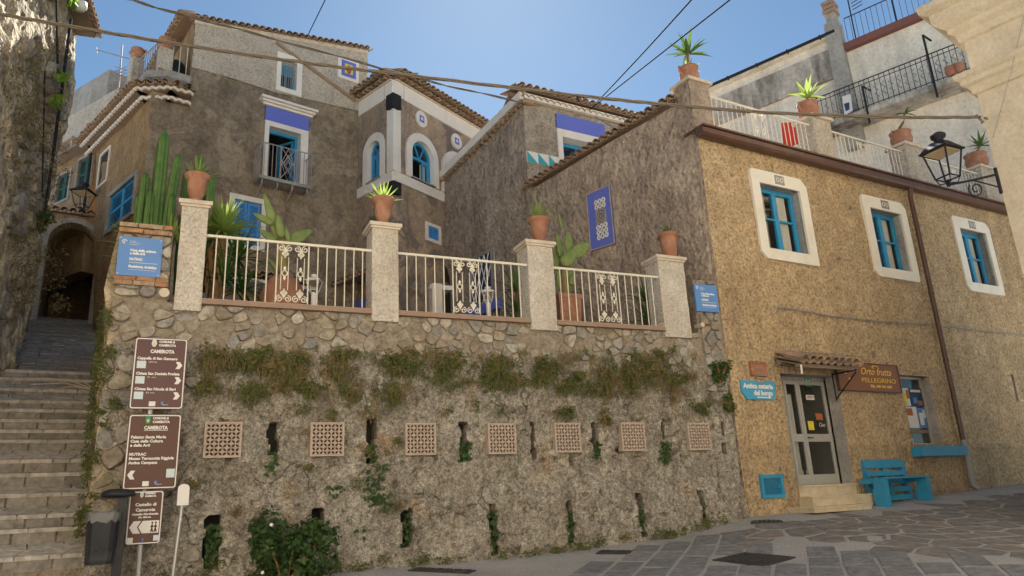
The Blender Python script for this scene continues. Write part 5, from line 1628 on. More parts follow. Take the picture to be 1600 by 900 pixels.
# corner pilaster with dark lantern heads
bis = (T1.n + T2.n).normalized(); tang = bis.cross(Vector((0, 0, 1)))
def pil(z0, z1, w, o_, m, name):
    mb = MB(); c = TC + bis * -.0
    q = lambda z: [V(TC + T1.d * (w if T1.d.dot(T1.n) == 0 else w) + T1.n * o_, z), V(TC + (T1.n + T2.n) * o_, z), V(TC + T2.d * w + T2.n * o_, z), V(TC, z)]
    mb.prism3(q(z1), q(z0)); return mb.obj(name, m, tw)
pil(10.926, 13.399, .22, .08, 'white', 'corner_pilaster')
zcap = T2.sz(624, 158)[1]
pil(12.90, 13.38, .17, .15, 'ironblack', 'lantern_head')
pil(10.18, 10.56, .17, .14, 'ironblack', 'lantern_head')
for x, y in ((657, 187), (711.8, 221.6)):
    s, z = T2.sz(x, y); mb = MB(); mb.prism(T2, [(s + .25 * cos(2 * pi * i / 20), z + .27 * sin(2 * pi * i / 20)) for i in range(20)], .0, .06); o = mb.obj('medallion', 'white', tw)
    mb = MB(); mb.box(T2, s - .10, s + .10, z - .11, z + .11, .05, .068); mb.obj('medallion_tile', 'ultra', o)
    mb = MB(); mb.box(T2, s - .045, s + .045, z - .05, z + .05, .06, .076); mb.obj('tile_centre', 'white', o)
for fr, lo, hi in ((T1, sC + .02, .25), (T2, .02, 5.2)):
    tile_row(tw, fr.pt(lo, ZE + .16, .36), fr.pt(hi, ZE + .16, .36), fr.n * .93 + Vector((0, 0, -.36)), .2, rows=3)
    tile_row(tw, fr.pt(lo, ZE - .0, .22), fr.pt(hi, ZE - .0, .22), fr.n * .99 + Vector((0, 0, -.1)), .2, rows=1, under=False, bedm='cap')
mb = MB(); zr_ = ZE + .14
apx = V(T1.pt(.3, 0, -2.6), ZE + 1.0); apy = V(T2.pt(5.2, 0, -2.6), ZE + 1.0); apc = V(TC - bis * 3.6, ZE + 1.0)
mb.poly([V(TC, zr_), T1.pt(.3, zr_, 0), apx, apc]); mb.poly([V(TC, zr_), apc, apy, T2.pt(5.2, zr_, 0)]); mb.obj('roof', 'tilebed', tw)
shw = T2.rect(664, 346, 688, 384)
mb = MB(); ring(mb, T2, rpoly(grow(shw, .0)), rpoly(grow(shw, -.10)), .0, .05); o = mb.obj('shuttered_window', 'white', tw); shutter(o, T2, grow(shw, -.11), .02, 'shutter')
# porch at the foot of the tower, dark archway beside it
c0, c1 = T1.at(512, 447, .8), T1.at(578, 424, .8)
mb = MB()
# porch at the tower foot, arch and post in the garden court
ta, tb = T1.s_of(c0), T1.s_of(c1); pz2 = min(c0.z, c1.z) + .05
tile_row(tw, T1.pt(ta, pz2, .8), T1.pt(tb, pz2, .8), T1.n * .93 + Vector((0, 0, -.3)), .2, rows=2)
mb = MB(); mb.box(T1, min(ta, tb), max(ta, tb), pz2 - .95, pz2 - .35, .0, .05); mb.obj('blue_band', 'ultra', tw)
mb = MB(); mb.box(T1, min(ta, tb), max(ta, tb), pz2 - 2.0, pz2 - .951, .0, .04); mb.obj('white_band', 'white', tw)
ra = S.rect(640, 402, 700, 480)
aa = S.s_of(S.at(640, 440)); ab = S.s_of(S.at(706, 440))
# dark vaulted passage at the foot of the gabled house
pa_ = (min(aa, ab), max(aa, ab) - .2, BASE - .3, S.sz(672, 408)[1])
oa, ia = arch(grow(pa_, .22)), arch(pa_)
mb = MB(); ring(mb, S, oa, ia, .0, .06); o = mb.obj('archway', 'sidemid', mh, label='low stone archway at the foot of the wall')
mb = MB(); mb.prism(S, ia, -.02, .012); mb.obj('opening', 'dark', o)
gp_ = W.at(681, 470, -4.5)
t = thing('garden_post', 'pale blue grey post with a bracket in the garden court', 'post', Vector((gp_.x, gp_.y, SILL - .12)))
zt = W.sz(681, 445, -4.5)[1]
mb = MB(); s = W.s_of(gp_); mb.box(W, s - .12, s + .12, SILL - .12, zt, -4.62, -4.38); mb.obj('shaft', 'curtain', t)
mb = MB(); mb.box(W, s - .15, s + .38, zt - .12, zt - .02, -4.58, -4.42); mb.obj('bracket', 'lampwhite', t)

# ---------------------------------------------------------------- alley: arch house and what rises behind it
ah = thing('alley_house', 'shadowed ochre house bridging the stairway with a round arch', 'house', AH.pt(0, 7, 0))
ao = (AH.sz(67, 430)[0], AH.sz(146, 430)[0], AH.sz(105, 492)[1] - .3, AH.sz(105, 347)[1])
a_l, a_r = AH.sz(40, 400)[0], AH.sz(168, 400)[0]
atop = AH.sz(105, 336)[1]
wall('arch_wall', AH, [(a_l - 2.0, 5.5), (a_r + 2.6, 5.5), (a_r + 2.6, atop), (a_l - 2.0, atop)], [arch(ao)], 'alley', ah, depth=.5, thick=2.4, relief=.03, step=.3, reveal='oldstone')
mb = MB(); ring(mb, AH, arch(grow(ao, .14)), arch(ao), .0, .04); mb.obj('arch_ring', 'greyconc', ah)
# vault behind the arch
iv = arch(ao); mb = MB()
for i in range(len(iv)):
    p, q = iv[i], iv[(i + 1) % len(iv)]
    mb.poly([AH.pt(*p, -.49), AH.pt(*q, -.49), AH.pt(*q, -5), AH.pt(*p, -5)])
mb.poly([AH.pt(*p, -5) for p in iv]); mb.obj('passage', 'alley', ah)
tile_row(ah, AH.pt(a_l, atop + .06, .16), AH.pt(a_r, atop + .06, .16), AH.n * .95 + Vector((0, 0, -.3)), .2, rows=2)
UH = Fr(WG.pt(wl_ - .35, 0, -.02), -58)
u_pts = [(0, 8.5), (6.0, 8.5), (6.0, UH.sz(100, 262)[1]), (0, UH.sz(150, 230)[1])]
zu = UH.sz(150, 229)[1]
u_pts = [(0, 8.5), (6.5, 8.5), (6.5, zu), (0, zu)]
w1 = UH.rect(122, 290, 145, 243); 
w1 = (UH.s_of(UH.at(144, 265)), UH.s_of(UH.at(123, 265)), UH.sz(132, 293)[1], UH.sz(134, 247)[1])
w2 = (UH.s_of(UH.at(109, 285)), UH.s_of(UH.at(91, 285)), UH.sz(100, 312)[1], UH.sz(102, 272)[1])
uh = thing('upper_alley_house', 'ochre house over the alley with dark green shutters', 'house', UH.pt(2, 8.5, 0))
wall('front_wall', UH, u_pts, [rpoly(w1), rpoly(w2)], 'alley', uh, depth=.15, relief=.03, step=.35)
for w_ in (w1, w2):
    mb = MB(); ring(mb, UH, rpoly(grow(w_, .07)), rpoly(w_), .0, .04); o = mb.obj('shuttered_window', 'greyconc', uh); shutter(o, UH, (w_[0] + .01, w_[1] - .01, w_[2], w_[3]), -.04, 'green'); recess(o, UH, w_, -.1, .3)
mb = MB(); mb.box(UH, -.05, 6.5, zu, zu + .09, -.5, .38); mb.obj('eaves_board', 'wood', uh)
zb2 = UH.sz(140, 170, -1.0)[1]; ze2 = UH.sz(150, 178, -1.0)[1]
mb = MB(); mb.box(UH, -.6, 6.5, zu + .092, UH.sz(150, 184, -.7)[1], -1.2, -.15); mb.obj('attic_wall', 'upper', uh)
za_ = UH.sz(150, 184, -.7)[1]
mb = MB(); s_a, s_b = UH.s_of(UH.at(170, 160, -.6)), UH.s_of(UH.at(112, 160, -.6))
mb.box(UH, s_a, s_a + 2.2, za_ + .001, UH.sz(143, 138, -.6)[1] + .2, -2.2, -.5); mb.obj('roof_parapet', 'greyconc', uh)
mb = MB()
for i in range(5): mb.tube([UH.pt(s_a + 2.3 + i * .5, za_ + .0, -.8), UH.pt(s_a + 2.3 + i * .5, za_ + .9, -.8)], .012, 4)
for zz in (.3, .6, .9): mb.tube([UH.pt(s_a + 2.3, za_ + zz, -.8), UH.pt(s_a + 4.5, za_ + zz, -.8)], .008, 4)
mb.obj('wire_fence', 'irongrey', uh)
mb = MB(); mb.box(UH, .6, 1.6, zu + .3, zu + .37, -.15, .45); mb.box(UH, .7, .78, zu + .09, zu + .31, -.1, .38); mb.box(UH, 1.4, 1.48, zu + .09, zu + .31, -.1, .38); mb.obj('lean_to', 'terrapale', uh)
mb = MB(); s = UH.s_of(UH.at(152, 240, .1)); mb.tube([UH.pt(.05, zu + .3, .45), UH.pt(.02, zu - .2, .12), UH.pt(.02, atop - .1, .12)], .04, 8); mb.obj('downpipe', 'ironblack', uh)
# left flank of the alley beyond the old stone house
lf0, lf1 = LB.pt(-.42, 0, -.05), AH.pt(ao[0] - .12, 0, .3)
LF = Fr(lf0, math.degrees(atan2((lf1 - lf0).x, (lf1 - lf0).y)))
o = wall('alley_left_wall', LF, [(0, 2.5), ((lf1 - lf0).length, 5), ((lf1 - lf0).length, 9.5), (0, 9.5)], [], 'oldstone', None, relief=.06, step=.3)
tag(o, 'dim rough stone wall lining the left of the alley up to the arch', 'wall')

def lantern(base, h, label, m, hang=False, cat='lantern', name='street_lantern', tilt=None, group=None, glass=True, fat=1.0):
    """four sided lantern: pyramid hood with chimney, tapering glazed cage, foot"""
    t = thing(name, label, cat, base, group)
    b = Vector(base); w = h * .20 * fat; w2 = h * .125 * fat
    rot = Matrix.Rotation(tilt or 0, 3, 'Z')
    sq = lambda r, z: [b + rot @ Vector((sx * r, sy * r, z)) for sx, sy in ((-1, -1), (1, -1), (1, 1), (-1, 1))]
    mb = MB()
    lo, hi = sq(w2, h * .16), sq(w, h * .62)
    for i in range(4): mb.tube([lo[i], hi[i]], h * .016, 5)
    for q in (lo, hi): mb.tube(q + [q[0]], h * .014, 5)
    mb.obj('cage', m, t)
    mb = MB(); mb.prism3(sq(w * 1.22, h * .645), sq(w * 1.22, h * .62)); mb.prism3(sq(w * .52, h * .80), sq(w * 1.18, h * .646)); mb.obj('hood', m, t)
    mb = MB(); mb.lathe(b, [(w * .42, h * .80), (w * .34, h * .85), (w * .55, h * .88), (w * .60, h * .93), (w * .35, h * .97), (.004, h * .99)], 12); mb.obj('chimney', m, t, smooth=True)
    mb = MB(); mb.prism3(sq(w * .95, h * .612), sq(w * .95, h * .600)); mb.obj('reflector', 'lampgold', t)
    if glass:
        for i in range(4):
            mb = MB(); mb.poly([lo[i], lo[(i + 1) % 4], hi[(i + 1) % 4], hi[i]]); mb.obj('pane', 'glass', t)
    mb = MB(); mb.lathe(b, [(.004, 0), (h * .03, h * .02), (h * .022, h * .08), (h * .05, h * .10), (h * .02, h * .13)], 8)
    for i in range(4): mb.tube([b + Vector((0, 0, h * .07)), b + (lo[i] - b) * .75 + Vector((0, 0, -h * .06)), lo[i]], h * .011, 4)
    mb.obj('foot', m, t)
    return t
pb_ = AH.at(125, 343, .25)
lantern(Vector((pb_.x, pb_.y, atop + .1)), .85, 'dark iron lantern standing over the alley arch', 'ironblack', fat=1.25, glass=False)
# antenna on the roofs at the left
ap_ = MA.at(186, 130, -4.0)
t = thing('tv_antenna', 'tall thin television antenna between the old house and the alley terrace', 'antenna', ap_)
mb = MB(); top = MA.at(191, 70, -4.0); d_ = top - ap_; mb.tube([ap_ - d_ * .6, top], .025, 6); mb.obj('mast', 'irongrey', t)
l, r = MA.at(151, 78, -4.0), MA.at(224, 98, -4.0); mb = MB(); mb.tube([l, r], .018, 5); mb.tube([MA.at(151, 74, -4), MA.at(151.5, 83, -4)], .015, 4); mb.obj('boom', 'irongrey', t)
mb = MB()
for k in range(4): mb.tube([MA.at(178, 104 + k * 7, -4.0), MA.at(200, 110 + k * 5, -4.0)], .012, 4); mb.tube([MA.at(178 + k * 2, 112 + k * 4, -4.0), MA.at(199, 104 + k * 5, -4.0)], .012, 4)
mb.obj('elements', 'irongrey', t)

# ---------------------------------------------------------------- old stone house at the left edge
ls = thing('old_stone_house', 'ancient streaked stone house wall at the left edge of the stairway', 'house', LB.pt(-2, 2, 0))
zl = LB.sz(123, 60)[1]
sl = LB.s_of(LB.at(74, 320))
ns, nz = 90, 150
vs = []
s_lo = -9.0
EDGE = [(-5, -1.1), (3.67, -.95), (4.4, -.46), (5.62, -.2), (7.09, -.09), (9.05, .34), (10.61, .53), (12.43, .59), (20, .6)]
def edge(z):
    for (za_, sa_), (zb_, sb_) in zip(EDGE, EDGE[1:]):
        if z <= zb_: return sa_ + (sb_ - sa_) * (z - za_) / (zb_ - za_)
    return .6
for j in range(nz + 1):
    z = .2 + (zl + .2 - .2) * j / nz
    for i in range(ns + 1):
        s = s_lo + (edge(z) - s_lo) * (i / ns) ** .5
        p = Vector((s, z, 0))
        n = .10 * noise.noise(p * .5) + .08 * noise.noise(Vector((s * 1.6, z * 1.2, 3))) + .05 * noise.noise(Vector((s * 4, z * 2.4, 5))) + .03 * noise.noise(p * 7)
        c = noise.voronoi(Vector((s * 2.2, z * 2.6, 0)))[0]
        n += .07 * max(0, c[1] - c[0] - .1)
        vs.append(LB.pt(s, z, n))
mb = MB(); mb.mesh(vs, [[j * (ns + 1) + i, j * (ns + 1) + i + 1, (j + 1) * (ns + 1) + i + 1, (j + 1) * (ns + 1) + i] for j in range(nz) for i in range(ns)])
mb.obj('stone_face', 'oldstone', ls, recalc=False)
mb = MB(); mb.prism(LB, [(s_lo, .2), (-1.1, .2)] + [(b_ - .02, a_) for a_, b_ in EDGE[1:7]] + [(.57, zl + .2), (s_lo, zl + .2)], -3.0, -.16); mb.obj('core', 'oldstone', ls)
stones(LB, -2.6, .42, 3.4, zl - .3, .26, 1.5, 'stone', lambda s, z: s < edge(z) - .3 and noise.noise(Vector((s * .7, z * .6, 8))) > .12, n0=-.08, n1=(.06, .16), gap=.05, parent=ls, seed=21)
tile_row(ls, LB.pt(-3.4, zl + .18, .42), LB.pt(.62, zl + .18, .42), LB.n * .96 + Vector((0, 0, -.2)), .2, rows=4)
mb = MB(); mb.box(LB, -3.4, .55, zl + .05, zl + .12, -.1, .34); mb.obj('eaves_board', 'wood', ls)
for x0, y0, x1, y1, r_ in ((88, -10, 90, 100, .022), (111, 30, 82, 250, .03), (82, 250, 70, 330, .028), (70, 110, 66, 300, .014)):
    mb = MB(); mb.tube([LB.at(x0, y0, .22), LB.at((x0 + x1) / 2, (y0 + y1) / 2, .20), LB.at(x1, y1, .22)], r_, 6); mb.obj('service_cable', 'cabledark', ls)
fl = LB.at(124, 16, .35)
t = thing('floodlight', 'small white floodlight under the tiled eaves at the top left', 'floodlight', fl)
mb = MB(); mb.lathe(fl, [(.004, .0), (.10, .01), (.14, .09), (.12, .2), (.05, .25), (.004, .26)], 14); mb.obj('lamp_housing', 'lampwhite', t, smooth=True)
mb = MB(); mb.tube([fl + Vector((0, 0, .2)), LB.at(118, 12, .12)], .018, 5); mb.obj('arm', 'irongrey', t)

# ---------------------------------------------------------------- white house behind the terrace
bk = thing('white_house', 'tall stained white house behind the roof terrace', 'house', BK.pt(0, 8, 0))
zE, zL1, zB1, zR1 = 16.58, 15.76, 13.10, 14.02
s_ch = BK.s_of(BK.at(1322, 120)); s_l = BK.s_of(BK.at(1095, 150)); s_r = -6
wall('left_wall', BK, [(s_ch, 6), (s_l + 2, 6), (s_l + 2, zE), (s_ch, zE)], [], 'back', bk, relief=.03, step=.5)
zst = BK.sz(1200, 190)[1]
zsd = BK.sz(1150, 163)[1]
za2, zb2_ = BK.sz(1250, 130)[1], BK.sz(1250, 95)[1]
print('bk band', zsd, za2, zb2_)
wall('stained_band', BK, [(s_ch + .01, 15.0), (s_l + 2, 15.0), (s_l + 2, 16.1), (s_ch + .01, 16.1)], [], 'backdark', bk, thick=.15, relief=.02, step=.4, n=.12, label='black streaked parapet band')
mb = MB(); mb.box(BK, s_ch, s_l + 2, zE - .10, zE + .03, -.3, .24); mb.obj('eaves_slab', 'back', bk)
mb = MB(); mb.tube([BK.pt(s_ch, zE + .0, .30), BK.pt(s_l + 2, zE + .0, .30)], .055, 7); mb.obj('gutter', 'ironblack', bk)
for i in range(5):
    a = s_ch + .5 + i * 1.15; mb = MB(); mb.tube([BK.pt(a, zE - .08, .24), BK.pt(a, zE + .06, .37)], .022, 5); mb.obj('gutter_hook', 'ironblack', bk)
wall('right_wall', BK, [(s_r, 6), (s_ch - .01, 6), (s_ch - .01, zL1), (s_r, zL1)], [], 'back', bk, relief=.03, step=.5, n=.02)
mb = MB(); mb.box(BK, s_r, s_ch - .05, zL1 + .001, zL1 + .26, -.3, .22); mb.obj('ledge', 'maroon', bk)
# pier and chimney
c_a, c_b = BK.s_of(BK.at(1328, 120, .25)), BK.s_of(BK.at(1303, 120, .25))
mb = MB(); mb.prism(BK, [(c_a - .05, 12.2), (c_b + .02, 12.2), (c_b, zE + .4), (c_a + .03, zE + .4)], -.2, .30); mb.obj('pier', 'greyconc', bk)
zct = BK.sz(1296, 2, .1)[1]
mb = MB(); mb.box(BK, c_a + .12, c_b - .08, zE + .401, zct - .5, -.25, .18); ch = mb.obj('chimney', 'greyconc', bk)
for k in range(3):
    mb = MB(); mb.box(BK, c_a + .06 + .03 * (k % 2), c_b - .02 - .03 * (k % 2), zct - .5 + k * .17 + .002, zct - .36 + k * .17, -.32, .25); mb.obj('chimney_course', 'coping', ch)
# balcony of the white house
mb = MB(); b_a, b_b = -6.0, BK.s_of(BK.at(1283, 205, .9))
mb.box(BK, b_a, b_b, zB1 - .20, zB1 - .02, .02, .92); mb.obj('balcony_slab', 'backdark', bk)
t = rail3(BK.pt(b_b, zB1, .85), BK.pt(-5, zB1, .85), 1.0, 'long black wrought iron balcony railing on the white house', 'black railings of the white house', 'ironblack', .15, extra=2)
sw = MB(); n_ = 26
for i in range(n_):
    a = b_b - .3 - i * .22
    sw.tube([BK.pt(a - .05, zB1 + .25, .85), BK.pt(a + .05, zB1 + .38, .87), BK.pt(a - .05, zB1 + .5, .85), BK.pt(a + .05, zB1 + .62, .87), BK.pt(a - .04, zB1 + .72, .85)], .02, 4)
sw.obj('twisted_bar', 'irongrey', t)
for (x0, y0, x1, y1) in ((1341, 137, 1359, 192), (1442, 55, 1465, 152)):
    p0, p1 = BK.at(x1, y1, .95), BK.at(x0, y0, .95)
    mb = MB(); mb.tube([p0, V(p0, p1.z), V(p0, p1.z) - BK.d * .1 - BK.n * .5], .035, 6); mb.obj('awning_post', 'ironblack', t)
rail3(BK.pt(s_ch - .3, zL1 + .26, .05), BK.pt(-6, zL1 + .26, .05), 1.0, 'thin black roof railing on top of the white house', 'black railings of the white house', 'ironblack', .17, r=.009)
p0 = BK.at(1403, 42, .05); t = thing('roof_pole', 'thin dark pole rising from the roof railing of the white house', 'pole', p0)
mb = MB(); mb.tube([p0, V(p0, BK.sz(1397, -15, .05)[1])], .03, 6); mb.obj('mast', 'ironblack', t)
p0 = BK.pt(c_a - .35, zL1 + .2, .0); t = thing('tv_antenna', 'lattice television antenna beside the chimney of the white house', 'antenna', p0)
mb = MB(); zt = BK.sz(1308, -10, 0)[1]; mb.tube([p0, V(p0, zt)], .025, 5); mb.obj('mast', 'ironblack', t)
mb = MB()
for k in range(5): mb.tube([V(p0, zt - .35 - k * .13) - BK.d * .08, V(p0, zt - .30 - k * .13) + BK.d * -.42], .014, 4)
mb.tube([V(p0, zt - .3), V(p0, zt - .2) - BK.d * .6], .016, 4); mb.obj('elements', 'ironblack', t)
# washing and flower boxes on the balcony
s, z = BK.sz(1325, 163, .9)
mb = MB()
for k, (m_) in enumerate((0,)):
    q = [BK.pt(s - .14, z + .30, .93), BK.pt(s + .12, z + .33, .93), BK.pt(s + .16, z - .35, .95), BK.pt(s - .12, z - .30, .96)]
    mb.prism3(q, [v - BK.n * .02 for v in q])
o = mb.obj('washing', 'paper'); tag(o, 'white cloth with dark print hung over the black balcony rail', 'washing')
mb = MB(); q = [BK.pt(s - .06, z + .02, .965), BK.pt(s + .10, z + .04, .965), BK.pt(s + .08, z - .24, .975), BK.pt(s - .03, z - .22, .975)]; mb.prism3(q, [v - BK.n * .008 for v in q]); mb.obj('print', 'papern', o)
for k, x in enumerate((1489, 1502)):
    p = BK.at(x, 124 - k * 5, .95); t = squat_pot(Vector((p.x, p.y, zB1 + .02)), .16, .26, ('left of two low terracotta pots at the end of the black balcony', 'right of two low terracotta pots at the end of the black balcony')[k], 'pots on the white house balcony', handles=False)
# red towel and deck chair on the roof terrace
q = [F.pt(*F.sz(x, y, -1.2), -1.2) for x, y in ((1222, 192), (1253, 190), (1256, 222), (1226, 232))]
mb = MB(); mb.prism3(q, [v - F.n * .03 for v in q]); o = mb.obj('towel', 'red'); tag(o, 'bright red towel hanging behind the cream terrace railing', 'towel')
s, z = F.sz(1205, 215, -1.5)
t = thing('drying_rack', 'pale folding rack with dark cloth behind the terrace railing', 'rack', F.pt(s, FS, -1.5))
mb = MB(); mb.box(F, s - .9, s + .1, 9.45, 9.62, -1.6, -1.5); mb.obj('dark_cloth', 'papern', t)
mb = MB(); mb.box(F, s + .35, s + .75, 9.0, 9.5, -1.6, -1.57); mb.obj('yellow_cloth', 'papery', t)
mb = MB()
for a in (-.9, .1, .75): mb.tube([F.pt(s + a, FS - .02, -1.55), F.pt(s + a, 9.62, -1.55)], .02, 5)
mb.obj('frame', 'ironblack', t)

# ---------------------------------------------------------------- yellow house at the right edge
yh = thing('yellow_house', 'yellow stuccoed house with heavy stepped cornices at the right edge', 'house', RB.pt(-2, 1.2, 0))
mb = MB()
wall('front_wall', RB, [(-9, .0), (.0, .0), (.0, 12), (-9, 12)], [], 'yellow', yh, relief=.008, step=.6, thick=.3)
END = Fr(RB.pt(0, 0, 0), 51); 
mb = MB(); mb.poly([RB.pt(0, 0, -.0), RB.pt(0, 0, -5), RB.pt(0, 12, -5), RB.pt(0, 12, 0)]); mb.obj('end_wall', 'yellow', yh)
def cornice(z0, prof, name):
    """moulding that returns round the corner of the house"""
    mb = MB(); n = len(prof)
    A = [RB.pt(-9, z0 + z, o_) for o_, z in prof]; B = [RB.pt(o_, z0 + z, o_) for o_, z in prof]; Cc = [RB.pt(o_, z0 + z, -5) for o_, z in prof]
    for P, Q_ in ((A, B), (B, Cc)):
        k = len(mb.v); mb.v += P + Q_
        for i in range(n - 1): mb.f.append([k + i, k + i + 1, k + n + i + 1, k + n + i])
    return mb.obj(name, 'yellow', yh)
zc1 = RB.sz(1528, 150)[1] + .02
lowc = [(0, 0), (.05, .02), (.06, .10), (.10, .16), (.16, .20), (.17, .28), (.23, .33), (.24, .40), (.23, .42), (.0, .46)]
zc1 = 8.10
print('zc1', RB.sz(1528, 150), RB.sz(1495, 126, .2), RB.sz(1446, 37, .4), RB.sz(1507, 83))
cornice(zc1, lowc, 'string_cornice')
cornice(9.15, [(0, 0), (.06, .03), (.08, .16), (.16, .22), (.17, .30), (.30, .40), (.33, .46), (.34, .62), (.46, .68), (.48, .80), (.46, .84), (.0, .9)], 'main_cornice')
mb = MB(); mb.tube([RB.at(1600, 25, .03), RB.at(1580, 110, .26), RB.at(1552, 215, .03)], .006, 4); mb.obj('wire', 'irongrey', yh)
# street lamp on a scrolled bracket from that corner
LP = lambda x, y: RB.at(x, y, .0) if False else atY(x, y, 11.4)
lampb = atY(1484, 292, 11.4)
h_ = (atY(1470, 212, 11.4) - atY(1487, 297, 11.4)).z
t = lantern(lampb, h_ * 1.02, 'old black lantern street lamp on a scrolled wall bracket', 'ironblack', cat='street lamp', name='street_lamp', tilt=radians(25), glass=False)
p_w = RB.pt(.0, atY(1560, 266, 11.5).z, -.02)
p_w = Vector((p_w.x, p_w.y, atY(1556, 268, 11.4).z))
mb = MB(); mb.tube([lampb + Vector((0, 0, h_ * .04)), (lampb + p_w) / 2 + Vector((0, 0, .01)), p_w], .022, 8)
mid_ = lampb.lerp(p_w, .45)
e1 = (p_w - lampb).normalized(); e2 = Vector((0, 0, 1))
R0_ = .15
mb.tube([mid_ + e1 * 0 + e1 * (R0_ * (1 - .75 * i / 22) * cos(pi * .75 + i * .42) + .05) + e2 * (-R0_ * 1.05 + R0_ * (1 - .75 * i / 22) * sin(pi * .75 + i * .42)) for i in range(23)], .013, 6)
mb.tube([lampb.lerp(p_w, .5), p_w - Vector((0, 0, .13)) - Vector((0, 0, .12))], .013, 6)
mb.obj('bracket', 'ironblack', t)
mb = MB(); mb.tube([p_w - e1 * .02 - Vector((0, 0, .35)), p_w - e1 * .02 + Vector((0, 0, .12))], .03, 6); mb.obj('wall_plate', 'ironblack', t)
# ================================================================== STREET FURNITURE AND SIGNS
# canopy over the shop door
cs0, cs1 = F.sz(1207, 548, .55)[0], F.sz(1345, 572, .55)[0]
cz = F.sz(1275, 568, .55)[1]
cs0 = F.sz(1209, 552, .0)[0]; cs1 = F.sz(1342, 575, .6)[0]
can = thing('door_canopy', 'small weathered clay tiled canopy on iron struts over the shop door', 'canopy', F.pt((cs0 + cs1) / 2, cz, .1))
tile_row(can, F.pt(cs0, cz + .03, .62), F.pt(cs1, cz + .03, .62), F.n * .93 + Vector((0, 0, -.36)), .185, rows=2, back=.26)
mb = MB(); q = lambda n, z: [F.pt(cs0 - .02, z, n), F.pt(cs1 + .02, z, n)]
for nn in (.52, .1):
    zz = cz - .045 + (.62 - nn) * .30
    mb.box(F, cs0 - .02, cs1 + .02, zz - .07, zz, nn - .04, nn + .04)
mb.obj('beam', 'wood', can)
mb = MB()
q = [F.pt(cs0, cz - .03, .58), F.pt(cs1, cz - .03, .58), F.pt(cs1, cz + .16, .0), F.pt(cs0, cz + .16, .0)]; mb.prism3(q, [v - Vector((0, 0, .02)) for v in q]); mb.obj('board', 'wood', can)
for a in (cs1 - .08,):
    mb = MB(); mb.tube([F.pt(a, cz - .12, .58), F.pt(a - .0, cz - .58, .03)], .016, 5); mb.tube([F.pt(a, cz - .08, .6), F.pt(a, cz - .08, .02)], .018, 5); mb.tube([F.pt(a, cz - .05, .03), F.pt(a, cz - .62, .03)], .016, 5); mb.obj('strut', 'ironblack', can)
mb = MB(); mb.tube([F.pt(cs0 + .02, cz - .05, .58), F.pt(cs0 + .02, cz - .22, .57)], .02, 6); mb.obj('drip_spout', 'lampwhite', can)
# brown shop board
s0, s1 = F.sz(1310, 590, .06)[0], F.sz(1404, 590, .06)[0]
z1 = F.sz(1355, 569, .06)[1]; z0 = F.sz(1360, 610.5, .06)[1]
sg = thing('shop_sign', 'brown shop board with yellow lettering under the canopy', 'shop sign', F.pt((s0 + s1) / 2, z0, .05))
mb = MB(); mb.box(F, s0, s1, z0, z1, .01, .06); mb.obj('board', 'shopbrown', sg)
mb = MB(); ring(mb, F, rpoly((s0 - .02, s1 + .02, z0 - .02, z1 + .02)), rpoly((s0, s1, z0, z1)), .01, .075); mb.obj('frame', 'gutter', sg)
w_ = s1 - s0; h_ = z1 - z0
text('Orto frutta', F, s0 + w_ * .36, z0 + h_ * .60, .063, h_ * .27, 'neon', sg, shear=.35, width=w_ * .50)
text('PELLEGRINO', F, s0 + w_ * .36, z0 + h_ * .315, .063, h_ * .17, 'neon', sg, width=w_ * .57)
text('TEL. 349 164 1631', F, s0 + w_ * .49, z0 + h_ * .13, .063, h_ * .09, 'neon', sg, width=w_ * .36, bold=.004)
# yellow brush strokes and the carrot-like mark of the board
mb = MB()
mb.tube([F.pt(s0 + w_ * (.62 + .05 * cos(t_)), z0 + h_ * (.90 + .05 * sin(t_)), .066) for t_ in [i * .35 for i in range(13)]], .010, 5)
mb.obj('scroll_stroke', 'neon', sg)
mb = MB(); mb.prism(F, [(s0 + w_ * .10, z0 + h_ * .60), (s0 + w_ * .13, z0 + h_ * .58), (s0 + w_ * .19, z0 + h_ * .84), (s0 + w_ * .17, z0 + h_ * .86)], .062, .066)
mb.obj('leaf_emblem', 'neon', sg)
mb = MB(); mb.prism(F, [(s0 + w_ * .16, z0 + h_ * .32), (s0 + w_ * .19, z0 + h_ * .38), (s0 + w_ * .18, z0 + h_ * .46), (s0 + w_ * .155, z0 + h_ * .42)], .062, .066)
mb.obj('emblem', 'neon', sg)
# blue osteria board, its lower corners cut
q = [F.sz(x, y, .05) for x, y in ((1157, 593.5), (1210, 597), (1213, 616), (1208, 625), (1168, 622.5), (1161, 615))]
s0, z1 = q[0]; s1 = q[1][0]; z0 = q[3][1]; zt = (q[0][1] + q[1][1]) / 2
q = [(s0, zt), (s1, zt), (s1, z0 + .12), (s1 - .1, z0), (s0 + .12, z0), (s0, z0 + .14)]
os_ = thing('osteria_sign', 'light blue wooden board with white gothic lettering and an arrow', 'sign', F.pt((s0 + s1) / 2, z0, .03))
mb = MB(); mb.prism(F, q, -.03, .05); mb.obj('board', 'osteria', os_)
w_ = s1 - s0; h_ = zt - z0
text('Antica osteria', F, s0 + w_ * .06, z0 + h_ * .60, .052, h_ * .26, 'signwhite', os_, width=w_ * .88, bold=.006)
text('del borgo', F, s0 + w_ * .34, z0 + h_ * .24, .052, h_ * .26, 'signwhite', os_, width=w_ * .56, bold=.006)
mb = MB(); mb.box(F, s0 + w_ * .42, s0 + w_ * .78, z0 + h_ * .09, z0 + h_ * .15, .045, .055); mb.prism(F, [(s0 + w_ * .76, z0 + h_ * .05), (s0 + w_ * .86, z0 + h_ * .12), (s0 + w_ * .76, z0 + h_ * .19)], .045, .055); mb.obj('arrow', 'signwhite', os_)
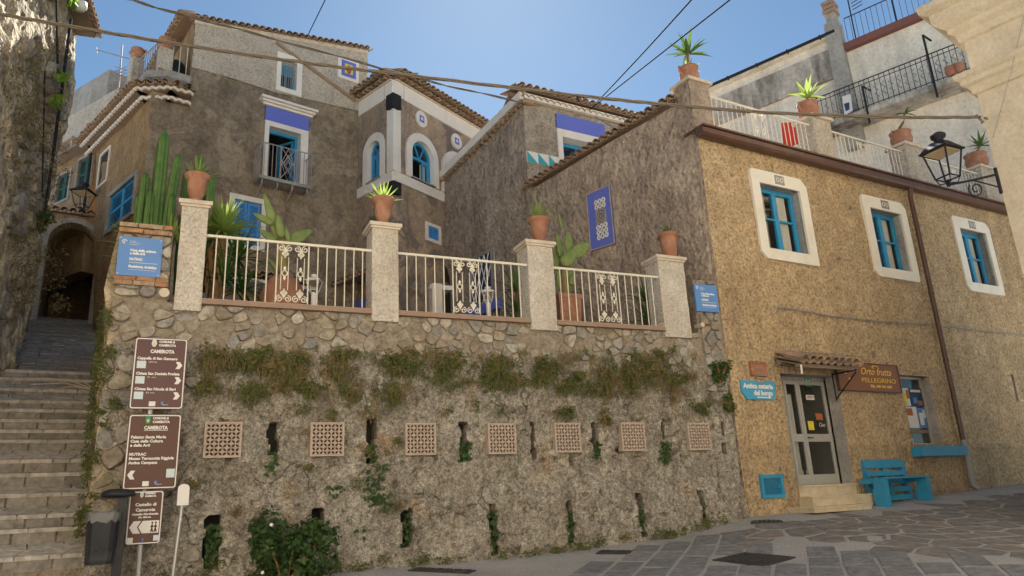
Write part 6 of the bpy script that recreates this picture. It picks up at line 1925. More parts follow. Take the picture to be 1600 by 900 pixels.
# terracotta plaque
r = F.rect(1171, 564, 1199, 588.5, .04)
pq = thing('terracotta_plaque', 'square terracotta plaque above the light blue board', 'plaque', F.pt((r[0] + r[1]) / 2, r[2], .02))
mb = MB(); mb.box(F, r[0], r[1], r[2], r[3], -.02, .045); mb.obj('slab', 'terra', pq)
mb = MB(); ring(mb, F, rpoly(r), rpoly(grow(r, -.035)), .04, .065); mb.obj('rim', 'terra', pq)
mb = MB()
for k in range(4):
    zz = r[3] - .12 - k * .1; mb.box(F, r[0] + .1 + .02 * (k % 2), r[1] - .1, zz - .022, zz + .012, .04, .055)
mb.obj('relief', 'coping', pq)
# notice window with posters
nt_ = thing('notice_window', 'shop window covered with colourful posters above the blue shelf', 'window', F.pt((nb_r[0] + nb_r[1]) / 2, nb_r[2], -.1))
mb = MB(); ring(mb, F, rpoly(grow(nb_r, -.004)), rpoly(grow(nb_r, -.05)), -.24, -.17); mb.obj('frame', 'alu', nt_)
mb = MB(); mb.box(F, nb_r[0] + .04, nb_r[1] - .04, nb_r[2] + .04, nb_r[3] - .04, -.225, -.215); mb.obj('pane', 'glass2', nt_)
recess(nt_, F, nb_r, -.27, .5, 'roomgrey')
px0, px1 = nb_r[0] + .05, nb_r[1] - .05; pw = px1 - px0
pz1 = nb_r[3] - .25; ph = (nb_r[3] - nb_r[2]) * .58; pz0 = pz1 - ph
def poster(u0, u1, v0, v1, m, extras=()):
    mb = MB(); a0, a1, b0, b1 = px0 + pw * u0, px0 + pw * u1, pz0 + ph * v0, pz0 + ph * v1
    mb.box(F, a0, a1, b0, b1, -.213, -.207); o = mb.obj('poster', m, nt_)
    for eu0, eu1, ev0, ev1, em in extras:
        mb = MB(); mb.box(F, a0 + (a1 - a0) * eu0, a0 + (a1 - a0) * eu1, b0 + (b1 - b0) * ev0, b0 + (b1 - b0) * ev1, -.208, -.203); mb.obj('poster_print', em, o)
poster(.0, .5, .55, 1.0, 'paleprint', ((.15, .75, .05, .72, 'papery'), (.78, .98, .4, .9, 'paperr'), (.0, .3, .85, .97, 'ultra')))
poster(.52, 1.0, .53, 1.0, 'papern', ((.1, .9, .80, .93, 'paper'), (.2, .5, .2, .5, 'paperb'), (.55, .9, .1, .35, 'terra')))
poster(.0, .66, .0, .53, 'paper', ((.42, .75, .58, .92, 'paperr'), (.05, .3, .04, .3, 'signbrown'), (.12, .22, .3, .5, 'paperr')))
poster(.68, 1.0, .0, .51, 'paperb', ((.15, .6, .15, .75, 'paper'), (.6, .9, .5, .9, 'paleprint')))
mb = MB(); mb.box(F, px0 + .05, px1 - .05, pz0 - .12, pz0 - .04, -.213, -.208); mb.obj('shelf_edge', 'wood', nt_)
mb = MB(); mb.lathe(F.pt(px0 + .06, nb_r[2] + .02, -.1), [(.04, 0), (.04, .12), (.02, .14)], 10); o = mb.obj('cup', 'paper', None); tag(o, 'small white cup in the corner of the poster window', 'cup')
# blue shelf box below it
r = (F.sz(1430, 704, .1)[0], F.sz(1500, 704, .1)[0], F.sz(1465, 712, .25)[1], F.sz(1465, 697, .25)[1])
sb = thing('wall_planter', 'blue painted planter box fixed under the poster window', 'planter box', F.pt((r[0] + r[1]) / 2, r[2], .1))
mb = MB(); mb.prism3([F.pt(r[0], r[2], .24), F.pt(r[1], r[2], .24), F.pt(r[1], r[3], .28), F.pt(r[0], r[3], .28)], [F.pt(r[0], r[2], .22), F.pt(r[1], r[2], .22), F.pt(r[1], r[3], .26), F.pt(r[0], r[3], .26)]); mb.obj('front_board', 'bluebench', sb)
for a in (r[0], r[1] - .02):
    mb = MB(); mb.prism3([F.pt(a, r[2], .02), F.pt(a, r[2], .219), F.pt(a, r[3], .259), F.pt(a, r[3], .02)], [F.pt(a + .02, r[2], .02), F.pt(a + .02, r[2], .219), F.pt(a + .02, r[3], .259), F.pt(a + .02, r[3], .02)]); mb.obj('end_board', 'bluebench', sb)
mb = MB(); mb.box(F, r[0] + .021, r[1] - .021, r[2], r[2] + .02, .02, .219); mb.obj('bottom_board', 'bluebench', sb)
mb = MB(); mb.box(F, r[0] + .022, r[1] - .022, r[2] + .022, r[3] - .015, .021, .22); mb.obj('soil', 'drybark', sb)
# blue meter hatch
q = [F.sz(x, y, .04) for x, y in ((1186, 742), (1221, 741), (1225, 778), (1191, 779))]
r = ((q[0][0] + q[3][0]) / 2, (q[1][0] + q[2][0]) / 2, (q[2][1] + q[3][1]) / 2, (q[0][1] + q[1][1]) / 2)
ht = thing('meter_hatch', 'small square blue hatch low on the wall beside the shop steps', 'hatch', F.pt((r[0] + r[1]) / 2, r[2], .02))
mb = MB(); ring(mb, F, rpoly(r), rpoly(grow(r, -.065)), .0, .07); mb.obj('frame', 'bluebench', ht)
mb = MB(); mb.box(F, r[0] + .06, r[1] - .06, r[2] + .06, r[3] - .06, .0, .042); mb.obj('door', 'hatchdark', ht)
mb = MB(); mb.box(F, r[1] - .12, r[1] - .085, (r[2] + r[3]) / 2 - .03, (r[2] + r[3]) / 2 + .03, .04, .06)
for zz in (.15, .8): mb.box(F, r[1] - .05, r[1] + .02, r[2] + (r[3] - r[2]) * zz, r[2] + (r[3] - r[2]) * zz + .05, .06, .078)
mb.obj('hinge', 'bluebench', ht)
# small barred window at the far right
sw_ = thing('small_window', 'narrow pale framed window at the far right of the shop front', 'window', F.pt(sm_r[0], sm_r[2], -.1))
mb = MB(); ring(mb, F, rpoly(grow(sm_r, -.003)), rpoly(grow(sm_r, -.06)), -.2, -.12); mb.obj('frame', 'lampwhite', sw_)
recess(sw_, F, sm_r, -.2, .3); mb = MB(); mb.box(F, sm_r[0] - .04, sm_r[1] + .04, sm_r[2] - .05, sm_r[2] - .003, -.1, .09); mb.obj('sill', 'cap', sw_)
# blue pallet bench
bs0, bs1 = F.sz(1360, 760, .15)[0], F.sz(1424, 760, .15)[0]
gz = G(*F.pt((bs0 + bs1) / 2, 0, .3).xy)
bt_ = F.sz(1387, 718, .12)[1]
bn = thing('pallet_bench', 'bright blue bench made of pallet boards against the shop wall', 'bench', F.pt((bs0 + bs1) / 2, gz, .3))
hgt = bt_ - gz
nb_ = 5
for k in range(nb_):
    z0 = gz + .03 + k * (hgt - .03) / nb_; z1 = z0 + (hgt - .03) / nb_ - (.055 if k < nb_ - 1 else .0)
    lean = lambda z: .20 - .12 * (z - gz) / hgt
    mb = MB(); a = [F.pt(bs0, z0, lean(z0)), F.pt(bs1, z0, lean(z0)), F.pt(bs1, z1, lean(z1)), F.pt(bs0, z1, lean(z1))]
    mb.prism3(a, [v - F.n * .028 for v in a]); mb.obj('back_slat', 'bluebench', bn)
for u in (.04, .5, .96):
    a_ = bs0 + (bs1 - bs0) * u
    mb = MB(); a = [F.pt(a_ - .05, gz + .01, .168), F.pt(a_ + .05, gz + .01, .168), F.pt(a_ + .05, gz + hgt - .01, .048), F.pt(a_ - .05, gz + hgt - .01, .048)]
    mb.prism3(a, [v - F.n * .09 for v in a]); mb.obj('back_batten', 'bluebench', bn)
zs = F.sz(1400, 757, .65)[1]
ss0, ss1 = F.sz(1385, 770, .68)[0], F.sz(1458, 765, .68)[0]
print('bench', bs0, bs1, gz, bt_, zs, ss0, ss1)
zs = gz + .47
for k in range(4):
    n0 = .20 + k * .125
    mb = MB(); mb.box(F, ss0 + .02, ss1 - .02, zs - .03, zs, n0, n0 + .105); mb.obj('seat_board', 'bluebench', bn)
for a in (ss0, ss1 - .13):
    gl = G(*F.pt(a, 0, .6).xy) - .01
    lg = MB(); lg.box(F, a, a + .13, gl, zs - .031, .60, .66); lg.box(F, a, a + .028, gl, zs - .031, .44, .5999); lg.box(F, a + .102, a + .13, gl, zs - .031, .44, .5999); lg.box(F, a + .001, a + .129, gl + .01, zs - .2, .40, .4399); lg.obj('leg', 'bluebench', bn)
    mb = MB(); mb.box(F, a + .02, a + .11, zs - .11, zs - .0315, .14, .598); mb.obj('seat_rail', 'bluebench', bn)
# ---------------------------------------------------------------- tourist signs on their post
SO = .38
def rrect(s0, s1, z0, z1, r, n=4):
    out = []
    for cx, cz, a0 in ((s1 - r, z1 - r, 0), (s0 + r, z1 - r, pi / 2), (s0 + r, z0 + r, pi), (s1 - r, z0 + r, 1.5 * pi)):
        for i in range(n + 1): out.append((cx + r * cos(a0 + pi / 2 * i / n), cz + r * sin(a0 + pi / 2 * i / n)))
    return out
def signplate(tl, tr, br, bl, label, m, cat='sign', n=SO, border=True):
    q = [W.sz(*p, n) for p in (tl, tr, br, bl)]
    s0, s1 = (q[0][0] + q[3][0]) / 2, (q[1][0] + q[2][0]) / 2
    z1, z0 = (q[0][1] + q[1][1]) / 2, (q[2][1] + q[3][1]) / 2
    t = thing('direction_sign', label, cat, W.pt((s0 + s1) / 2, z0, n), 'brown tourist signs')
    mb = MB(); mb.prism(W, rrect(s0, s1, z0, z1, .035), n - .025, n); mb.obj('plate', m, t)
    if border:
        mb = MB(); ring(mb, W, rrect(s0 + .008, s1 - .008, z0 + .008, z1 - .008, .03), rrect(s0 + .021, s1 - .021, z0 + .021, z1 - .021, .022), n - .002, n + .0035); mb.obj('border', 'signwhite', t)
    return t, s0, s1, z0, z1
N3 = SO + .003
def mark(t, m, pts, n=N3, name='sign_mark'):
    mb = MB(); mb.prism(W, pts, n - .005, n + .001); return mb.obj(name, m, t)
def head(t, s0, s1, z1, H, k=1.0, crest='paleprint'):
    w = s1 - s0; cx = s0 + w * .46
    c = s0 + w * .36; h = .068 * H
    zc = z1 - .075 * H
    mark(t, crest, [(c - .028 * w * 1.4, zc + h * .55), (c, zc + h * .95), (c + .028 * w * 1.4, zc + h * .55), (c + .04 * w * 1.3, zc - h * .2), (c + .02 * w, zc - h * .75), (c - .02 * w, zc - h * .75), (c - .04 * w * 1.3, zc - h * .2)], name='town_crest')
    mark(t, 'papery', [(c - .022 * w, zc + h * .1), (c + .022 * w, zc + h * .1), (c + .018 * w, zc - h * .45), (c - .018 * w, zc - h * .45)], N3 + .001, 'crest_field')
    text('COMUNE di', W, c + .09 * w, zc + h * .12, N3, .030 * H, 'signwhite', t, width=.30 * w, bold=.002)
    text('CAMEROTA', W, c + .09 * w, zc - h * .62, N3, .030 * H, 'signwhite', t, width=.33 * w, bold=.002)
def arrowr(t, s, z, w, h):
    mark(t, 'signwhite', [(s, z - h / 2), (s + w * .6, z - h / 2), (s + w, z), (s + w * .6, z + h / 2), (s, z + h / 2), (s + w * .33, z)], name='arrow')
def arrowl(t, s, z, w, h):
    mark(t, 'signwhite', [(s + w, z - h / 2), (s + w * .66, z), (s + w, z + h / 2), (s + w * .4, z + h / 2), (s, z), (s + w * .4, z - h / 2)], name='arrow')
def foot(t, s0, s1, z0, H):
    w = s1 - s0
    text('Regione', W, s0 + w * .60, z0 + .055 * H, N3, .016 * H, 'paleprint', t, width=.12 * w)
    mark(t, 'signwhite', rpoly((s0 + w * .36, s0 + w * .48, z0 + .04 * H, z0 + .105 * H)), name='logo_field')
    mark(t, 'shutter', rpoly((s0 + w * .58, s0 + w * .63, z0 + .07 * H, z0 + .105 * H)), name='logo_field')
t, s0, s1, z0, z1 = signplate((212, 527), (295, 530), (284, 640), (201, 638.5), 'upper brown tourist sign CAMEROTA with three white arrows pointing right', 'signbrown')
H, w = z1 - z0, s1 - s0; head(t, s0, s1, z1, H)
text('CAMEROTA', W, s0 + w * .30, z1 - .215 * H, N3, .047 * H, 'signwhite', t, width=.46 * w, bold=.003)
for k, (nm, d_, wd) in enumerate((('Cappella di San Gennaro', '2370 mt.', .76), ('Chiesa San Daniele Profeta', '71 mt.', .82), ('Chiesa San Nicola di Bari', '92 mt.', .77))):
    zz = z1 - (.31 + .215 * k) * H
    text(nm, W, s0 + w * .07, zz, N3, .036 * H, 'signwhite', t, width=wd * w, bold=.002)
    text(d_, W, s0 + w * .28, zz - .045 * H, N3, .022 * H, 'signwhite', t, width=.17 * w)
    mark(t, 'paleprint', rpoly((s0 + w * .07, s0 + w * .24, zz - .125 * H, zz - .022 * H)), name='pale_square')
    arrowr(t, s0 + w * .80, zz - .075 * H, w * .13, .10 * H)
foot(t, s0, s1, z0, H)
t, s0, s1, z0, z1 = signplate((203, 646), (284, 649), (275, 765.5), (190, 763), 'middle brown tourist sign listing Palazzo Santa Maria and the terracotta museum', 'signbrown2')
H, w = z1 - z0, s1 - s0; head(t, s0, s1, z1, H, crest='exitgreen'); head2 = None
text('CAMEROTA', W, s0 + w * .30, z1 - .205 * H, N3, .047 * H, 'signwhite', t, width=.45 * w, bold=.003)
mark(t, 'signwhite', rpoly((s0 + w * .30, s0 + w * .75, z1 - .222 * H, z1 - .216 * H)), name='underline')
for k, (nm, wd) in enumerate((('Palazzo Santa Maria', .66), ('Casa della Cultura', .61), ('e delle Arti', .37))): text(nm, W, s0 + w * .07, z1 - (.325 + .055 * k) * H, N3, .036 * H, 'signwhite', t, width=wd * w, bold=.002)
for k, (nm, wd) in enumerate((('MUTRAC', .31), ('Museo Terracotta Riggiola', .84), ('Antica Campana', .54))): text(nm, W, s0 + w * .07, z1 - (.555 + .056 * k) * H, N3, .036 * H, 'signwhite', t, width=wd * w, bold=.002)
arrowl(t, s0 + w * .07, z0 + .19 * H, w * .14, .115 * H)
mark(t, 'paleprint', rpoly((s0 + w * .79, s0 + w * .95, z0 + .145 * H, z0 + .26 * H)), name='pale_square'); foot(t, s0, s1, z0, H)
t, s0, s1, z0, z1 = signplate((203, 767), (257, 766.5), (250, 850), (194, 851.5), 'small lowest brown sign Castello di Camerota with white arrows pointing left', 'signbrown2')
H, w = z1 - z0, s1 - s0; head(t, s0, s1, z1, H)
for k, (nm, wd, hh) in enumerate((('Castello di', .60, .056), ('Camerota', .56, .056), ('Castello Marchesale', .76, .034), ('Dr. 400 mt.', .36, .026))):
    text(nm, W, s0 + w * .5, z1 - (.285, .385, .455, .51)[k] * H, N3, hh * H, 'signwhite', t, align='CENTER', width=wd * w, bold=.002)
zz = z0 + .32 * H; h = .23 * H
mark(t, 'signwhite', [(s0 + w * .08, zz), (s0 + w * .20, zz + h / 2), (s0 + w * .40, zz + h / 2), (s0 + w * .30, zz), (s0 + w * .40, zz - h / 2), (s0 + w * .20, zz - h / 2)], name='arrow')
mark(t, 'signwhite', [(s0 + w * .34, zz), (s0 + w * .45, zz + h / 2), (s0 + w * .92, zz + h / 2), (s0 + w * .92, zz - h / 2), (s0 + w * .45, zz - h / 2)], name='arrow')
for k in (0, 1):
    c = s0 + w * (.73 + .10 * k); b = zz - h * .42
    mb = MB()
    for pts_ in ([(c, b + h * .62), (c, b + h * .32)], [(c, b + h * .32), (c - w * .03, b)], [(c, b + h * .32), (c + w * .03, b)], [(c, b + h * .55), (c - w * .035, b + h * .38)], [(c, b + h * .55), (c + w * .035, b + h * .40)]):
        mb.tube([W.pt(a, z, N3 + .001) for a, z in pts_], .008, 4)
    mb.prism(W, [(c + .012 * cos(i * .785), b + h * .74 + .014 * sin(i * .785)) for i in range(8)], N3 - .001, N3 + .004)
    mb.obj('walker_symbol', 'signbrown2', t)
mark(t, 'signwhite', rpoly((s0 + w * .06, s0 + w * .22, z0 + .035 * H, z0 + .135 * H)), name='logo_field'); mark(t, 'paleprint', rpoly((s0 + w * .79, s0 + w * .95, z0 + .06 * H, z0 + .16 * H)), name='pale_square'); mark(t, 'ultra', rpoly((s0 + w * .47, s0 + w * .52, z0 + .06 * H, z0 + .12 * H)), name='logo_field')
ps = W.sz(219, 870, SO - .06)[0]; gz = G(*W.pt(ps, 0, SO - .06).xy)
po = thing('sign_post', 'grey steel post carrying the three brown signs', 'post', W.pt(ps, gz, SO - .06))
mb = MB(); mb.tube([W.pt(ps, gz - .05, SO - .06), W.pt(W.sz(243, 530, SO - .06)[0], W.sz(243, 535, SO - .06)[1], SO - .06)], .032, 10); mb.obj('tube', 'steel', po)
for y in (560, 620, 680, 740, 790):
    s, z = W.sz(240 - (y - 560) * .09, y, SO - .06); mb = MB(); mb.tube([W.pt(ps + .02, z - .02, SO - .06), W.pt(ps + .02, z + .02, SO - .06)], .04, 10); mb.obj('clamp', 'steel', po)
# back of a small round headed sign
q0, q1 = W.sz(276, 790, .55), W.sz(295, 756, .55)
s0, s1, z0, z1 = q0[0], W.sz(295, 780, .55)[0], q0[1], q1[1]
sg = thing('blank_sign', 'blank pale round topped sign plate on a leaning thin grey post', 'sign', W.pt(s0, G(*W.pt(s0, 0, .55).xy), .55))
r_ = (s1 - s0) / 2
mb = MB(); mb.prism(W, [(s0, z0), (s1, z0)] + [((s0 + s1) / 2 + r_ * cos(pi * i / 12), z1 - r_ * .8 + r_ * .8 * sin(pi * i / 12)) for i in range(13)], .56, .575); mb.obj('plate', 'signwhite', sg)
p0 = W.sz(268, 905, .55); mb = MB(); mb.tube([W.pt(p0[0], G(*W.pt(p0[0], 0, .55).xy) - .03, .54), W.pt((s0 + s1) / 2, z0 + .1, .54)], .024, 8); mb.obj('post', 'steel', sg)
s, z = W.sz(282, 812, .55); mb = MB(); mb.tube([W.pt(s, z - .015, .54), W.pt(s, z + .015, .54)], .034, 8); mb.obj('clamp', 'steel', sg)
# blue plastic signs
for k, (c4, lab) in enumerate(((((187, 370.5), (255, 374), (249.5, 433.5), (180.5, 430.5)), 'large square blue information sign on the stone pier beside the alley'), (((1083.5, 444), (1118, 446.5), (1122.5, 488), (1088, 486.5)), 'smaller blue information sign at the right end of the old wall'))):
    n = .06 if k == 0 else .08
    q = [W.sz(*p, n) for p in c4]
    s0, s1 = (q[0][0] + q[3][0]) / 2, (q[1][0] + q[2][0]) / 2; z1, z0 = (q[0][1] + q[1][1]) / 2, (q[2][1] + q[3][1]) / 2
    w, H = s1 - s0, z1 - z0
    t = thing('information_sign', lab, 'sign', W.pt((s0 + s1) / 2, z0, n), 'blue information signs')
    mb = MB(); mb.box(W, s0, s1, z0, z1, n - .02, n + .02); mb.obj('plate', 'signblue', t)
    n2 = n + .022
    mb = MB(); c = (s0 + w * .13, z1 - H * .13)
    mb.tube([W.pt(c[0] + w * .055 * cos(i * .63), c[1] + H * .055 * sin(i * .63), n2) for i in range(9)], .006, 4); mb.tube([W.pt(c[0] + w * .02 * cos(i * .8), c[1] + H * .03 * sin(i * .8), n2) for i in range(7)], .005, 4); mb.obj('round_logo', 'signwhite', t)
    for i, wd in enumerate((.16, .24, .2)):
        text(('MUSEO', 'DIFFUSO DI', 'CAMEROTA')[i], W, s0 + w * .24, z1 - H * (.12 + .045 * i), n2, H * .022, 'signwhite', t, width=w * wd)
    for txt, v, hh, wd in (('Casa della cultura', .37, .058, .60), ('e delle arti', .45, .058, .35), ('MUTRAC', .60, .06, .30), ('Residenza Artistica', .79, .062, .64)):
        text(txt, W, s0 + w * .27, z1 - H * v, n2, H * hh, 'signwhite', t, width=w * wd, bold=.003)
    mb = MB(); mb.box(W, s0 + w * .27, s0 + w * .92, z1 - H * .665, z1 - H * .655, n + .015, n2); mb.box(W, s0 + w * .27, s0 + w * .88, z1 - H * .845, z1 - H * .838, n + .015, n2); mb.obj('rule', 'signwhite', t)
    for u, v in ((.04, .04), (.96, .04), (.04, .96), (.96, .96)):
        mb = MB(); mb.tube([W.pt(s0 + w * u, z1 - H * v, n + .015), W.pt(s0 + w * u, z1 - H * v, n + .028)], .012, 6); mb.obj('screw', 'steel', t)
# black litter bin on its hooded post
bn_ = .62
bp0 = W.sz(186, 905, bn_); bpt = W.sz(187, 775, bn_)
gz = G(*W.pt(bp0[0], 0, bn_).xy)
lb = thing('litter_bin', 'black plastic litter bin with a grey liner on a post with an oval hood', 'litter bin', W.pt(bp0[0], gz, bn_))
sx = (bp0[0] + bpt[0]) / 2
mb = MB(); mb.box(W, sx - .05, sx + .05, gz - .03, bpt[1] + .02, bn_ - .05, bn_ + .05); mb.obj('post', 'bin', lb)
c = W.pt(W.sz(185, 769, bn_)[0], bpt[1], bn_)
mb = MB(); mb.v = []; 
prof = [(.004, .085), (.10, .08), (.17, .055), (.19, .02), (.17, -.01), (.06, -.02), (.004, -.02)]
for r_, z_ in prof:
    for q_ in range(18):
        a = 2 * pi * q_ / 18; mb.v.append(c + W.d * r_ * cos(a) + W.n * r_ * .8 * sin(a) + Vector((0, 0, z_)))
for i in range(len(prof) - 1):
    for q_ in range(18): mb.f.append([i * 18 + q_, i * 18 + (q_ + 1) % 18, (i + 1) * 18 + (q_ + 1) % 18, (i + 1) * 18 + q_])
mb.obj('hood', 'bin', lb, smooth=True)
r = (W.sz(131, 850, bn_ + .1)[0], W.sz(183, 850, bn_ + .1)[0], W.sz(155, 882, bn_ + .1)[1], W.sz(155, 803, bn_ + .1)[1])
def tub(r, n0, n1, t_, m, name, z0, z1):
    mb = MB(); k = 16
    def loop(u, s_):
        cx, cn = (r[0] + r[1]) / 2, (n0 + n1) / 2; hx, hn = (r[1] - r[0]) / 2 * s_, (n1 - n0) / 2 * s_
        return [W.pt(cx + hx * math.copysign(abs(cos(2 * pi * i / k)) ** .6, cos(2 * pi * i / k)), u, cn + hn * math.copysign(abs(sin(2 * pi * i / k)) ** .6, sin(2 * pi * i / k))) for i in range(k)]
    lv = [loop(z0, .84), loop(z0 + .04, .9), loop(z1 - .06, 1.0), loop(z1, 1.03), loop(z1, .95), loop(z1 - .15, .93)]
    mb.v = [p for l in lv for p in l]
    for i in range(len(lv) - 1):
        for q_ in range(k): mb.f.append([i * k + q_, i * k + (q_ + 1) % k, (i + 1) * k + (q_ + 1) % k, (i + 1) * k + q_])
    mb.f.append(list(range(k))); mb.f.append([(len(lv) - 1) * k + q_ for q_ in range(k)])
    return mb.obj(name, m, lb, smooth=False)
tub(r, bn_ - .18, bn_ + .22, 0, 'bin', 'bin_body', r[2], r[3])
rb_ = (r[0] - .012, r[1] + .008, 0, 0)
mb = MB(); k = 40
rr = random.Random(4)
for lv_, (dz, sc_) in enumerate(((.02, .97), (.025, 1.04), (-.01, 1.05), (-.05, 1.045), (-.09, 1.04))):
    for i in range(k):
        a = 2 * pi * i / k; cx, cn = (r[0] + r[1]) / 2, bn_ + .02
        hx, hn = (r[1] - r[0]) / 2 * sc_, .2 * sc_
        wv = .022 * sin(i * 1.9) * (lv_ > 1) + rr.uniform(-.012, .012)
        mb.v.append(W.pt(cx + hx * math.copysign(abs(cos(a)) ** .6, cos(a)) + wv * .3, r[3] + dz + wv, cn + hn * math.copysign(abs(sin(a)) ** .6, sin(a)) + wv * .3))
for i in range(4):
    for q_ in range(k): mb.f.append([i * k + q_, i * k + (q_ + 1) % k, (i + 1) * k + (q_ + 1) % k, (i + 1) * k + q_])
mb.obj('liner', 'bag', lb, smooth=True)
for u in (.15, .4, .65, .88):
    mb = MB(); s_ = r[0] + (r[1] - r[0]) * u; mb.tube([W.pt(s_, r[2] + .15, bn_ + .18), W.pt(s_, r[2] + .15, bn_ + .226)], .012, 6); mb.obj('rivet', 'dark', lb)
# ================================================================== POTS AND PLANTS
R_ = random.Random(17)
def rosette(mb, c, n, L, w, lo, hi, droop, rnd, jit=.2):
    for i in range(n):
        a = 2 * pi * i * .618 + rnd.uniform(-.2, .2); el = radians(lo + (hi - lo) * (i / n) ** .8) + rnd.uniform(-jit, jit) * .5
        d = Vector((cos(a) * cos(el), sin(a) * cos(el), sin(el)))
        mb.blade(Vector(c) + Vector((cos(a), sin(a), 0)) * .015, d, L * rnd.uniform(.75, 1.1), w, droop * rnd.uniform(.4, 1.3))
urn = [(.35, 0), (.42, .05), (.30, .10), (.50, .22), (.72, .40), (.80, .58), (.78, .74), (.84, .82), (1.08, .90), (1.12, .97), (1.05, 1.0), (.86, .98), (.80, .86)]
tub_ = [(.55, 0), (.62, .05), (.78, .55), (.86, .82), (.84, .84), (1.0, .86), (1.02, .98), (.98, 1.0), (.84, .99), (.80, .85)]
urns = []
for k, (prof, R0p, H0, lab) in enumerate(((urn, .205, .43, 'wide terracotta urn with a spiky pale green plant on the leftmost pillar'), (urn, .205, .56, 'tall terracotta urn with a short spiky plant on the pillar under the tower'),
                                         (urn, .195, .40, 'terracotta urn with a yellow green spiky plant on the third pillar'), (tub_, .20, .40, 'plain terracotta pot with a dark tufted plant on the rightmost pillar'))):
    s0, s1, zt = pill[k]
    yt = (274, 311, 342, 366)[k]; yb = (316, 351, 379, 403)[k]; xc = (309, 598.5, 841, 1043)[k]
    s = W.sz(xc, yt, -.15)[0]; c = W.pt(s, zt, -.15)
    H = W.sz(xc, yt, -.15)[1] - zt
    rad = (W.sz(xc + (20, 17, 15, 14)[k], yt, -.15)[0] - s)
    t = thing('potted_plant', lab, 'potted plant', c, 'potted plants on the wall pillars')
    mb = MB(); mb.lathe(c, [(r * rad / 1.05, z * H) for r, z in prof], 24); mb.obj('pot', 'terra', t, smooth=True)
    mb = MB(); mb.lathe(c, [(.004, .9 * H), (rad * .78, .89 * H)], 14, False); mb.obj('soil', 'drybark', t)
    mb = MB(); rosette(mb, c + Vector((0, 0, .88 * H)), (26, 26, 30, 34)[k], (.36, .36, .42, .38)[k], (.035, .04, .035, .02)[k], 18, 85, (.35, .3, .3, .7)[k], R_); mb.obj('leaves', 'leafdark' if k == 3 else 'leaf', t)
# pots on the roof terrace pillars
def palm(c, L, n, rnd, t, lean=(0, 0), trunk=.25, m='leafdark', w=.07, droop=.7):
    top = Vector(c) + Vector((lean[0], lean[1], trunk))
    mb = MB(); mb.tube([c, Vector(c).lerp(top, .5) + Vector((-lean[0] * .15, 0, .01)), top], .03, 7, rs=[.04, .032, .03]); mb.obj('stem', 'drybark', t)
    mb = MB(); rosette(mb, top, n, L, w, 5, 80, droop, rnd); mb.obj('leaves', m, t)
for k, (x, yt, yb, hw, lab) in enumerate(((1078, 98, 119, 13.5, 'two handled terracotta pot with a small dark palm on the tall corner pillar'), (1264, 153, 177, 13, 'two handled terracotta pot with a bright leafed plant above the red towel'),
                                         (1409, 199, 221, 11.5, 'two handled terracotta pot with a bare curved stem on the third terrace pillar'), (1527.5, 237, 259, 11, 'two handled terracotta pot with a leaning dark palm beside the street lamp'))):
    a, b, zt, n = tpil[k]
    n_ = n - .12
    s, z = F.sz(x, yb, n_); c = F.pt((a + b) / 2 if k == 0 else s, zt, n_)
    H = F.sz(x, yt, n_)[1] - F.sz(x, yb, n_)[1]; H = max(.42, min(H, .6))
    rad = abs(F.sz(x + hw, yb - 10, n_)[0] - F.sz(x - hw, yb - 10, n_)[0]) / 2 * .82; rad = min(rad, .30)
    t = thing('potted_plant', lab, 'potted plant', c, 'potted plants on the roof terrace')
    mb = MB(); mb.lathe(c, [(rad * .6, 0), (rad * .92, H * .3), (rad, H * .55), (rad * .88, H * .84), (rad * .98, H * .92), (rad * 1.0, H), (rad * .85, H), (rad * .8, H * .85)], 22); mb.obj('pot', 'terra', t, smooth=True)
    mb = MB(); mb.lathe(c, [(.004, .88 * H), (rad * .84, .87 * H)], 14, False); mb.obj('soil', 'drybark', t)
    for sg in (-1, 1):
        mb = MB(); e = F.d * sg; mb.tube([c + e * rad * .97 + Vector((0, 0, H * .50)), c + e * rad * 1.28 + Vector((0, 0, H * .68)), c + e * rad * 1.25 + Vector((0, 0, H * .95)), c + e * rad * .93 + Vector((0, 0, H * .93))], .022, 6); mb.obj('handle', 'terra', t)
    if k == 0: palm(c + Vector((0, 0, H * .85)), .62, 18, R_, t, (.03, 0), .42, 'leafdark', .10, .55); mb = MB(); rosette(mb, c + Vector((0, 0, H * .85)), 16, .28, .05, 10, 60, .4, R_); mb.obj('ground_leaves', 'leaf', t)
    if k == 1: palm(c + Vector((0, 0, H * .85)), .52, 14, R_, t, (.03, 0), .25, 'leaf', .12, .5)
    if k == 2:
        mb = MB(); b_ = c + Vector((0, 0, H * .85)); mb.tube([b_, b_ + Vector((.02, 0, .2)), b_ + Vector((.14, 0, .36)), b_ + Vector((.17, 0, .40))], .035, 7, rs=[.04, .04, .035, .01]); mb.obj('stem', 'drybark', t)
        mb = MB(); rosette(mb, b_ + Vector((.25, 0, .62)), 9, .35, .06, -10, 60, .9, R_); mb.tube([b_ + Vector((.16, 0, .38)), b_ + Vector((.25, 0, .62))], .012, 5); mb.obj('leaves', 'leafivy', t)
    if k == 3: palm(c + Vector((0, 0, H * .85)), .46, 15, R_, t, (.22, 0), .34, 'leafdark', .085, .6); mb = MB(); rosette(mb, c + Vector((-.08, 0, H * .85)), 12, .2, .05, 10, 60, .4, R_); mb.obj('ground_leaves', 'leafivy', t)

